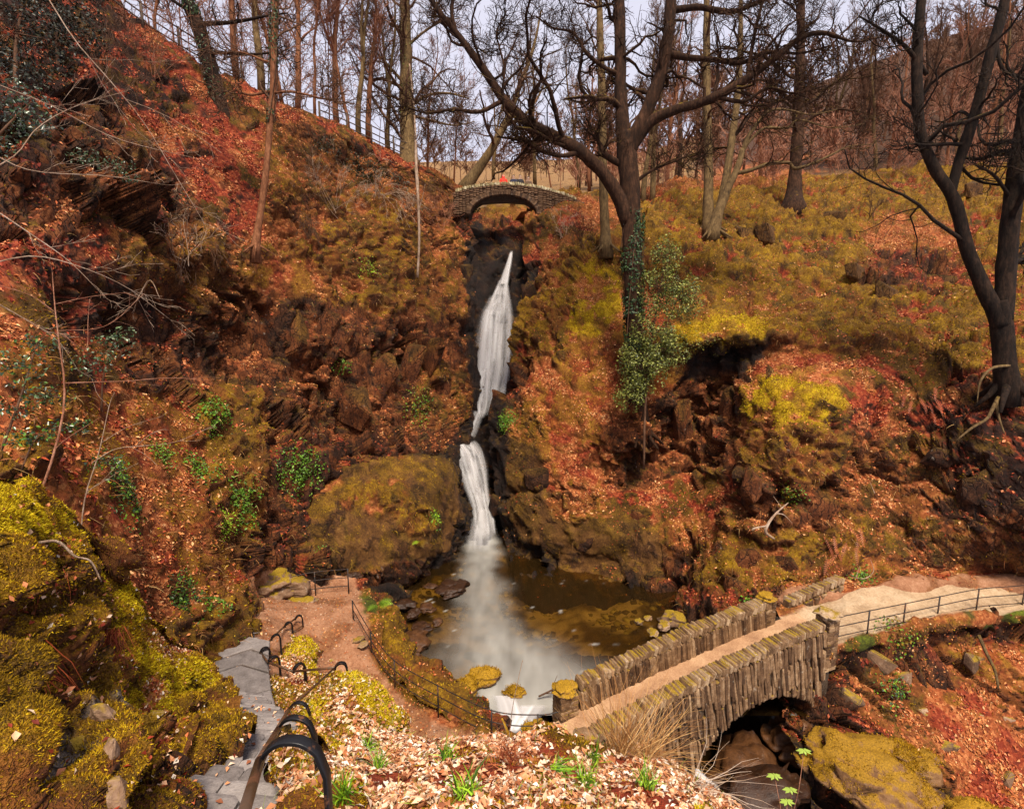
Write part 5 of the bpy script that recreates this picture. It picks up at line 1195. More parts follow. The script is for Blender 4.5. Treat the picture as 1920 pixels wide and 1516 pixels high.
# the wood beyond them reads as one mass
def thicket(name, mat, spots, seed, hr, rr, m1, m2, m3=0):
    r = random.Random(seed); rg = np.random.default_rng(seed); mb = MB(); T0, R0 = [], []
    for b in spots:
        h = r.uniform(*hr); n = 8
        T0.append(b + np.stack([np.cumsum(rg.normal(size=n) * h * .012), np.cumsum(rg.normal(size=n) * h * .012), np.linspace(-.5, h, n)], 1)); R0.append(r.uniform(*rr) * np.linspace(1, .2, n))
    P, Rr = np.array(T0), np.array(R0); V, Q, _ = tubes(P, Rr, 5, False); mb.add(V, Q); dist = np.linalg.norm(P[:, 0] - EYE, axis=1).mean()
    P, Rr = level(P, Rr, rg, m1, .15, 1, .34, (.4, 1.1), .18, .08, 5, .4, lmin=1.5); Rr = np.maximum(Rr, .00045 * dist); V, Q, _ = tubes(P, Rr, 3, False); mb.add(V, Q)
    P, Rr = level(P, Rr, rg, m2, .15, 1, .5, (.4, 1.1), .2, .06, 4, .5, lmin=.8); Rr = np.maximum(Rr, .00036 * dist); V, Q = strips(P, Rr, rg); mb.add(V, Q)
    if m3: P, Rr = level(P, Rr, rg, m3, .2, 1, .5, (.4, 1.1), .2, .05, 3, .6, lmin=.4); Rr = np.maximum(Rr, .0003 * dist); V, Q = strips(P, Rr, rg); mb.add(V, Q)
    tag(obj(name, mb.mesh(name), mat), kind='stuff')
def wood_spots(n, seed, s0, s1, x0, x1):
    r = random.Random(seed); out = []
    for i in range(n):
        px = r.uniform(x0, x1); s = s0 + (s1 - s0) * r.random() ** 1.3; f = np.clip((px - 1000) / 900, 0, 1.3)
        base = np.interp(s, [48, 62, 100, 160], [345 - 20 * f, 350 - 85 * f, 325 - 185 * f, 305 - 270 * f]); out.append(at(px, base + 8, s))
    return out
M_WOODS = bark_material('far_wood_bark', (.040, .016, .009), (.130, .056, .029), (.250, .125, .070), 0)
thicket('woods', M_WOODS, wood_spots(95, 4, 55, 130, 1080, 2150), 4, (10, 16), (.12, .26), 16, 8, 2)
thicket('brushwood', M_REDTWIG, wood_spots(140, 6, 47, 85, 1050, 2100), 6, (3.0, 7.0), (.03, .07), 11, 6)
r_ = random.Random(9)
thicket('birch_thicket', M_REDTWIG, [at(px, np.interp(px, [260, 420, 560, 660, 760], [60, 150, 212, 255, 305]) + 6, np.interp(px, [260, 760], [27.5, 37]) + r_.uniform(.5, 9)) for px in [r_.uniform(280, 760) for _ in range(22)]], 10, (6, 12), (.025, .05), 16, 7, 3)
thicket('moor_edge_wood', M_WOODS, [at(px, 332 - .0 * px, s) for px, s in [(r_.uniform(800, 1120), r_.uniform(60, 120)) for _ in range(26)]], 12, (4, 8), (.04, .08), 14, 7, 2)
# ------------------------------------------------------------------ what lies and grows on the ground
_names = [n for n in PATCH if n != 'hill']
_SV = np.concatenate([PATCH[n][0] for n in _names]); _SN = np.concatenate([PATCH[n][1] for n in _names])
_rel = _SV - EYE; _dep = _rel @ _F; _dep = np.maximum(_dep, .05); _spx = 960 + 1000 * (_rel @ _X) / _dep; _spy = 758 - 1000 * (_rel @ _U) / _dep
def survey(px, py, rad=7):
    """the ground met by a sight line: place and slope"""
    m = np.nonzero((np.abs(_spx - px) < rad) & (np.abs(_spy - py) < rad))[0]
    if not len(m): return survey(px, py, rad * 2) if rad < 80 else (at(px, py, 25), np.array([0, 0, 1.0]))
    i = m[np.argmin(_dep[m])]; return _SV[i].astype(float), _SN[i].astype(float)

def leaf_material(name, rough=.6, trans=.15, spec=.3):
    m, nt, b = nmat(name); c = attr(nt, 'tint').outputs['Color']
    nt.links.new(mixc(nt, .25, c, mixc(nt, nz(nt, world_pos(nt), 40, 2), c, (0, 0, 0), 'MIX')), b.inputs['Base Color'])
    b.inputs['Roughness'].default_value = rough; b.inputs['Specular IOR Level'].default_value = spec
    return m
M_LEAF = leaf_material('dead_leaf', .7); M_GREEN = leaf_material('green_leaf', .45); M_HOLLY = leaf_material('glossy_leaf', .28, 0, .6); M_STRAND = leaf_material('dry_grass', .8); M_TUFT = leaf_material('moss_tuft', .95, 0, .1)

def picks(names, kinds, n, rg, wfun=None, view=True, level_=False):
    """places strewn over the named patches, weighted by cover and area"""
    P, Nn, Wt = [], [], []
    for nm in names:
        V, Nv, W, Q = PATCH[nm]; w = sum(W[:, _tab[k]] * f for k, f in kinds.items())
        c = V[Q].mean(1); a = np.linalg.norm(np.cross(V[Q[:, 2]] - V[Q[:, 0]], V[Q[:, 3]] - V[Q[:, 1]]), axis=1) / 2
        fw = w[Q].mean(1) * a
        if view:
            r = c - EYE; d = np.maximum(r @ _F, .1); sx = (r @ _X) / d; sy = (r @ _U) / d
            fw = np.where((np.abs(sx) < 1.1) & (np.abs(sy) < .88) & (r @ _F > .3), fw, 0)
            fw = fw * np.where((Nv[Q[:, 0]] * -r).sum(1) > -.1 * d, 1, .1)
        if wfun is not None: fw = fw * wfun(c)
        if level_: fw = fw * (.04 + smooth01(Nv[Q[:, 0], 2], .15, .62))
        P.append((V, Nv, Q)); Wt.append(fw)
    cnt = [len(x) for x in Wt]; allw = np.concatenate(Wt); cs = np.cumsum(allw); f = np.searchsorted(cs, rg.random(n) * cs[-1]); f = np.minimum(f, len(allw) - 1)
    off = np.concatenate([[0], np.cumsum(cnt)]); op = np.zeros((n, 3), np.float32); on = np.zeros((n, 3), np.float32)
    for k, (V, Nv, Q) in enumerate(P):
        m = (f >= off[k]) & (f < off[k + 1]); q = Q[f[m] - off[k]]; u, v = rg.random((2, m.sum(), 1)).astype(np.float32)
        op[m] = (V[q[:, 0]] * (1 - u) + V[q[:, 1]] * u) * (1 - v) + (V[q[:, 3]] * (1 - u) + V[q[:, 2]] * u) * v; on[m] = Nv[q[:, 0]]
    return op, on
def frames(Nn, rg, tilt=.5):
    n = Nn + tilt * rg.normal(size=Nn.shape); n /= np.linalg.norm(n, axis=1, keepdims=True)
    a = rg.normal(size=n.shape); a -= n * (a * n).sum(1, keepdims=True); a /= np.linalg.norm(a, axis=1, keepdims=True)
    return n, a, np.cross(n, a)
def tones(rg, n, stops, jit=.25):
    s = np.array(stops); i = rg.integers(0, len(s), n); return np.clip(s[i] * rg.uniform(1 - jit, 1 + jit, (n, 1)), 0, 1)
def leaves(P, Nn, size, rg, cols, tilt=.5, aspect=.55, fold=.35, lift=.3):
    """folded leaf blades, two faces each"""
    n = len(P); nn, a, b = frames(Nn, rg, tilt); L = np.asarray(size)[:, None] if np.ndim(size) else np.full((n, 1), size)
    L = L * rg.uniform(.65, 1.3, (n, 1)); w = L * aspect * rg.uniform(.7, 1.2, (n, 1)); P = P + Nn * L * lift * rg.random((n, 1))
    V = np.stack([P - a * L * .5, P + b * w * .5 + nn * w * fold, P + a * L * .5 + nn * L * .12 * rg.normal(size=(n, 1)), P - b * w * .5 + nn * w * fold], 1).reshape(-1, 3)
    i = np.arange(n)[:, None] * 4; T = np.concatenate([i + [0, 1, 2], i + [0, 2, 3]])
    return V, T, np.repeat(cols, 4, 0)
def stuff(name, parts, mat, smooth=False):
    V = np.concatenate([p[0] for p in parts]); off = np.cumsum([0] + [len(p[0]) for p in parts])
    T = np.concatenate([p[1] + o for p, o in zip(parts, off)]); C = np.concatenate([p[2] for p in parts])
    return tag(obj(name, mesh_np(name, V, T, smooth, colors={'tint': C}), mat), kind='stuff')
rgl = np.random.default_rng(77)
PALE = [(.66, .27, .085), (.56, .18, .05), (.42, .105, .026), (.30, .062, .016), (.76, .40, .17), (.48, .14, .036), (.18, .036, .010), (.60, .22, .07)]
RED = [(.42, .066, .018), (.30, .036, .011), (.52, .125, .040), (.20, .021, .007), (.60, .21, .085), (.13, .015, .006)]
NEAR = [(.84, .60, .42), (.74, .40, .22), (.60, .24, .10), (.90, .76, .62), (.42, .14, .05), (.26, .08, .03), (.80, .50, .30), (.68, .30, .14)]
WEST = ['hillside_west', 'hillside_east', 'gorge', 'mossy_crag', 'bank_east', 'bank_west']
def litter():
    out = []
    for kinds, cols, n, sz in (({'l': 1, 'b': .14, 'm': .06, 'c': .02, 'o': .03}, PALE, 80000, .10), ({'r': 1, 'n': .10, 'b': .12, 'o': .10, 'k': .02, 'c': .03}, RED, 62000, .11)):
        P, Nn = picks([w for w in WEST if w != 'mossy_crag'], kinds, n, rgl, lambda c: .12 + smooth01(fbm(c.astype(np.float32), .8, 3, 19), -.2, .35), level_=True); out.append(leaves(P, Nn, sz * rgl.uniform(.55, 1.2, n), rgl, tones(rgl, n, cols, .3), .45))
    n = 5200; P, Nn = picks(['path_west', 'path_east'], {'d': .2, 'b': 1, 'm': 1, 'k': .6, 'o': 1}, n, rgl); out.append(leaves(P, Nn, .07, rgl, tones(rgl, n, PALE), .2, lift=.05))
    n = 26000; P, Nn = picks(['mound_south'], {'l': 1, 'm': .14, 'y': .07, 'o': .03}, n, rgl); out.append(leaves(P, Nn, .062, rgl, tones(rgl, n, NEAR, .2), .5, .6))
    n = 7000; P, Nn = picks(['stair_wall'], {'l': 1, 'm': .18, 'y': .10, 'o': .2, 'n': .6}, n, rgl); out.append(leaves(P, Nn, .075, rgl, tones(rgl, n, NEAR, .2), .5, .6))
    n = 5200; P, Nn = picks(['stair_crag'], {'l': 1, 'm': .05, 'y': .06, 'r': .8, 'k': .15}, n, rgl); out.append(leaves(P, Nn, .05, rgl, tones(rgl, n, NEAR + RED, .2), .5, .6))
    n = 260; Y = rgl.uniform(3.2, 10.2, n); z = np.array([8.1 - (Y0 - 3.75) * .62 for Y0 in 1.2 + (np.floor((Y - 1.2) / .364) + .5) * .364]) + .025
    lx = np.interp(Y, [1.2, 3.7, 4.2, 4.9, 5.5, 6.0, 7.6, 9.6, 10.4], [-1.9, -2.68, -2.72, -2.9, -3.05, -3.35, -4.6, -6.0, -6.4]); rx = np.interp(Y, [1.2, 3.7, 4.4, 5.3, 6.5, 8, 9.6, 10.4], [-.72, -1.80, -2.06, -2.5, -3.05, -4.0, -5.1, -5.6])
    e = rgl.beta(.45, .45, n); P = np.stack([lx + e * (rx - lx), Y, z], 1).astype(np.float32); out.append(leaves(P, np.tile(np.array([[0, 0, 1]], np.float32), (n, 1)), .06, rgl, tones(rgl, n, NEAR, .2), .25, .6, lift=.05))
    stuff('leaf_litter', out, M_LEAF)
litter()
def blades(P, Nn, rg, length, width, cols, spread=.5, up=.0):
    """single tapering blades standing on the ground, one face each"""
    n = len(P); d = Nn + spread * rg.normal(size=Nn.shape) + np.array([0, 0, up]); d /= np.linalg.norm(d, axis=1, keepdims=True)
    s = np.cross(d, rg.normal(size=d.shape)); s /= np.maximum(np.linalg.norm(s, axis=1, keepdims=True), 1e-6)
    L = length * rg.uniform(.5, 1.4, (n, 1)); w = width * rg.uniform(.6, 1.3, (n, 1)); P = P - d * L * .15
    V = np.stack([P - s * w, P + s * w, P + d * L], 1).reshape(-1, 3); T = np.arange(n * 3).reshape(-1, 3)
    return V, T, np.repeat(cols, 3, 0)
GOLD = [(.34, .175, .006), (.50, .29, .010), (.20, .09, .004), (.62, .40, .014), (.12, .055, .003)]
YEL = [(.50, .325, .008), (.72, .52, .014), (.32, .19, .005), (.86, .68, .03), (.18, .10, .004)]
OLV = [(.16, .085, .005), (.26, .145, .008), (.085, .043, .003), (.34, .20, .010)]
def moss():
    out = []; N_ = ['stair_crag', 'mound_south', 'stair_wall']
    for kinds, cols, n in (({'m': 1, 's': .1, 'k': .06}, GOLD, 100000), ({'y': 1}, YEL, 85000), ({'o': 1, 'g': .5, 'k': .1}, OLV, 60000)):
        P, Nn = picks(N_, kinds, n, rgl, lambda c: 1 / np.maximum(((c - EYE) ** 2).sum(1), 4) * 10); d = np.linalg.norm(P - EYE, axis=1)[:, None]
        out.append(blades(P, Nn, rgl, .008 + .0034 * d, .0016 + .00062 * d, tones(rgl, n, cols, .2), .55))
    F_ = ['hillside_west', 'hillside_east', 'mossy_crag', 'bank_west', 'path_west', 'path_east', 'bank_east']
    for kinds, cols, n in (({'m': 1, 'y': .3, 'b': .1}, GOLD, 75000), ({'y': 1}, YEL, 12000), ({'o': 1, 'k': .05}, OLV, 60000)):
        P, Nn = picks(F_, kinds, n, rgl); out.append(blades(P, Nn, rgl, .075, .016, tones(rgl, n, cols, .25), .6))
    for o in [o for o in bpy.data.objects if o.name.startswith(('mossy_boulder', 'mossy_rock')) and o.get('category') == 'rock']:
        V = np.array([v.co[:] for v in o.data.vertices]); Nv = np.array([v.normal[:] for v in o.data.vertices]); Mw = np.array(o.matrix_basis); Vw = V @ Mw[:3, :3].T + Mw[:3, 3]; Nw = Nv @ np.linalg.inv(Mw[:3, :3]); Nw /= np.linalg.norm(Nw, axis=1, keepdims=True)
        w = smooth01(Nw[:, 2] * .8 + 1.1 * fbm(Vw.astype(np.float32), 1.1, 3, 4), .35, .75) + 1e-4; n = 5000 if o.name.startswith('mossy_boulder') else 1200; i = rgl.choice(len(Vw), n, p=w / w.sum())
        P = Vw[i] + rgl.normal(size=(n, 3)) * .03; out.append(blades(P, Nw[i], rgl, .05, .010, tones(rgl, n, [(.26, .125, .005), (.36, .19, .008), (.14, .062, .003), (.46, .26, .011)], .3), .6))
    stuff('moss', out, M_TUFT)
moss()
def strands(P, D, rg, length, width, cols, droop=.5, seg=3):
    n = len(P); d = D / np.linalg.norm(D, axis=1, keepdims=True); L = (length * rg.uniform(.5, 1.4, (n, 1))) / seg
    s = np.cross(d, rg.normal(size=d.shape)); s /= np.maximum(np.linalg.norm(s, axis=1, keepdims=True), 1e-6); w = width * rg.uniform(.6, 1.4, (n, 1))
    pts = [P]; 
    for k in range(seg): d = d + np.array([0, 0, -droop / seg]) * rg.uniform(.4, 1.6, (n, 1)) + .12 * rg.normal(size=d.shape); d /= np.linalg.norm(d, axis=1, keepdims=True); pts.append(pts[-1] + d * L)
    rows = []
    for k, p in enumerate(pts): ww = w * (1 - k / seg) + .0008; rows += [p - s * ww, p + s * ww]
    V = np.stack(rows, 1); m = 2 * (seg + 1); i = np.arange(n)[:, None] * m; T = []
    for k in range(seg): a = 2 * k; T += [i + [a, a + 1, a + 3], i + [a, a + 3, a + 2]]
    return V.reshape(-1, 3), np.concatenate(T), np.repeat(cols, m, 0)
DRY = [(.34, .17, .05), (.22, .09, .022), (.48, .28, .10), (.15, .05, .014), (.30, .10, .03)]
def grass():
    out = []
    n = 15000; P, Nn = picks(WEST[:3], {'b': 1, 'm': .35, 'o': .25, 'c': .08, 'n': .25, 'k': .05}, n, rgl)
    out.append(strands(P, Nn + [0, 0, .5] + .5 * rgl.normal(size=P.shape), rgl, .34, .008, tones(rgl, n, DRY, .3), 1.5))
    n = 1300; P, Nn = picks(['mossy_crag'], {'b': 1, 'm': 1, 'o': .5}, n, rgl)
    out.append(strands(P, Nn + [0, 0, .4] + .5 * rgl.normal(size=P.shape), rgl, .30, .009, tones(rgl, n, DRY[:2] + DRY[3:4] + OLV, .3), 2.2))
    n = 2600; P, Nn = picks(['mound_south', 'stair_wall'], {'l': 1, 'm': 1, 'y': 1}, n, rgl)
    out.append(strands(P, Nn + [0, 0, .4] + .6 * rgl.normal(size=P.shape), rgl, .11, .0022, tones(rgl, n, [(.30, .34, .03), (.5, .3, .1), (.2, .25, .02)], .3), 1.0))
    stuff('dry_grass', out, M_STRAND)
grass()
# pebbles and gravel on the walks and the pool floor
def gravel():
    rg = np.random.default_rng(5); V0, Q0 = box_vf(1, 1, 1); T0 = np.concatenate([Q0[:, [0, 1, 2]], Q0[:, [0, 2, 3]]]); out = []
    def put(P, size, cols):
        n = len(P); S = size * rg.uniform(.5, 1.6, (n, 1)) * rg.uniform(.5, 1.1, (n, 3)); a = rg.uniform(0, 6.28, n); c, s = np.cos(a)[:, None], np.sin(a)[:, None]
        B = V0[None] * S[:, None] * (1 + .5 * rg.uniform(-.5, .5, (n, 8, 3))); X = B[..., 0] * c - B[..., 1] * s; Y = B[..., 0] * s + B[..., 1] * c
        V = np.stack([X, Y, B[..., 2] * .6], -1) + P[:, None]; out.append((V.reshape(-1, 3), (T0[None] + np.arange(n)[:, None, None] * 8).reshape(-1, 3), np.repeat(cols, 8, 0)))
    P, Nn = picks(['path_west', 'path_east'], {'d': 1}, 1500, rg); put(P, .035, tones(rg, 1500, [(.40, .24, .15), (.55, .38, .27), (.26, .13, .07)]))
    n = 2200; P = np.stack([rg.uniform(-6, 8, n), rg.uniform(15.3, 29, n), np.zeros(n)], 1); P[:, 2] = -.3 - 1.15 * np.exp(-(((P[:, 0] - 1.2) / 4.2) ** 2 + ((P[:, 1] - 22.5) / 5.0) ** 2)); put(P, .22, tones(rg, n, [(.20, .13, .03), (.34, .23, .06), (.10, .06, .015), (.44, .32, .11)]))
    stuff('gravel', out, M_STRAND)
gravel()
# ------------------------------------------------------------------ single plants
rp = np.random.default_rng(99)
def leaf_part(name, P, Nn, size, cols, mat, parent, org, tilt=.8, aspect=.55, fold=.25, jit=.3):
    V, T, C = leaves(np.asarray(P, np.float32), np.asarray(Nn, np.float32), size, rp, tones(rp, len(P), cols, jit), tilt, aspect, fold, 0)
    return obj(name, mesh_np(name, V - org, T, False, colors={'tint': C}), mat, parent)
HOLLY = [(.020, .045, .012), (.035, .075, .018), (.012, .028, .008), (.055, .10, .028)]
HERB = [(.07, .16, .010), (.11, .24, .014), (.04, .09, .006), (.17, .30, .02)]
LIME = [(.30, .50, .02), (.40, .60, .03), (.20, .36, .015)]
SAGE = [(.15, .165, .025), (.23, .24, .04), (.09, .10, .018), (.33, .33, .07)]
def ground_plant(name, px, py, r, n, size, cols, label, cat='plant', group='green plants on the gorge sides', mat=None, squash=.22):
    r *= 1.25; n = int(n * 1.5)
    c, nn = survey(px, py); root = thing(name, c, label, cat, group)
    d2 = ((_SV - c) ** 2 * np.array([1, 1, 1.0])).sum(1); m = np.nonzero(d2 < (r * 1.2) ** 2)[0]
    w = np.exp(-d2[m] / (r * .7) ** 2) + .05; i = rp.choice(m, n, p=w / w.sum())
    P = _SV[i] + _SN[i] * (rp.random((n, 1)) * r * squash * np.exp(-d2[i] / (r * .8) ** 2)[:, None]) + rp.normal(size=(n, 3)) * size * .4
    leaf_part('leaves', P, _SN[i] * .6 + [0, -.2, .6], size, cols, mat or M_GREEN, root, c, .6)
    mb = MB(); k = max(5, n // 25)
    for j in range(k): q = P[rp.integers(n)]; tube_mb(mb, [c, (c + q) / 2 + rp.normal(size=3) * .03, q], [.008, .006, .003], 4)
    obj('stems', mb.mesh('stems', True, c), M_TWIG, root)
for a in [
 (405, 765, .75, 420, .10, HERB, 'bright green leafy clump on the rock step of the left slope'), (575, 880, .95, 620, .11, HERB, 'widest green clump, above the left shoulder of the mossy crag'),
 (462, 935, .8, 420, .10, HERB, 'green plants trailing down left of the mossy crag'), (432, 978, .42, 300, .06, LIME, 'lime green cushion beside the pale rocks on the left slope'),
 (372, 870, .55, 260, .09, HERB, 'dark green clump in the shade under the left ledge'), (235, 915, .7, 420, .08, HOLLY + HERB, 'dark green ground ivy on the left leaf slope'),
 (310, 845, .4, 180, .08, HERB, 'small green tuft left of the dark hollow'), (790, 755, .85, 420, .10, HERB + OLV, 'green streak of plants down the cliff left of the fall'),
 (945, 785, .6, 420, .10, HERB, 'fresh green plants on the rock right of the fall'), (700, 505, .6, 200, .09, OLV + LIME, 'yellow-green tuft on the upper left crag'),
 (640, 690, .35, 130, .09, HERB, 'green tuft low on the bare left cliff'), (410, 1125, .28, 160, .07, HERB, 'small green tuft on the bank above the landing'),
 (446, 1212, .34, 240, .085, HERB, 'broad-leaved green plant beside the slate landing'), (345, 1125, .55, 420, .075, HOLLY + HERB, 'dark ivy sprawling over the bank above the landing'),
 (1475, 932, .45, 190, .09, HERB + OLV, 'green plants on the crag right of the pool'), (1610, 1075, .35, 130, .09, HERB, 'green sprig above the end wall of the footbridge'),
 (1410, 1135, .35, 120, .10, HERB, 'green fern-like plant behind the far parapet'), (1690, 1195, .55, 220, .09, HERB + OLV, 'green weeds on the edge of the pale path'),
 (1690, 1290, .5, 200, .09, HOLLY + HERB, 'dark green clump on the bank under the pale path'), (820, 965, .4, 160, .09, LIME + HERB, 'yellow-green tuft on the right shoulder of the mossy crag'),
 (600, 1030, .3, 120, .08, HERB, 'small green tuft at the foot of the mossy crag'), (1320, 640, .8, 300, .08, OLV + SAGE, 'olive tuft on the lip of the right terrace')]:
    ground_plant('green_plant', *a)
def grass_tuft(px, py, n, h, cols, label):
    c, nn = survey(px, py); D = nn + [0, 0, .5] + .55 * rp.normal(size=(n, 3)); P = c + rp.normal(size=(n, 3)) * h * .18
    V, T, C = strands(P, D, rp, h, h * .035, tones(rp, n, cols, .25), .6, 3)
    tag(obj('grass_tuft', mesh_np('grass_tuft', V, T, False, colors={'tint': C}), M_GREEN), label, 'grass', 'green grass tufts on the leaf mound')
for px, py, lab in [(648, 1490, 'bright grass tuft at the bottom edge beside the hooped rail'), (712, 1438, 'grass tuft behind the white stone'), (690, 1400, 'grass tuft on the yellow mossy hump'), (830, 1420, 'thin grass tuft at the crest near the snag'),
                    (1040, 1442, 'upright grass tuft below the fern frond'), (1105, 1425, 'grass blades beside the tan stem clump'), (870, 1490, 'grass tuft at the bottom middle of the leaf mound'), (1095, 1470, 'grass tuft right of the middle of the leaf mound'), (1210, 1470, 'grass tuft on the right shoulder of the leaf mound')]:
    grass_tuft(px, py, 60, .16, LIME + HERB, lab)

def bush(name, blobs, n, size, cols, mat, label, stems, group=None, cat='bush', tilt=1.0, twig=None):
    """blobs: (px,py,s,rx,ry,rz) masses of leaves; stems: polylines"""
    C = [at(*b[:3]) for b in blobs]; w = np.array([b[3] * b[4] * b[5] for b in blobs]); k = rp.choice(len(blobs), n, p=w / w.sum())
    q = rp.normal(size=(n, 3)); q /= np.linalg.norm(q, axis=1, keepdims=True); rad = rp.random((n, 1)) ** .45
    P = np.array(C)[k] + q * rad * np.array([b[3:6] for b in blobs])[k]
    keep = fbm(P.astype(np.float32), 1.5 / max(.4, blobs[0][3]), 2, 5) > -.18; P, q = P[keep], q[keep]
    org = np.array(at(*stems[0][0][:3])); root = thing(name, org, label, cat, group)
    leaf_part('foliage', P, q * .5 + [0, -.3, .6], size, cols, mat, root, org, tilt)
    mb = MB()
    for s in stems: L = limb(s, 10); tube_mb(mb, L[:, :3], L[:, 3], 6)
    idx = rp.integers(0, len(P), max(20, len(P) // 40))
    for i in idx:
        j = k[keep][i]; tube_mb(mb, [C[j] + (P[i] - C[j]) * .1, C[j] + (P[i] - C[j]) * .6 + rp.normal(size=3) * .04, P[i]], [.012, .008, .003], 3, False)
    tag(obj('stems', mb.mesh('stems', True, org), twig or M_TWIG, root), kind='stuff')
bush('holly_tree', [(1235, 540, 24.3, 1.0, .8, 1.3), (1280, 560, 24.2, 1.0, .8, 1.2), (1225, 620, 24.3, 1.1, .9, 1.1), (1195, 680, 24.3, 1.0, .8, 1.2), (1250, 480, 24.4, .8, .7, 1.0), (1180, 740, 24.4, .8, .7, .9), (1255, 655, 24.2, 1.0, .8, 1.0), (1220, 700, 24.2, .9, .7, 1.0)], 17000, .105, SAGE + [(.07, .09, .015), (.05, .06, .012)], M_GREEN,
     'sage green holly growing against the ivy-clad foot of the great oak', [[(1207, 880, 24.6, .06), (1210, 760, 24.5, .05), (1222, 640, 24.4, .04), (1245, 500, 24.4, .02)], [(1215, 700, 24.4, .03), (1245, 620, 24.3, .025), (1280, 540, 24.3, .01)]], None, 'tree')
def trunk_ivy(name, line, n, size, label, side=None, cols=HOLLY):
    L = limb(line, 40); i = rp.integers(0, 40, n); q = rp.normal(size=(n, 3)); q[:, 2] *= .3; q /= np.linalg.norm(q, axis=1, keepdims=True)
    P = L[i, :3] + q * (L[i, 3:4] * rp.uniform(.98, 1.16, (n, 1))) + [0, 0, 1] * rp.uniform(-.15, .15, (n, 1))
    keep = fbm(P.astype(np.float32), 1.1, 2, 9) > -.1; org = L[0, :3]; root = thing(name, org, label, 'ivy', 'ivy on tree trunks'); leaf_part('leaves', P[keep], q[keep] + [0, 0, .2], size, cols, M_GREEN, root, org, .4)
    mb = MB()
    for j in range(4): a = j * 1.6; V_ = L[:, :3] + np.stack([np.cos(a + np.linspace(0, 2, 40)), np.sin(a + np.linspace(0, 2, 40)), np.zeros(40)], 1) * L[:, 3:4] * 1.02; tube_mb(mb, V_, .02, 4)
    obj('stems', mb.mesh('stems', True, org), M_TWIG, root)
trunk_ivy('trunk_ivy', [(1192, 700, 25.1, .46), (1190, 620, 25.1, .46), (1188, 540, 25, .48), (1186, 460, 25, .50), (1190, 400, 25, .46)], 4200, .13, 'dark green ivy wrapped round the trunk of the great oak')
trunk_ivy('trunk_ivy', [(408, 195, 26.5, .42), (392, 120, 26.3, .38), (370, 50, 26, .36), (355, 5, 25.8, .32)], 1300, .12, 'ivy on the dark leaning trunk under the skyline fence')
trunk_ivy('trunk_ivy', [(506, 230, 22.6, .16), (512, 150, 22.6, .18), (513, 60, 22.6, .17), (516, -10, 22.6, .15)], 900, .11, 'ivy on the upper stem of the slim orange-barked tree')
trunk_ivy('trunk_ivy', [(762, 220, 37, .5), (762, 120, 37, .46), (760, 20, 37, .4)], 500, .12, 'thin ivy on the tall straight trunk at the gorge rim', cols=SAGE)
bush('ivy_bank', [(905, 372, 37.4, .9, .35, .55), (885, 385, 37.3, .7, .4, .6), (925, 362, 37.5, .6, .3, .35)], 1500, .13, HOLLY, M_GREEN, 'dark ivy hanging over the left end of the high bridge', [[(880, 410, 37.5, .04), (890, 380, 37.4, .03), (915, 365, 37.4, .02)]], None, 'ivy')
bush('evergreen_bush', [(640, 305, 32.2, 1.6, 1.2, 1.0), (690, 330, 33, 1.5, 1.2, .9), (590, 270, 31, 1.2, 1, .8), (735, 345, 34, 1.2, 1, .7)], 5200, .13, [(.014, .018, .006), (.03, .032, .01), (.05, .05, .018), (.01, .012, .004)], M_GREEN, 'dark evergreen bush under the ridge fence left of the high bridge', [[(640, 345, 32.4, .06), (645, 310, 32.3, .04), (650, 280, 32.2, .02)]])
bush('evergreen_bush', [(20, 60, 15.5, 1.9, 1.5, 1.6), (90, 10, 17.5, 1.9, 1.5, 1.5), (-40, 160, 13.5, 1.7, 1.3, 1.3), (130, 70, 18.5, 1.2, 1, 1)], 7000, .11, [(.008, .010, .004), (.015, .017, .007), (.03, .03, .012)], M_GREEN, 'evergreen thicket in the upper left corner, tinted near black for shade', [[(30, 180, 15.5, .08), (30, 90, 15.6, .05), (40, 20, 15.6, .03)], [(110, 150, 18, .07), (105, 60, 18, .04)]])  # leaf tones near black: the corner's shade is put into the foliage colour
bush('holly_bush', [(40, 205, 11.5, .75, .5, .55), (0, 170, 11.2, .6, .5, .5), (70, 230, 11.8, .5, .4, .3), (-20, 260, 10.8, .6, .5, .5)], 1300, .085, HOLLY + [(.06, .09, .05), (.16, .18, .13)], M_HOLLY, 'glossy dark holly on the left edge high on the slope', [[(-60, 330, 11, .04), (0, 250, 11.3, .025), (60, 190, 11.6, .012)]], 'holly bushes on the left slope')
bush('holly_bush', [(215, 310, 15.8, .7, .5, .25), (160, 295, 15.5, .5, .4, .25), (240, 330, 16, .4, .3, .2)], 620, .09, HOLLY + [(.10, .13, .06), (.16, .18, .12)], M_HOLLY, 'flat spray of holly leaves against the brown rock face', [[(60, 330, 15.2, .025), (150, 310, 15.5, .018), (240, 315, 15.9, .008)]], 'holly bushes on the left slope')
bush('holly_bush', [(210, 650, 12.2, .5, .4, .32), (170, 680, 11.8, .45, .4, .3), (225, 625, 12.4, .35, .3, .2)], 620, .085, HOLLY + [(.10, .15, .05), (.20, .24, .13)], M_HOLLY, 'pale-lit holly sprig above the left leaf slope', [[(190, 770, 12.2, .025), (195, 700, 12.2, .018), (220, 620, 12.4, .008)]], 'holly bushes on the left slope')
bush('holly_bush', [(70, 640, 8.6, .4, .3, .25), (30, 690, 8.2, .45, .35, .3), (90, 740, 8.4, .4, .3, .22), (20, 760, 7.9, .35, .3, .25)], 900, .065, HOLLY + HERB[:1] + [(.10, .16, .05)], M_HOLLY, 'low dark holly on the leaf slope at the left edge', [[(0, 850, 8, .02), (40, 740, 8.2, .015), (70, 640, 8.6, .008)]], 'holly bushes on the left slope')
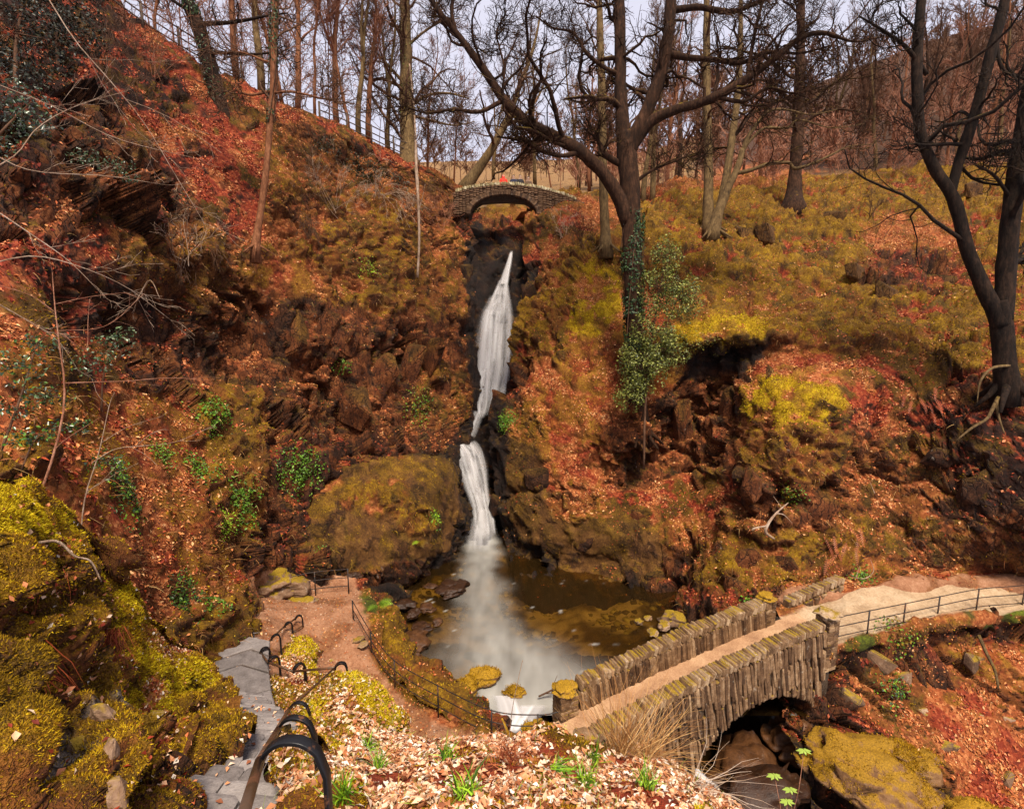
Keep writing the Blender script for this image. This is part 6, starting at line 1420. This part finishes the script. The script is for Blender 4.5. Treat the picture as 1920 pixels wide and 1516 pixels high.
bush('holly_bush', [(50, 820, 7.6, .32, .3, .16), (130, 800, 8.6, .35, .3, .15), (200, 870, 9.8, .4, .3, .16)], 620, .06, HOLLY + HERB[:2], M_HOLLY, 'dark creeping holly above the yellow mossy rock', [[(40, 880, 7.5, .012), (70, 820, 7.7, .01), (130, 790, 8.5, .006)]], 'holly bushes on the left slope')

# ---- angular blocks of the crags
def hull_mesh(name, seed, n=26, rock='c'):
    rg = np.random.default_rng(seed); bm = bmesh.new()
    for p in rg.uniform(-1, 1, (n, 3)): bm.verts.new(p * np.array([1, 1, 1]) / max(1, np.abs(p).max()) * rg.uniform(.8, 1))
    ret = bmesh.ops.convex_hull(bm, input=bm.verts[:])
    bmesh.ops.delete(bm, geom=[v for v in bm.verts if not v.link_faces], context='VERTS')
    bmesh.ops.dissolve_limit(bm, angle_limit=.12, verts=bm.verts[:], edges=bm.edges[:])
    bmesh.ops.bevel(bm, geom=list(bm.edges), offset=.05, segments=2, affect='EDGES'); bmesh.ops.triangulate(bm, faces=bm.faces[:]); bmesh.ops.subdivide_edges(bm, edges=bm.edges[:], cuts=1, use_grid_fill=True)
    co = np.array([v.co[:] for v in bm.verts], np.float32); dd = .05 * fbm(co, 2.5, 3, seed)
    for v, q in zip(bm.verts, dd): v.co += v.normal * float(q)
    me = bpy.data.meshes.new(name); bm.to_mesh(me); bm.free(); n = len(me.vertices)
    nzv = np.array([v.normal.z for v in me.vertices])
    for k, v in (('leafy', np.zeros(n)), ('rocky', np.ones(n)), ('sheen_rough', np.full(n, .8))): a = me.attributes.new(k, 'FLOAT', 'POINT'); a.data.foreach_set('value', v.astype(np.float32))
    for k, tb in (('cover_dark', _cA), ('cover_mid', _cB), ('cover_light', _cC)):
        a = me.attributes.new(k, 'FLOAT_COLOR', 'POINT'); c = np.ones((n, 4), np.float32); w = smooth01(nzv, .45, .8)[:, None] * .7; c[:, :3] = tb[_tab[rock]] * (1 - w) + tb[_tab['o']] * w; a.data.foreach_set('color', c.ravel())
    return me
HULLS = {k: [hull_mesh('crag_block', 700 + i, rock=k) for i in range(8)] for k in 'ckx'}
M_CRAG = stone_material('rust_crag', [(0, (.016, .006, .0025)), (.45, (.120, .040, .011)), (.8, (.270, .105, .034)), (1, (.46, .25, .12))], .55, .25, (.30, .16, .008), lichen=.4)
M_DARKCRAG = stone_material('black_crag', [(0, (.005, .002, .001)), (.5, (.030, .011, .004)), (1, (.110, .048, .020))], .6, .12, (.12, .07, .006), lichen=.22)
def crag(places, what, group, mat, rot, seed):
    r = random.Random(seed)
    for i, (px, py, w, h) in enumerate(sorted(places)):
        c, nn = survey(px, py); w *= 1.3; h *= 1.2; c = c - nn * .66 * min(w, h)
        ms = HULLS[{M_CRAG: 'c', M_DARKCRAG: 'k'}.get(mat, 'x')]
        o = placed('crag_block', ms[r.randrange(8)], c, (r.uniform(-.12, .12), rot + r.uniform(-.1, .1), math.atan2(nn[1], nn[0]) + math.pi / 2 + r.uniform(-.2, .2)), (w, min(w, h) * .75, h), M_GROUND if mat is not M_ROCK else mat, None)
        tag(o, what.format((ORD + ['eighteenth'])[i]), 'rock', group)
crag([(548, 645, .7, 1.4), (612, 655, .5, 1.6), (640, 610, .9, .9), (690, 668, .6, 1.5), (722, 712, .6, 1.3), (650, 775, 1.1, .9), (702, 795, .7, 1.2), (765, 700, .6, 1.6), (805, 655, .6, 1.5), (835, 735, .6, 1.5), (750, 780, .7, 1.1)], '{} rust brown block from the left in the cliff left of the fall', 'blocks of the left cliff', M_CRAG, .42, 1)
crag([(1232, 850, .5, 1.5), (1285, 815, .5, 1.5), (1300, 905, .6, 1.2), (1350, 770, .5, 1.4), (1252, 935, .7, .9), (1428, 712, .5, .9), (1212, 965, .7, .7), (1370, 860, .6, 1.3), ], '{} upright rust slab from the left in the crag below the right terrace', 'slabs of the right crag', M_CRAG, -.08, 2)
crag([(975, 955, .6, .9), (1080, 1035, .9, .5), (1010, 915, .7, .8), (1240, 1075, .6, .5)], '{} dark block from the left in the wet rock wall behind the pool', 'blocks behind the pool', M_DARKCRAG, -.3, 3)
crag([(1502, 835, .5, .5), (1432, 905, .5, .7), (1542, 965, .5, .8), (1422, 1045, .6, .6), (1482, 1062, .6, .7), (1382, 1085, .6, .5), (1525, 1048, .5, .7), (1340, 1050, .6, .6)], '{} brown block from the left on the spur above the footbridge', 'blocks of the spur', M_CRAG, .3, 4)
crag([(1392, 425, .7, .9), (1420, 432, .7, 1.2), (1462, 440, .9, .9), (1560, 470, .8, .5), (1625, 520, .8, .6), (1695, 545, .8, .7), (1745, 515, .9, .6), (1115, 462, .7, .4), (1810, 350, .8, .6), (1560, 400, .8, .4), (1360, 395, .6, .5)], '{} mossy rock from the left among the hummocks of the right terrace', 'rocks on the right terrace', M_MOSSROCK, 0., 5)
crag([(150, 272, .6, .6), (190, 305, .7, .5), (240, 300, .5, .6), (285, 285, .5, .8), (110, 330, .6, .4), (60, 350, .5, .3)], '{} lichen-spotted block from the left in the rock face high on the left slope', 'blocks high on the left', M_CRAG, .2, 6)
crag([(898, 432, .7, .6), (925, 455, .6, .5), (888, 520, .5, 1.2), (978, 545, .5, 1.0), (905, 800, .5, .4), (930, 860, .5, .9), (925, 930, .5, .7)], '{} black wet block from the left inside the gorge', 'blocks in the gorge', M_DARKCRAG, .1, 7)
crag([(200, 1330, .08, .18), (140, 1400, .10, .12), (225, 1420, .07, .16), (20, 1475, .12, .09), (60, 1085, .16, .09), (230, 1480, .06, .13), (300, 1330, .09, .18)], '{} pale slate fragment from the left in the mossy rock face by the stairs', 'slate fragments in the stair crag', M_ROCK, .5, 8)
crag([(1880, 860, .7, .8), (1850, 930, .6, .6), (1900, 960, .8, .6), (1780, 870, .5, .4), (1890, 800, .6, .5)], '{} dark block from the left in the shaded bank under the forked tree', 'blocks under the forked tree', M_DARKCRAG, .1, 9)

crag([(1640, 1245, .5, .4), (1700, 1265, .4, .3), (1850, 1240, .5, .3), (1880, 1345, .6, .35), (1790, 1400, .35, .25), (1590, 1310, .4, .4), (1900, 1440, .4, .3), (1740, 1330, .3, .22)], '{} brown stone from the left on the leaf bank below the pale path', 'stones on the leaf bank', M_ROCK, .1, 10)
# ---- leafless shrubs and saplings
def shrub(name, px, py, h, n, spread, label, seed, mat=M_TWIG, lv=((5, .45), (4, .5)), r0=.018, lean=(0, 0, 0), group='leafless shrubs on the slopes', s=None, droop=.0):
    c = at(px, py, s) if s else survey(px, py)[0]; rg = np.random.default_rng(seed); k = 8
    d = rg.normal(size=(n, 3)) * spread + np.array([0, -.1, 1]) + np.array(lean); d /= np.linalg.norm(d, axis=1, keepdims=True)
    P = np.zeros((n, k, 3)); P[:, 0] = c + rg.normal(size=(n, 3)) * .06 * h - [0, 0, .05]; ln = h * rg.uniform(.55, 1.15, (n, 1)) / (k - 1)
    for j in range(1, k): d = d + .13 * rg.normal(size=d.shape) + [0, 0, -droop * j / k]; d /= np.linalg.norm(d, axis=1, keepdims=True); P[:, j] = P[:, j - 1] + d * ln
    Rr = r0 * np.linspace(1, .3, k)[None] * rg.uniform(.6, 1.2, (n, 1)); root = thing(name, c, label, 'shrub', group); mb = MB(); V, Q, _ = tubes(P, Rr, 5, False); mb.add(V, Q); tag(obj('stems', mb.mesh('stems', True, c), mat, root), kind='stuff')
    mb = MB()
    for m_, ra in lv: P, Rr = level(P, Rr, rg, m_, .3, 1, ra, (.4, .9), .16, -droop * .3, 6, .6, lmin=.12 * h); Rr = np.maximum(Rr, .0035 * (np.linalg.norm(c - EYE) / 12) ** .8); V, Q, _ = tubes(P, Rr, 3, False); mb.add(V, Q)
    tag(obj('twigs', mb.mesh('twigs', True, c), mat, root), kind='stuff')
for a in [
 (215, 200, 4.2, 12, .3, 'tall many-stemmed hazel in the shade under the skyline', 1, M_TWIG), (255, 190, 4.0, 9, .28, 'hazel stems right of the shaded clump under the skyline', 2, M_TWIG), (300, 150, 3.2, 10, .35, 'bare hazel on the red slope below the fence', 3, M_REDTWIG),
 (340, 500, 2.4, 9, .5, 'small bare shrub in the middle of the left slope', 4, M_PALETWIG), (640, 400, 3.0, 9, .5, 'branching grey shrub on the upper left crag', 5, M_PALETWIG), (585, 330, 3.2, 8, .3, 'bare bush beside the evergreen on the ridge', 6, M_TWIG),
 (830, 420, 2.6, 12, .4, 'brown twiggy bush on the gorge rim under the bridge', 8, M_REDTWIG), (845, 330, 5.0, 9, .22, 'upright fan of bare stems left of the high bridge', 9, M_TWIG), (1085, 455, 2.0, 12, .45, 'tangle of bare stems on the leaf bank below the bridge', 10, M_TWIG),
 (1050, 440, 1.8, 8, .4, 'thin bare stems beside the gorge under the bridge', 11, M_PALETWIG), (1640, 400, 1.6, 9, .4, 'low bare shrub among the far rocks on the terrace', 12, M_TWIG), (1450, 350, 3.0, 10, .3, 'brushwood thicket behind the crooked tree', 14, M_REDTWIG),
 (1590, 330, 3.4, 12, .35, 'brushwood thicket at the back of the terrace', 15, M_REDTWIG), (1690, 325, 3.0, 12, .35, 'red brushwood by the forked black tree', 16, M_REDTWIG), (1800, 315, 3.0, 10, .35, 'brushwood seen through the black fork', 17, M_REDTWIG), (1250, 345, 3.4, 12, .3, 'brushwood right of the great oak', 18, M_REDTWIG), (1160, 355, 2.6, 10, .3, 'brushwood between the pale trunk and the great oak', 19, M_REDTWIG), (970, 380, 1.5, 8, .4, 'low twigs under the arch of the high bridge', 20, M_TWIG)]:
    shrub('bare_shrub', *a)
shrub('drooping_shrub', 360, 515, 2.6, 16, .7, 'drooping brown twigs hanging over the left cliff', 31, M_TWIG, lean=(.2, -.6, -.3), droop=.5)
shrub('drooping_shrub', 720, 360, 2.6, 14, .7, 'drooping grey twigs hanging from the gorge rim', 32, M_PALETWIG, lean=(.4, -.5, -.2), droop=.5)
shrub('drooping_shrub', 570, 420, 2.4, 12, .7, 'drooping brush beside the slim orange-barked tree', 33, M_TWIG, lean=(.5, -.4, -.3), droop=.5)
def twigs(name, lines, label, seed, mat, kids=((4, .3),), rmin=.003, cat='sapling', group=None, radius=.5):
    rg = np.random.default_rng(seed); Ls = [limb(l, 14) for l in lines]; org = Ls[0][0, :3]; root = thing(name, org, label, cat, group); mb = MB()
    for L in Ls: tube_mb(mb, L[:, :3], L[:, 3], 5)
    obj('stem', mb.mesh('stem', True, org), mat, root); mb = MB(); P = np.stack([L[:, :3] for L in Ls]); Rr = np.stack([L[:, 3] for L in Ls])
    for m_, ra in kids: P, Rr = level(P, Rr, rg, m_, .25, 1, ra, (.3, .8), .14, .02, 6, .6); Rr = np.maximum(Rr, rmin); V, Q, _ = tubes(P, Rr, 3, False); mb.add(V, Q)
    tag(obj('twigs', mb.mesh('twigs', True, org), mat, root), kind='stuff')
twigs('sapling', [[(42, 1075, 5.6, .017), (62, 965, 5.7, .015), (92, 880, 5.8, .013), (116, 790, 5.9, .011), (121, 720, 6, .010), (112, 650, 6, .008), (103, 575, 6, .006), (98, 510, 6.1, .004)],
 [(121, 718, 6, .008), (180, 716, 6.1, .006), (240, 714, 6.2, .005), (320, 708, 6.3, .004), (388, 713, 6.4, .002)], [(103, 585, 6, .005), (60, 555, 5.9, .004), (0, 535, 5.8, .003), (-60, 520, 5.7, .002)],
 [(116, 625, 6, .005), (160, 655, 6.1, .004), (165, 600, 6.2, .003), (168, 560, 6.2, .002)], [(112, 620, 6, .004), (200, 610, 6.2, .003), (270, 550, 6.4, .002)], [(103, 570, 6, .004), (170, 556, 6.1, .003), (240, 548, 6.2, .0015)]], 'thin brown sapling rising from the yellow mossy rock at the left', 41, M_REDTWIG, ((3, .3),), .0022)
twigs('sapling', [[(150, 1010, 8.5, .012), (160, 930, 8.6, .010), (185, 850, 8.7, .008), (205, 760, 8.8, .006), (215, 735, 8.8, .004)], [(172, 868, 8.6, .007), (215, 842, 8.7, .006), (262, 836, 8.8, .005), (330, 828, 8.9, .004), (405, 795, 9, .002)], [(255, 836, 8.8, .005), (285, 812, 8.9, .004), (312, 803, 9, .002)], [(190, 830, 8.7, .005), (240, 800, 8.8, .004), (305, 780, 8.9, .002)]], 'pale forked sapling with long level twigs below the left cliff', 43, M_PALETWIG, ((3, .3),), .003)
for k, (ln, lab) in enumerate([
 ([(80, -20, 9, .010), (140, 75, 9, .009), (205, 150, 9.2, .008), (270, 230, 9.5, .006), (330, 330, 9.8, .005), (390, 430, 10, .003)], 'long pale whip slanting down from the upper left corner'),
 ([(-40, 500, 7, .010), (60, 480, 7.3, .008), (150, 500, 7.6, .006), (240, 540, 8, .004), (320, 600, 8.3, .002)], 'pale twig arching right from the left edge below the holly'),
 ([(-40, 330, 9, .012), (30, 290, 9.3, .010), (70, 240, 9.6, .008), (140, 200, 10, .006), (240, 170, 10.4, .003)], 'grey branch rising right from the left edge by the holly'),
 ([(-30, 280, 8, .010), (60, 320, 8.4, .008), (200, 330, 9, .006), (300, 345, 9.4, .003)], 'level grey branch across the brown rock face'),
 ([(-30, 380, 7.5, .010), (60, 440, 7.8, .008), (130, 490, 8, .006), (190, 550, 8.2, .003)], 'pale branch falling right across the dark left slope'),
 ([(-20, 560, 6.4, .008), (50, 600, 6.6, .006), (110, 640, 6.8, .004), (150, 700, 7, .002)], 'thin pale twig over the red leaves at the left edge'),
 ([(0, 160, 8.6, .008), (100, 200, 9, .006), (220, 260, 9.4, .005), (380, 300, 10, .003)], 'faint whip crossing the shaded upper slope'),
 ([(300, 560, 14, .010), (280, 525, 14, .009), (250, 570, 13.8, .006), (200, 600, 13.6, .003)], 'bent pale stem over the dark hollow of the left slope')]):
    twigs('bare_branch', [ln], lab, 60 + k, M_PALETWIG, ((7, .38), (4, .4)), .0028, 'branch', 'pale branches over the left slope')
tag(obj('creeping_root', (lambda m: m.mesh('creeping_root'))(tube_mb(MB(), limb([(-20, 1020, 4.9, .016), (60, 1018, 4.95, .015), (108, 1015, 5.1, .014), (140, 1042, 5.2, .013), (170, 1052, 5.3, .012), (190, 1090, 5.4, .007)], 30)[:, :3], np.linspace(.016, .007, 30), 7)), M_PALETWIG), 'bare root winding over the yellow mossy rock at the left', 'root')
def wood(name, lines, label, cat, mat=M_PALETWIG, group=None, k=6):
    mb = MB()
    for l in lines: L = limb(l, 14); tube_mb(mb, L[:, :3], L[:, 3], k)
    return tag(obj(name, mb.mesh(name), mat), label, cat, group)
wood('dead_root', [[(1478, 942, 20.6, .02), (1455, 962, 20.5, .04), (1440, 982, 20.4, .06), (1436, 998, 20.4, .06), (1452, 1010, 20.4, .04)], [(1455, 962, 20.5, .03), (1470, 965, 20.5, .015), (1485, 980, 20.5, .008)], [(1440, 985, 20.4, .03), (1415, 990, 20.3, .04), (1410, 994, 20.3, .03)], [(1465, 950, 20.6, .015), (1450, 930, 20.6, .008)]], 'bleached forked root on the crag right of the pool', 'root')
wood('dead_branch', [[(1112, 966, 25.7, .02), (1150, 976, 25.5, .03), (1190, 990, 25.2, .025), (1218, 1006, 25, .012)], [(1165, 982, 25.4, .015), (1185, 978, 25.3, .008)]], 'thin dead branch lying on the red leaves above the pool', 'branch')
wood('dead_branch', [[(1600, 1082, 19.4, .012), (1622, 1084, 19.3, .018), (1638, 1070, 19.3, .014), (1632, 1048, 19.4, .006)], [(1605, 1083, 19.3, .012), (1612, 1060, 19.4, .005)]], 'curled dead branch above the end of the footbridge', 'branch')
wood('mossy_root', [[(1872, 745, 19.1, .07), (1860, 768, 18.9, .06), (1850, 785, 18.8, .05), (1822, 802, 18.7, .045), (1792, 826, 18.7, .02)], [(1868, 750, 19, .06), (1872, 780, 18.8, .045), (1883, 812, 18.7, .02)], [(1895, 685, 19.2, .05), (1860, 690, 19, .05), (1838, 715, 18.9, .035), (1832, 755, 18.8, .012)]], 'mossy roots spilling from the foot of the black forked tree', 'root', M_GREYBARK)
wood('dead_branch', [[(1540, 895, 21, .012), (1520, 905, 20.9, .02), (1500, 900, 20.9, .008)], [(1528, 902, 21, .01), (1520, 925, 20.9, .005)], [(1640, 925, 20.5, .015), (1632, 905, 20.5, .008)]], 'bleached twigs caught on the crag below the yellow moss', 'branch')
wood('fallen_branch', [[(1835, 1190, 17.6, .05), (1850, 1225, 17.3, .05), (1865, 1255, 17.0, .04), (1872, 1290, 16.6, .03)]], 'mossy fallen branch on the leaf bank below the pale path', 'branch', M_GREYBARK)
wood('driftwood', [[(1010, 1305, 17.0, .03), (1040, 1290, 17.0, .03), (1062, 1272, 17.1, .02)], [(1035, 1290, 17, .015), (1045, 1265, 17.1, .006)], [(1020, 1300, 17, .015), (1060, 1298, 17, .01)]], 'driftwood caught beside the pillar at the pool outlet', 'branch', M_TWIG)
wood('snag', [[(966, 1425, 5.4, .026), (960, 1395, 5.5, .022), (950, 1368, 5.5, .018), (941, 1346, 5.5, .008)]], 'short mossy snag standing on the crest of the leaf mound', 'snag', M_MOSSROCK)
wood('dry_weed', [[(953, 1395, 5.4, .004), (962, 1320, 5.4, .0035), (978, 1245, 5.4, .0025), (980, 1238, 5.4, .004)]], 'single dry stem standing before the pool outlet', 'stem')
# dry stems fanning from the mound beside the footbridge
def stem_clump(px, py, n, h, label, seed, lean, cols, group='tan stem clumps', s=None, w=.0028):
    rg = np.random.default_rng(seed); c = at(px, py, s) if s else survey(px, py)[0]; D = rg.normal(size=(n, 3)) * [.55, .5, .25] + np.array(lean); P = c + rg.normal(size=(n, 3)) * [.06, .06, .02]
    V, T, C = strands(P, D, rg, h, w, tones(rg, n, cols, .25), .35, 5)
    tag(obj('dry_stem_clump', mesh_np('dry_stem_clump', V, T, False, colors={'tint': C}), M_STRAND), label, 'plant', group)
TAN = [(.50, .27, .09), (.62, .38, .16), (.36, .16, .05), (.44, .20, .06)]
stem_clump(1165, 1408, 190, .72, 'fan of tan dry stems beside the footbridge', 1, (.12, .1, 1.0), TAN)
stem_clump(1200, 1418, 110, .62, 'tan dry stems sprawling right over the parapet', 2, (.7, .1, .7), TAN)
stem_clump(960, 1425, 120, .22, 'rust red dead fronds around the mossy snag', 3, (0, -.1, .8), [(.30, .06, .02), (.42, .12, .04), (.20, .04, .015)])
stem_clump(1300, 1475, 26, .62, 'pale bare twigs reaching over the dark beck', 4, (1.1, .2, .35), [(.55, .42, .32), (.40, .27, .18)], w=.003)
def fern(px, py, n, h, cols, label, seed, lean=(0, 0, 0), s=None, cat='fern', group='ferns'):
    wide = .26 if cat == 'fern' else .10; n = n if cat == 'fern' else n * 2
    rg = np.random.default_rng(seed); c = at(px, py, s) if s else survey(px, py)[0]; root = thing('fern', c, label, cat, group)
    for f in range(n):
        d = np.array([rg.normal() * .6, rg.normal() * .5 - .2, 1.0]) + lean; d /= np.linalg.norm(d); p = (rg.normal(size=3) * h * .35 if cat != 'fern' else np.zeros(3)); pts = [p.copy()]
        for k in range(12): d = d + np.array([0, 0, -.10]); d /= np.linalg.norm(d); p = p + d * h / 12; pts.append(p.copy())
        pts = np.array(pts); V, T, C = [], [], []
        for k in range(2, 13):
            t = k / 12; w = h * wide * math.sin(math.pi * min(1, (t * .85 + .15))) + .004; tn = pts[k] - pts[k - 1]; tn /= np.linalg.norm(tn); sd = np.cross(tn, [0, -.5, 1]); sd /= np.linalg.norm(sd)
            for q in (-1, 1):
                b = len(V); V += [pts[k] - tn * h * .022, pts[k] + tn * h * .022, pts[k] + q * sd * w + tn * h * .06 - np.array([0, 0, w * .2])]; T.append((b, b + 1, b + 2))
        col = tones(rg, 1, cols, .2); o = obj('frond', mesh_np('frond', np.array(V), np.array(T), False, colors={'tint': np.repeat(col, len(V), 0)}), M_GREEN, root)
        mb = MB(); tube_mb(mb, pts, np.linspace(.006, .002, 13) * h * 1.5, 4); obj('stalk', mb.mesh('stalk'), M_TWIG, o)
fern(1040, 1418, 3, .34, [(.46, .40, .10), (.36, .32, .07)], 'yellowing fern frond standing at the crest beside the bridge pillar', 1, s=5.5)
fern(712, 1130, 9, .62, LIME + HERB, 'green fern arching over the pool bank by the first fence post', 2, (.6, -.1, 0))
fern(792, 1020, 7, .55, OLV + LIME, 'olive fern hanging on the front of the mossy crag', 3, (.2, -.6, -.2))
BRK = [(.24, .03, .010), (.16, .02, .008), (.34, .065, .018), (.42, .12, .035)]
stem_clump(40, 1215, 420, .40, 'dark red dead bracken hanging down the mossy rock at the left edge', 14, (0, -.45, -.9), BRK[:3], 'dead bracken fronds', 4.15, .0028)
stem_clump(68, 1075, 160, .30, 'red dead bracken drooping under the sapling', 15, (.1, -.5, -1.0), BRK[:3], 'dead bracken fronds', 5.0, .0026)
stem_clump(205, 1185, 200, .36, 'rusty dead fronds trailing from the mossy overhang', 16, (.2, -.5, -1.0), BRK, 'dead bracken fronds', 6.2, .003)
fern(350, 1200, 7, .55, [(.40, .10, .03), (.28, .05, .018)], 'rusty fronds lying down the ridge beside the landing', 7, (.5, -.6, -.9), cat='bracken', group='dead bracken fronds')
fern(1575, 1000, 8, .9, [(.44, .12, .04), (.32, .07, .02)], 'rusty dead fronds on the bank above the end wall', 8, (0, -.5, -1.4), cat='bracken', group='dead bracken fronds')
fern(1720, 760, 7, .9, [(.44, .10, .04), (.30, .05, .02)], 'red dead fronds on the leaf bank left of the forked tree', 9, (0, -.5, -1.0), cat='bracken', group='dead bracken fronds')
def sprig(px, py, s, h, tips, label, seed):
    c = at(px, py, s); root = thing('sycamore_sprig', c, label, 'sapling', 'sprigs over the beck'); mb = MB(); Pl = []
    for (qx, qy) in tips:
        q = at(qx, qy, s); tube_mb(mb, [c, (c + q) / 2 + [.02, 0, .01], q], [.004, .003, .002], 5); Pl.append(q)
    obj('stem', mb.mesh('stem', True, c), M_REDTWIG, root)
    for q in Pl:
        n = 7; a = rp.uniform(0, 6.28) + np.arange(n) * .9; d = np.stack([np.cos(a), np.sin(a) * .6, -.25 + 0 * a], 1); L = .07; V, T = [q], []
        for k in range(n): sd = np.array([-d[k, 1], d[k, 0], 0]); b = len(V); V += [q + d[k] * L * .5 + sd * L * .25, q + d[k] * L, q + d[k] * L * .5 - sd * L * .25]; T += [(0, b, b + 1), (0, b + 1, b + 2)]
        obj('leaf', mesh_np('leaf', np.array(V) - c, np.array(T), False, colors={'tint': tones(rp, len(V), [(.30, .40, .06)], .1)}), M_GREEN, root)
sprig(1478, 1560, 4.6, .5, [(1508, 1405), (1482, 1478)], 'thin sprig with fresh lobed leaves over the dark beck', 1)
sprig(1465, 1570, 4.5, .4, [(1476, 1500), (1452, 1452)], 'shorter sprig with fresh leaves at the bottom edge', 2)

# ------------------------------------------------------------------ people on the high bridge
def flat_material(name, col, rough=.8):
    m, nt, b = nmat(name); c = mixc(nt, nz(nt, objcoord(nt), 14, 3), tuple(x * .75 for x in col), col); nt.links.new(c, b.inputs['Base Color']); b.inputs['Roughness'].default_value = rough; return m
M_SKIN = flat_material('skin', (.50, .30, .21), .55)
def skinned(name, pts, edges, radii, mat, parent, root_v=0, sub=2):
    me = bpy.data.meshes.new(name); me.from_pydata([tuple(map(float, p)) for p in pts], edges, []); o = obj(name, me, mat, parent)
    sk = o.modifiers.new('skin', 'SKIN'); sk.use_smooth_shade = True
    for i, v in enumerate(me.skin_vertices[0].data): v.radius = (radii[i], radii[i] * .85); v.use_root = (i == root_v)
    ss = o.modifiers.new('sub', 'SUBSURF'); ss.levels = sub; ss.render_levels = sub
    return o
def person(px, h, label, jacket, legs, hair, rz=0., bend=0., yoff=.9, hood=False):
    x = (px - 960) / 1000 * 36.9; z0 = 21.05 - .042 * (x + .5) ** 2 - .95
    root = thing('person', (x, 38.0 + yoff, z0), label, 'person', 'people on the high bridge', rz); k = h / 1.75; b = bend
    J = [(0, 0, .95), (0, -.10 * b, 1.15), (0, -.28 * b, 1.40), (0, -.36 * b, 1.50), (0, -.42 * b, 1.60), (0, -.46 * b, 1.70)]
    hip = [(.10, 0, .90), (.11, -.02, .50), (.11, 0, .08), (.11, -.12, .03)]; arm = [(.19, -.27 * b, 1.40), (.26, -.20 * b - .05, 1.13), (.22, -.30 * b - .22, .98), (.20, -.32 * b - .30, .96)]
    pts = list(J); E = [(i, i + 1) for i in range(5)]; rad = [.15, .14, .16, .06, .10, .085]
    for s in (-1, 1):
        n0 = len(pts); pts += [(s * a, y, z) for a, y, z in hip]; E += [(0, n0), (n0, n0 + 1), (n0 + 1, n0 + 2), (n0 + 2, n0 + 3)]; rad += [.095, .065, .045, .04]
        n0 = len(pts); pts += [(s * a, y, z) for a, y, z in arm]; E += [(2, n0), (n0, n0 + 1), (n0 + 1, n0 + 2), (n0 + 2, n0 + 3)]; rad += [.06, .048, .036, .032]
    pts = [(a * k, y * k, z * k) for a, y, z in pts]; rad = [r_ * k for r_ in rad]
    body = skinned('body', pts, E, rad, M_SKIN, root)
    jp = [J[0], J[1], J[2], (0, -.33 * b, 1.46)]; jE = [(0, 1), (1, 2), (2, 3)]; jr = [.19, .185, .19, .10]
    for s in (-1, 1):
        n0 = len(jp); jp += [(s * a, y, z) for a, y, z in arm[:3]]; jE += [(2, n0), (n0, n0 + 1), (n0 + 1, n0 + 2)]; jr += [.085, .07, .055]
    if hood: n0 = len(jp); jp += [(0, -.40 * b + .03, 1.60), (0, -.44 * b + .03, 1.72)]; jE += [(3, n0), (n0, n0 + 1)]; jr += [.125, .10]
    skinned('jacket', [(a * k, y * k, z * k) for a, y, z in jp], jE, [r_ * k for r_ in jr], jacket, root)
    tp = [J[0]]; tE = []; tr = [.17]
    for s in (-1, 1): n0 = len(tp); tp += [(s * a, y, z) for a, y, z in hip[:3]]; tE += [(0, n0), (n0, n0 + 1), (n0 + 1, n0 + 2)]; tr += [.11, .085, .065]
    skinned('trousers', [(a * k, y * k, z * k) for a, y, z in tp], tE, [r_ * k for r_ in tr], legs, root)
    if not hood: skinned('hair', [(a * k, y * k, z * k) for a, y, z in [(0, -.40 * b + .035, 1.62), (0, -.44 * b + .03, 1.70), (0, -.46 * b + .0, 1.745)]], [(0, 1), (1, 2)], [.08 * k, .10 * k, .07 * k], hair, root)
RED_J, DARK_J, NAVY_J, TAN_J = flat_material('red_jacket', (.85, .035, .012)), flat_material('dark_jacket', (.02, .016, .02)), flat_material('navy_jacket', (.03, .03, .06)), flat_material('brown_jacket', (.16, .09, .05))
DENIM, HAIR = flat_material('dark_trousers', (.03, .03, .04)), flat_material('dark_hair', (.03, .018, .01))
person(944, 1.80, 'person in a hooded bright red jacket standing on the high bridge', RED_J, DENIM, HAIR, .2, 0, .75, True)
person(963, 1.74, 'person in a dark jacket next to the red jacket on the high bridge', NAVY_J, DENIM, HAIR, -.3, .1, .6)
person(975, 1.78, 'person in a black coat third from the left on the high bridge', DARK_J, DENIM, HAIR, .4, .05, .6)
person(990, 1.70, 'person in a brown jacket leaning on the parapet at the right of the group', TAN_J, DENIM, HAIR, .1, .35, .6)
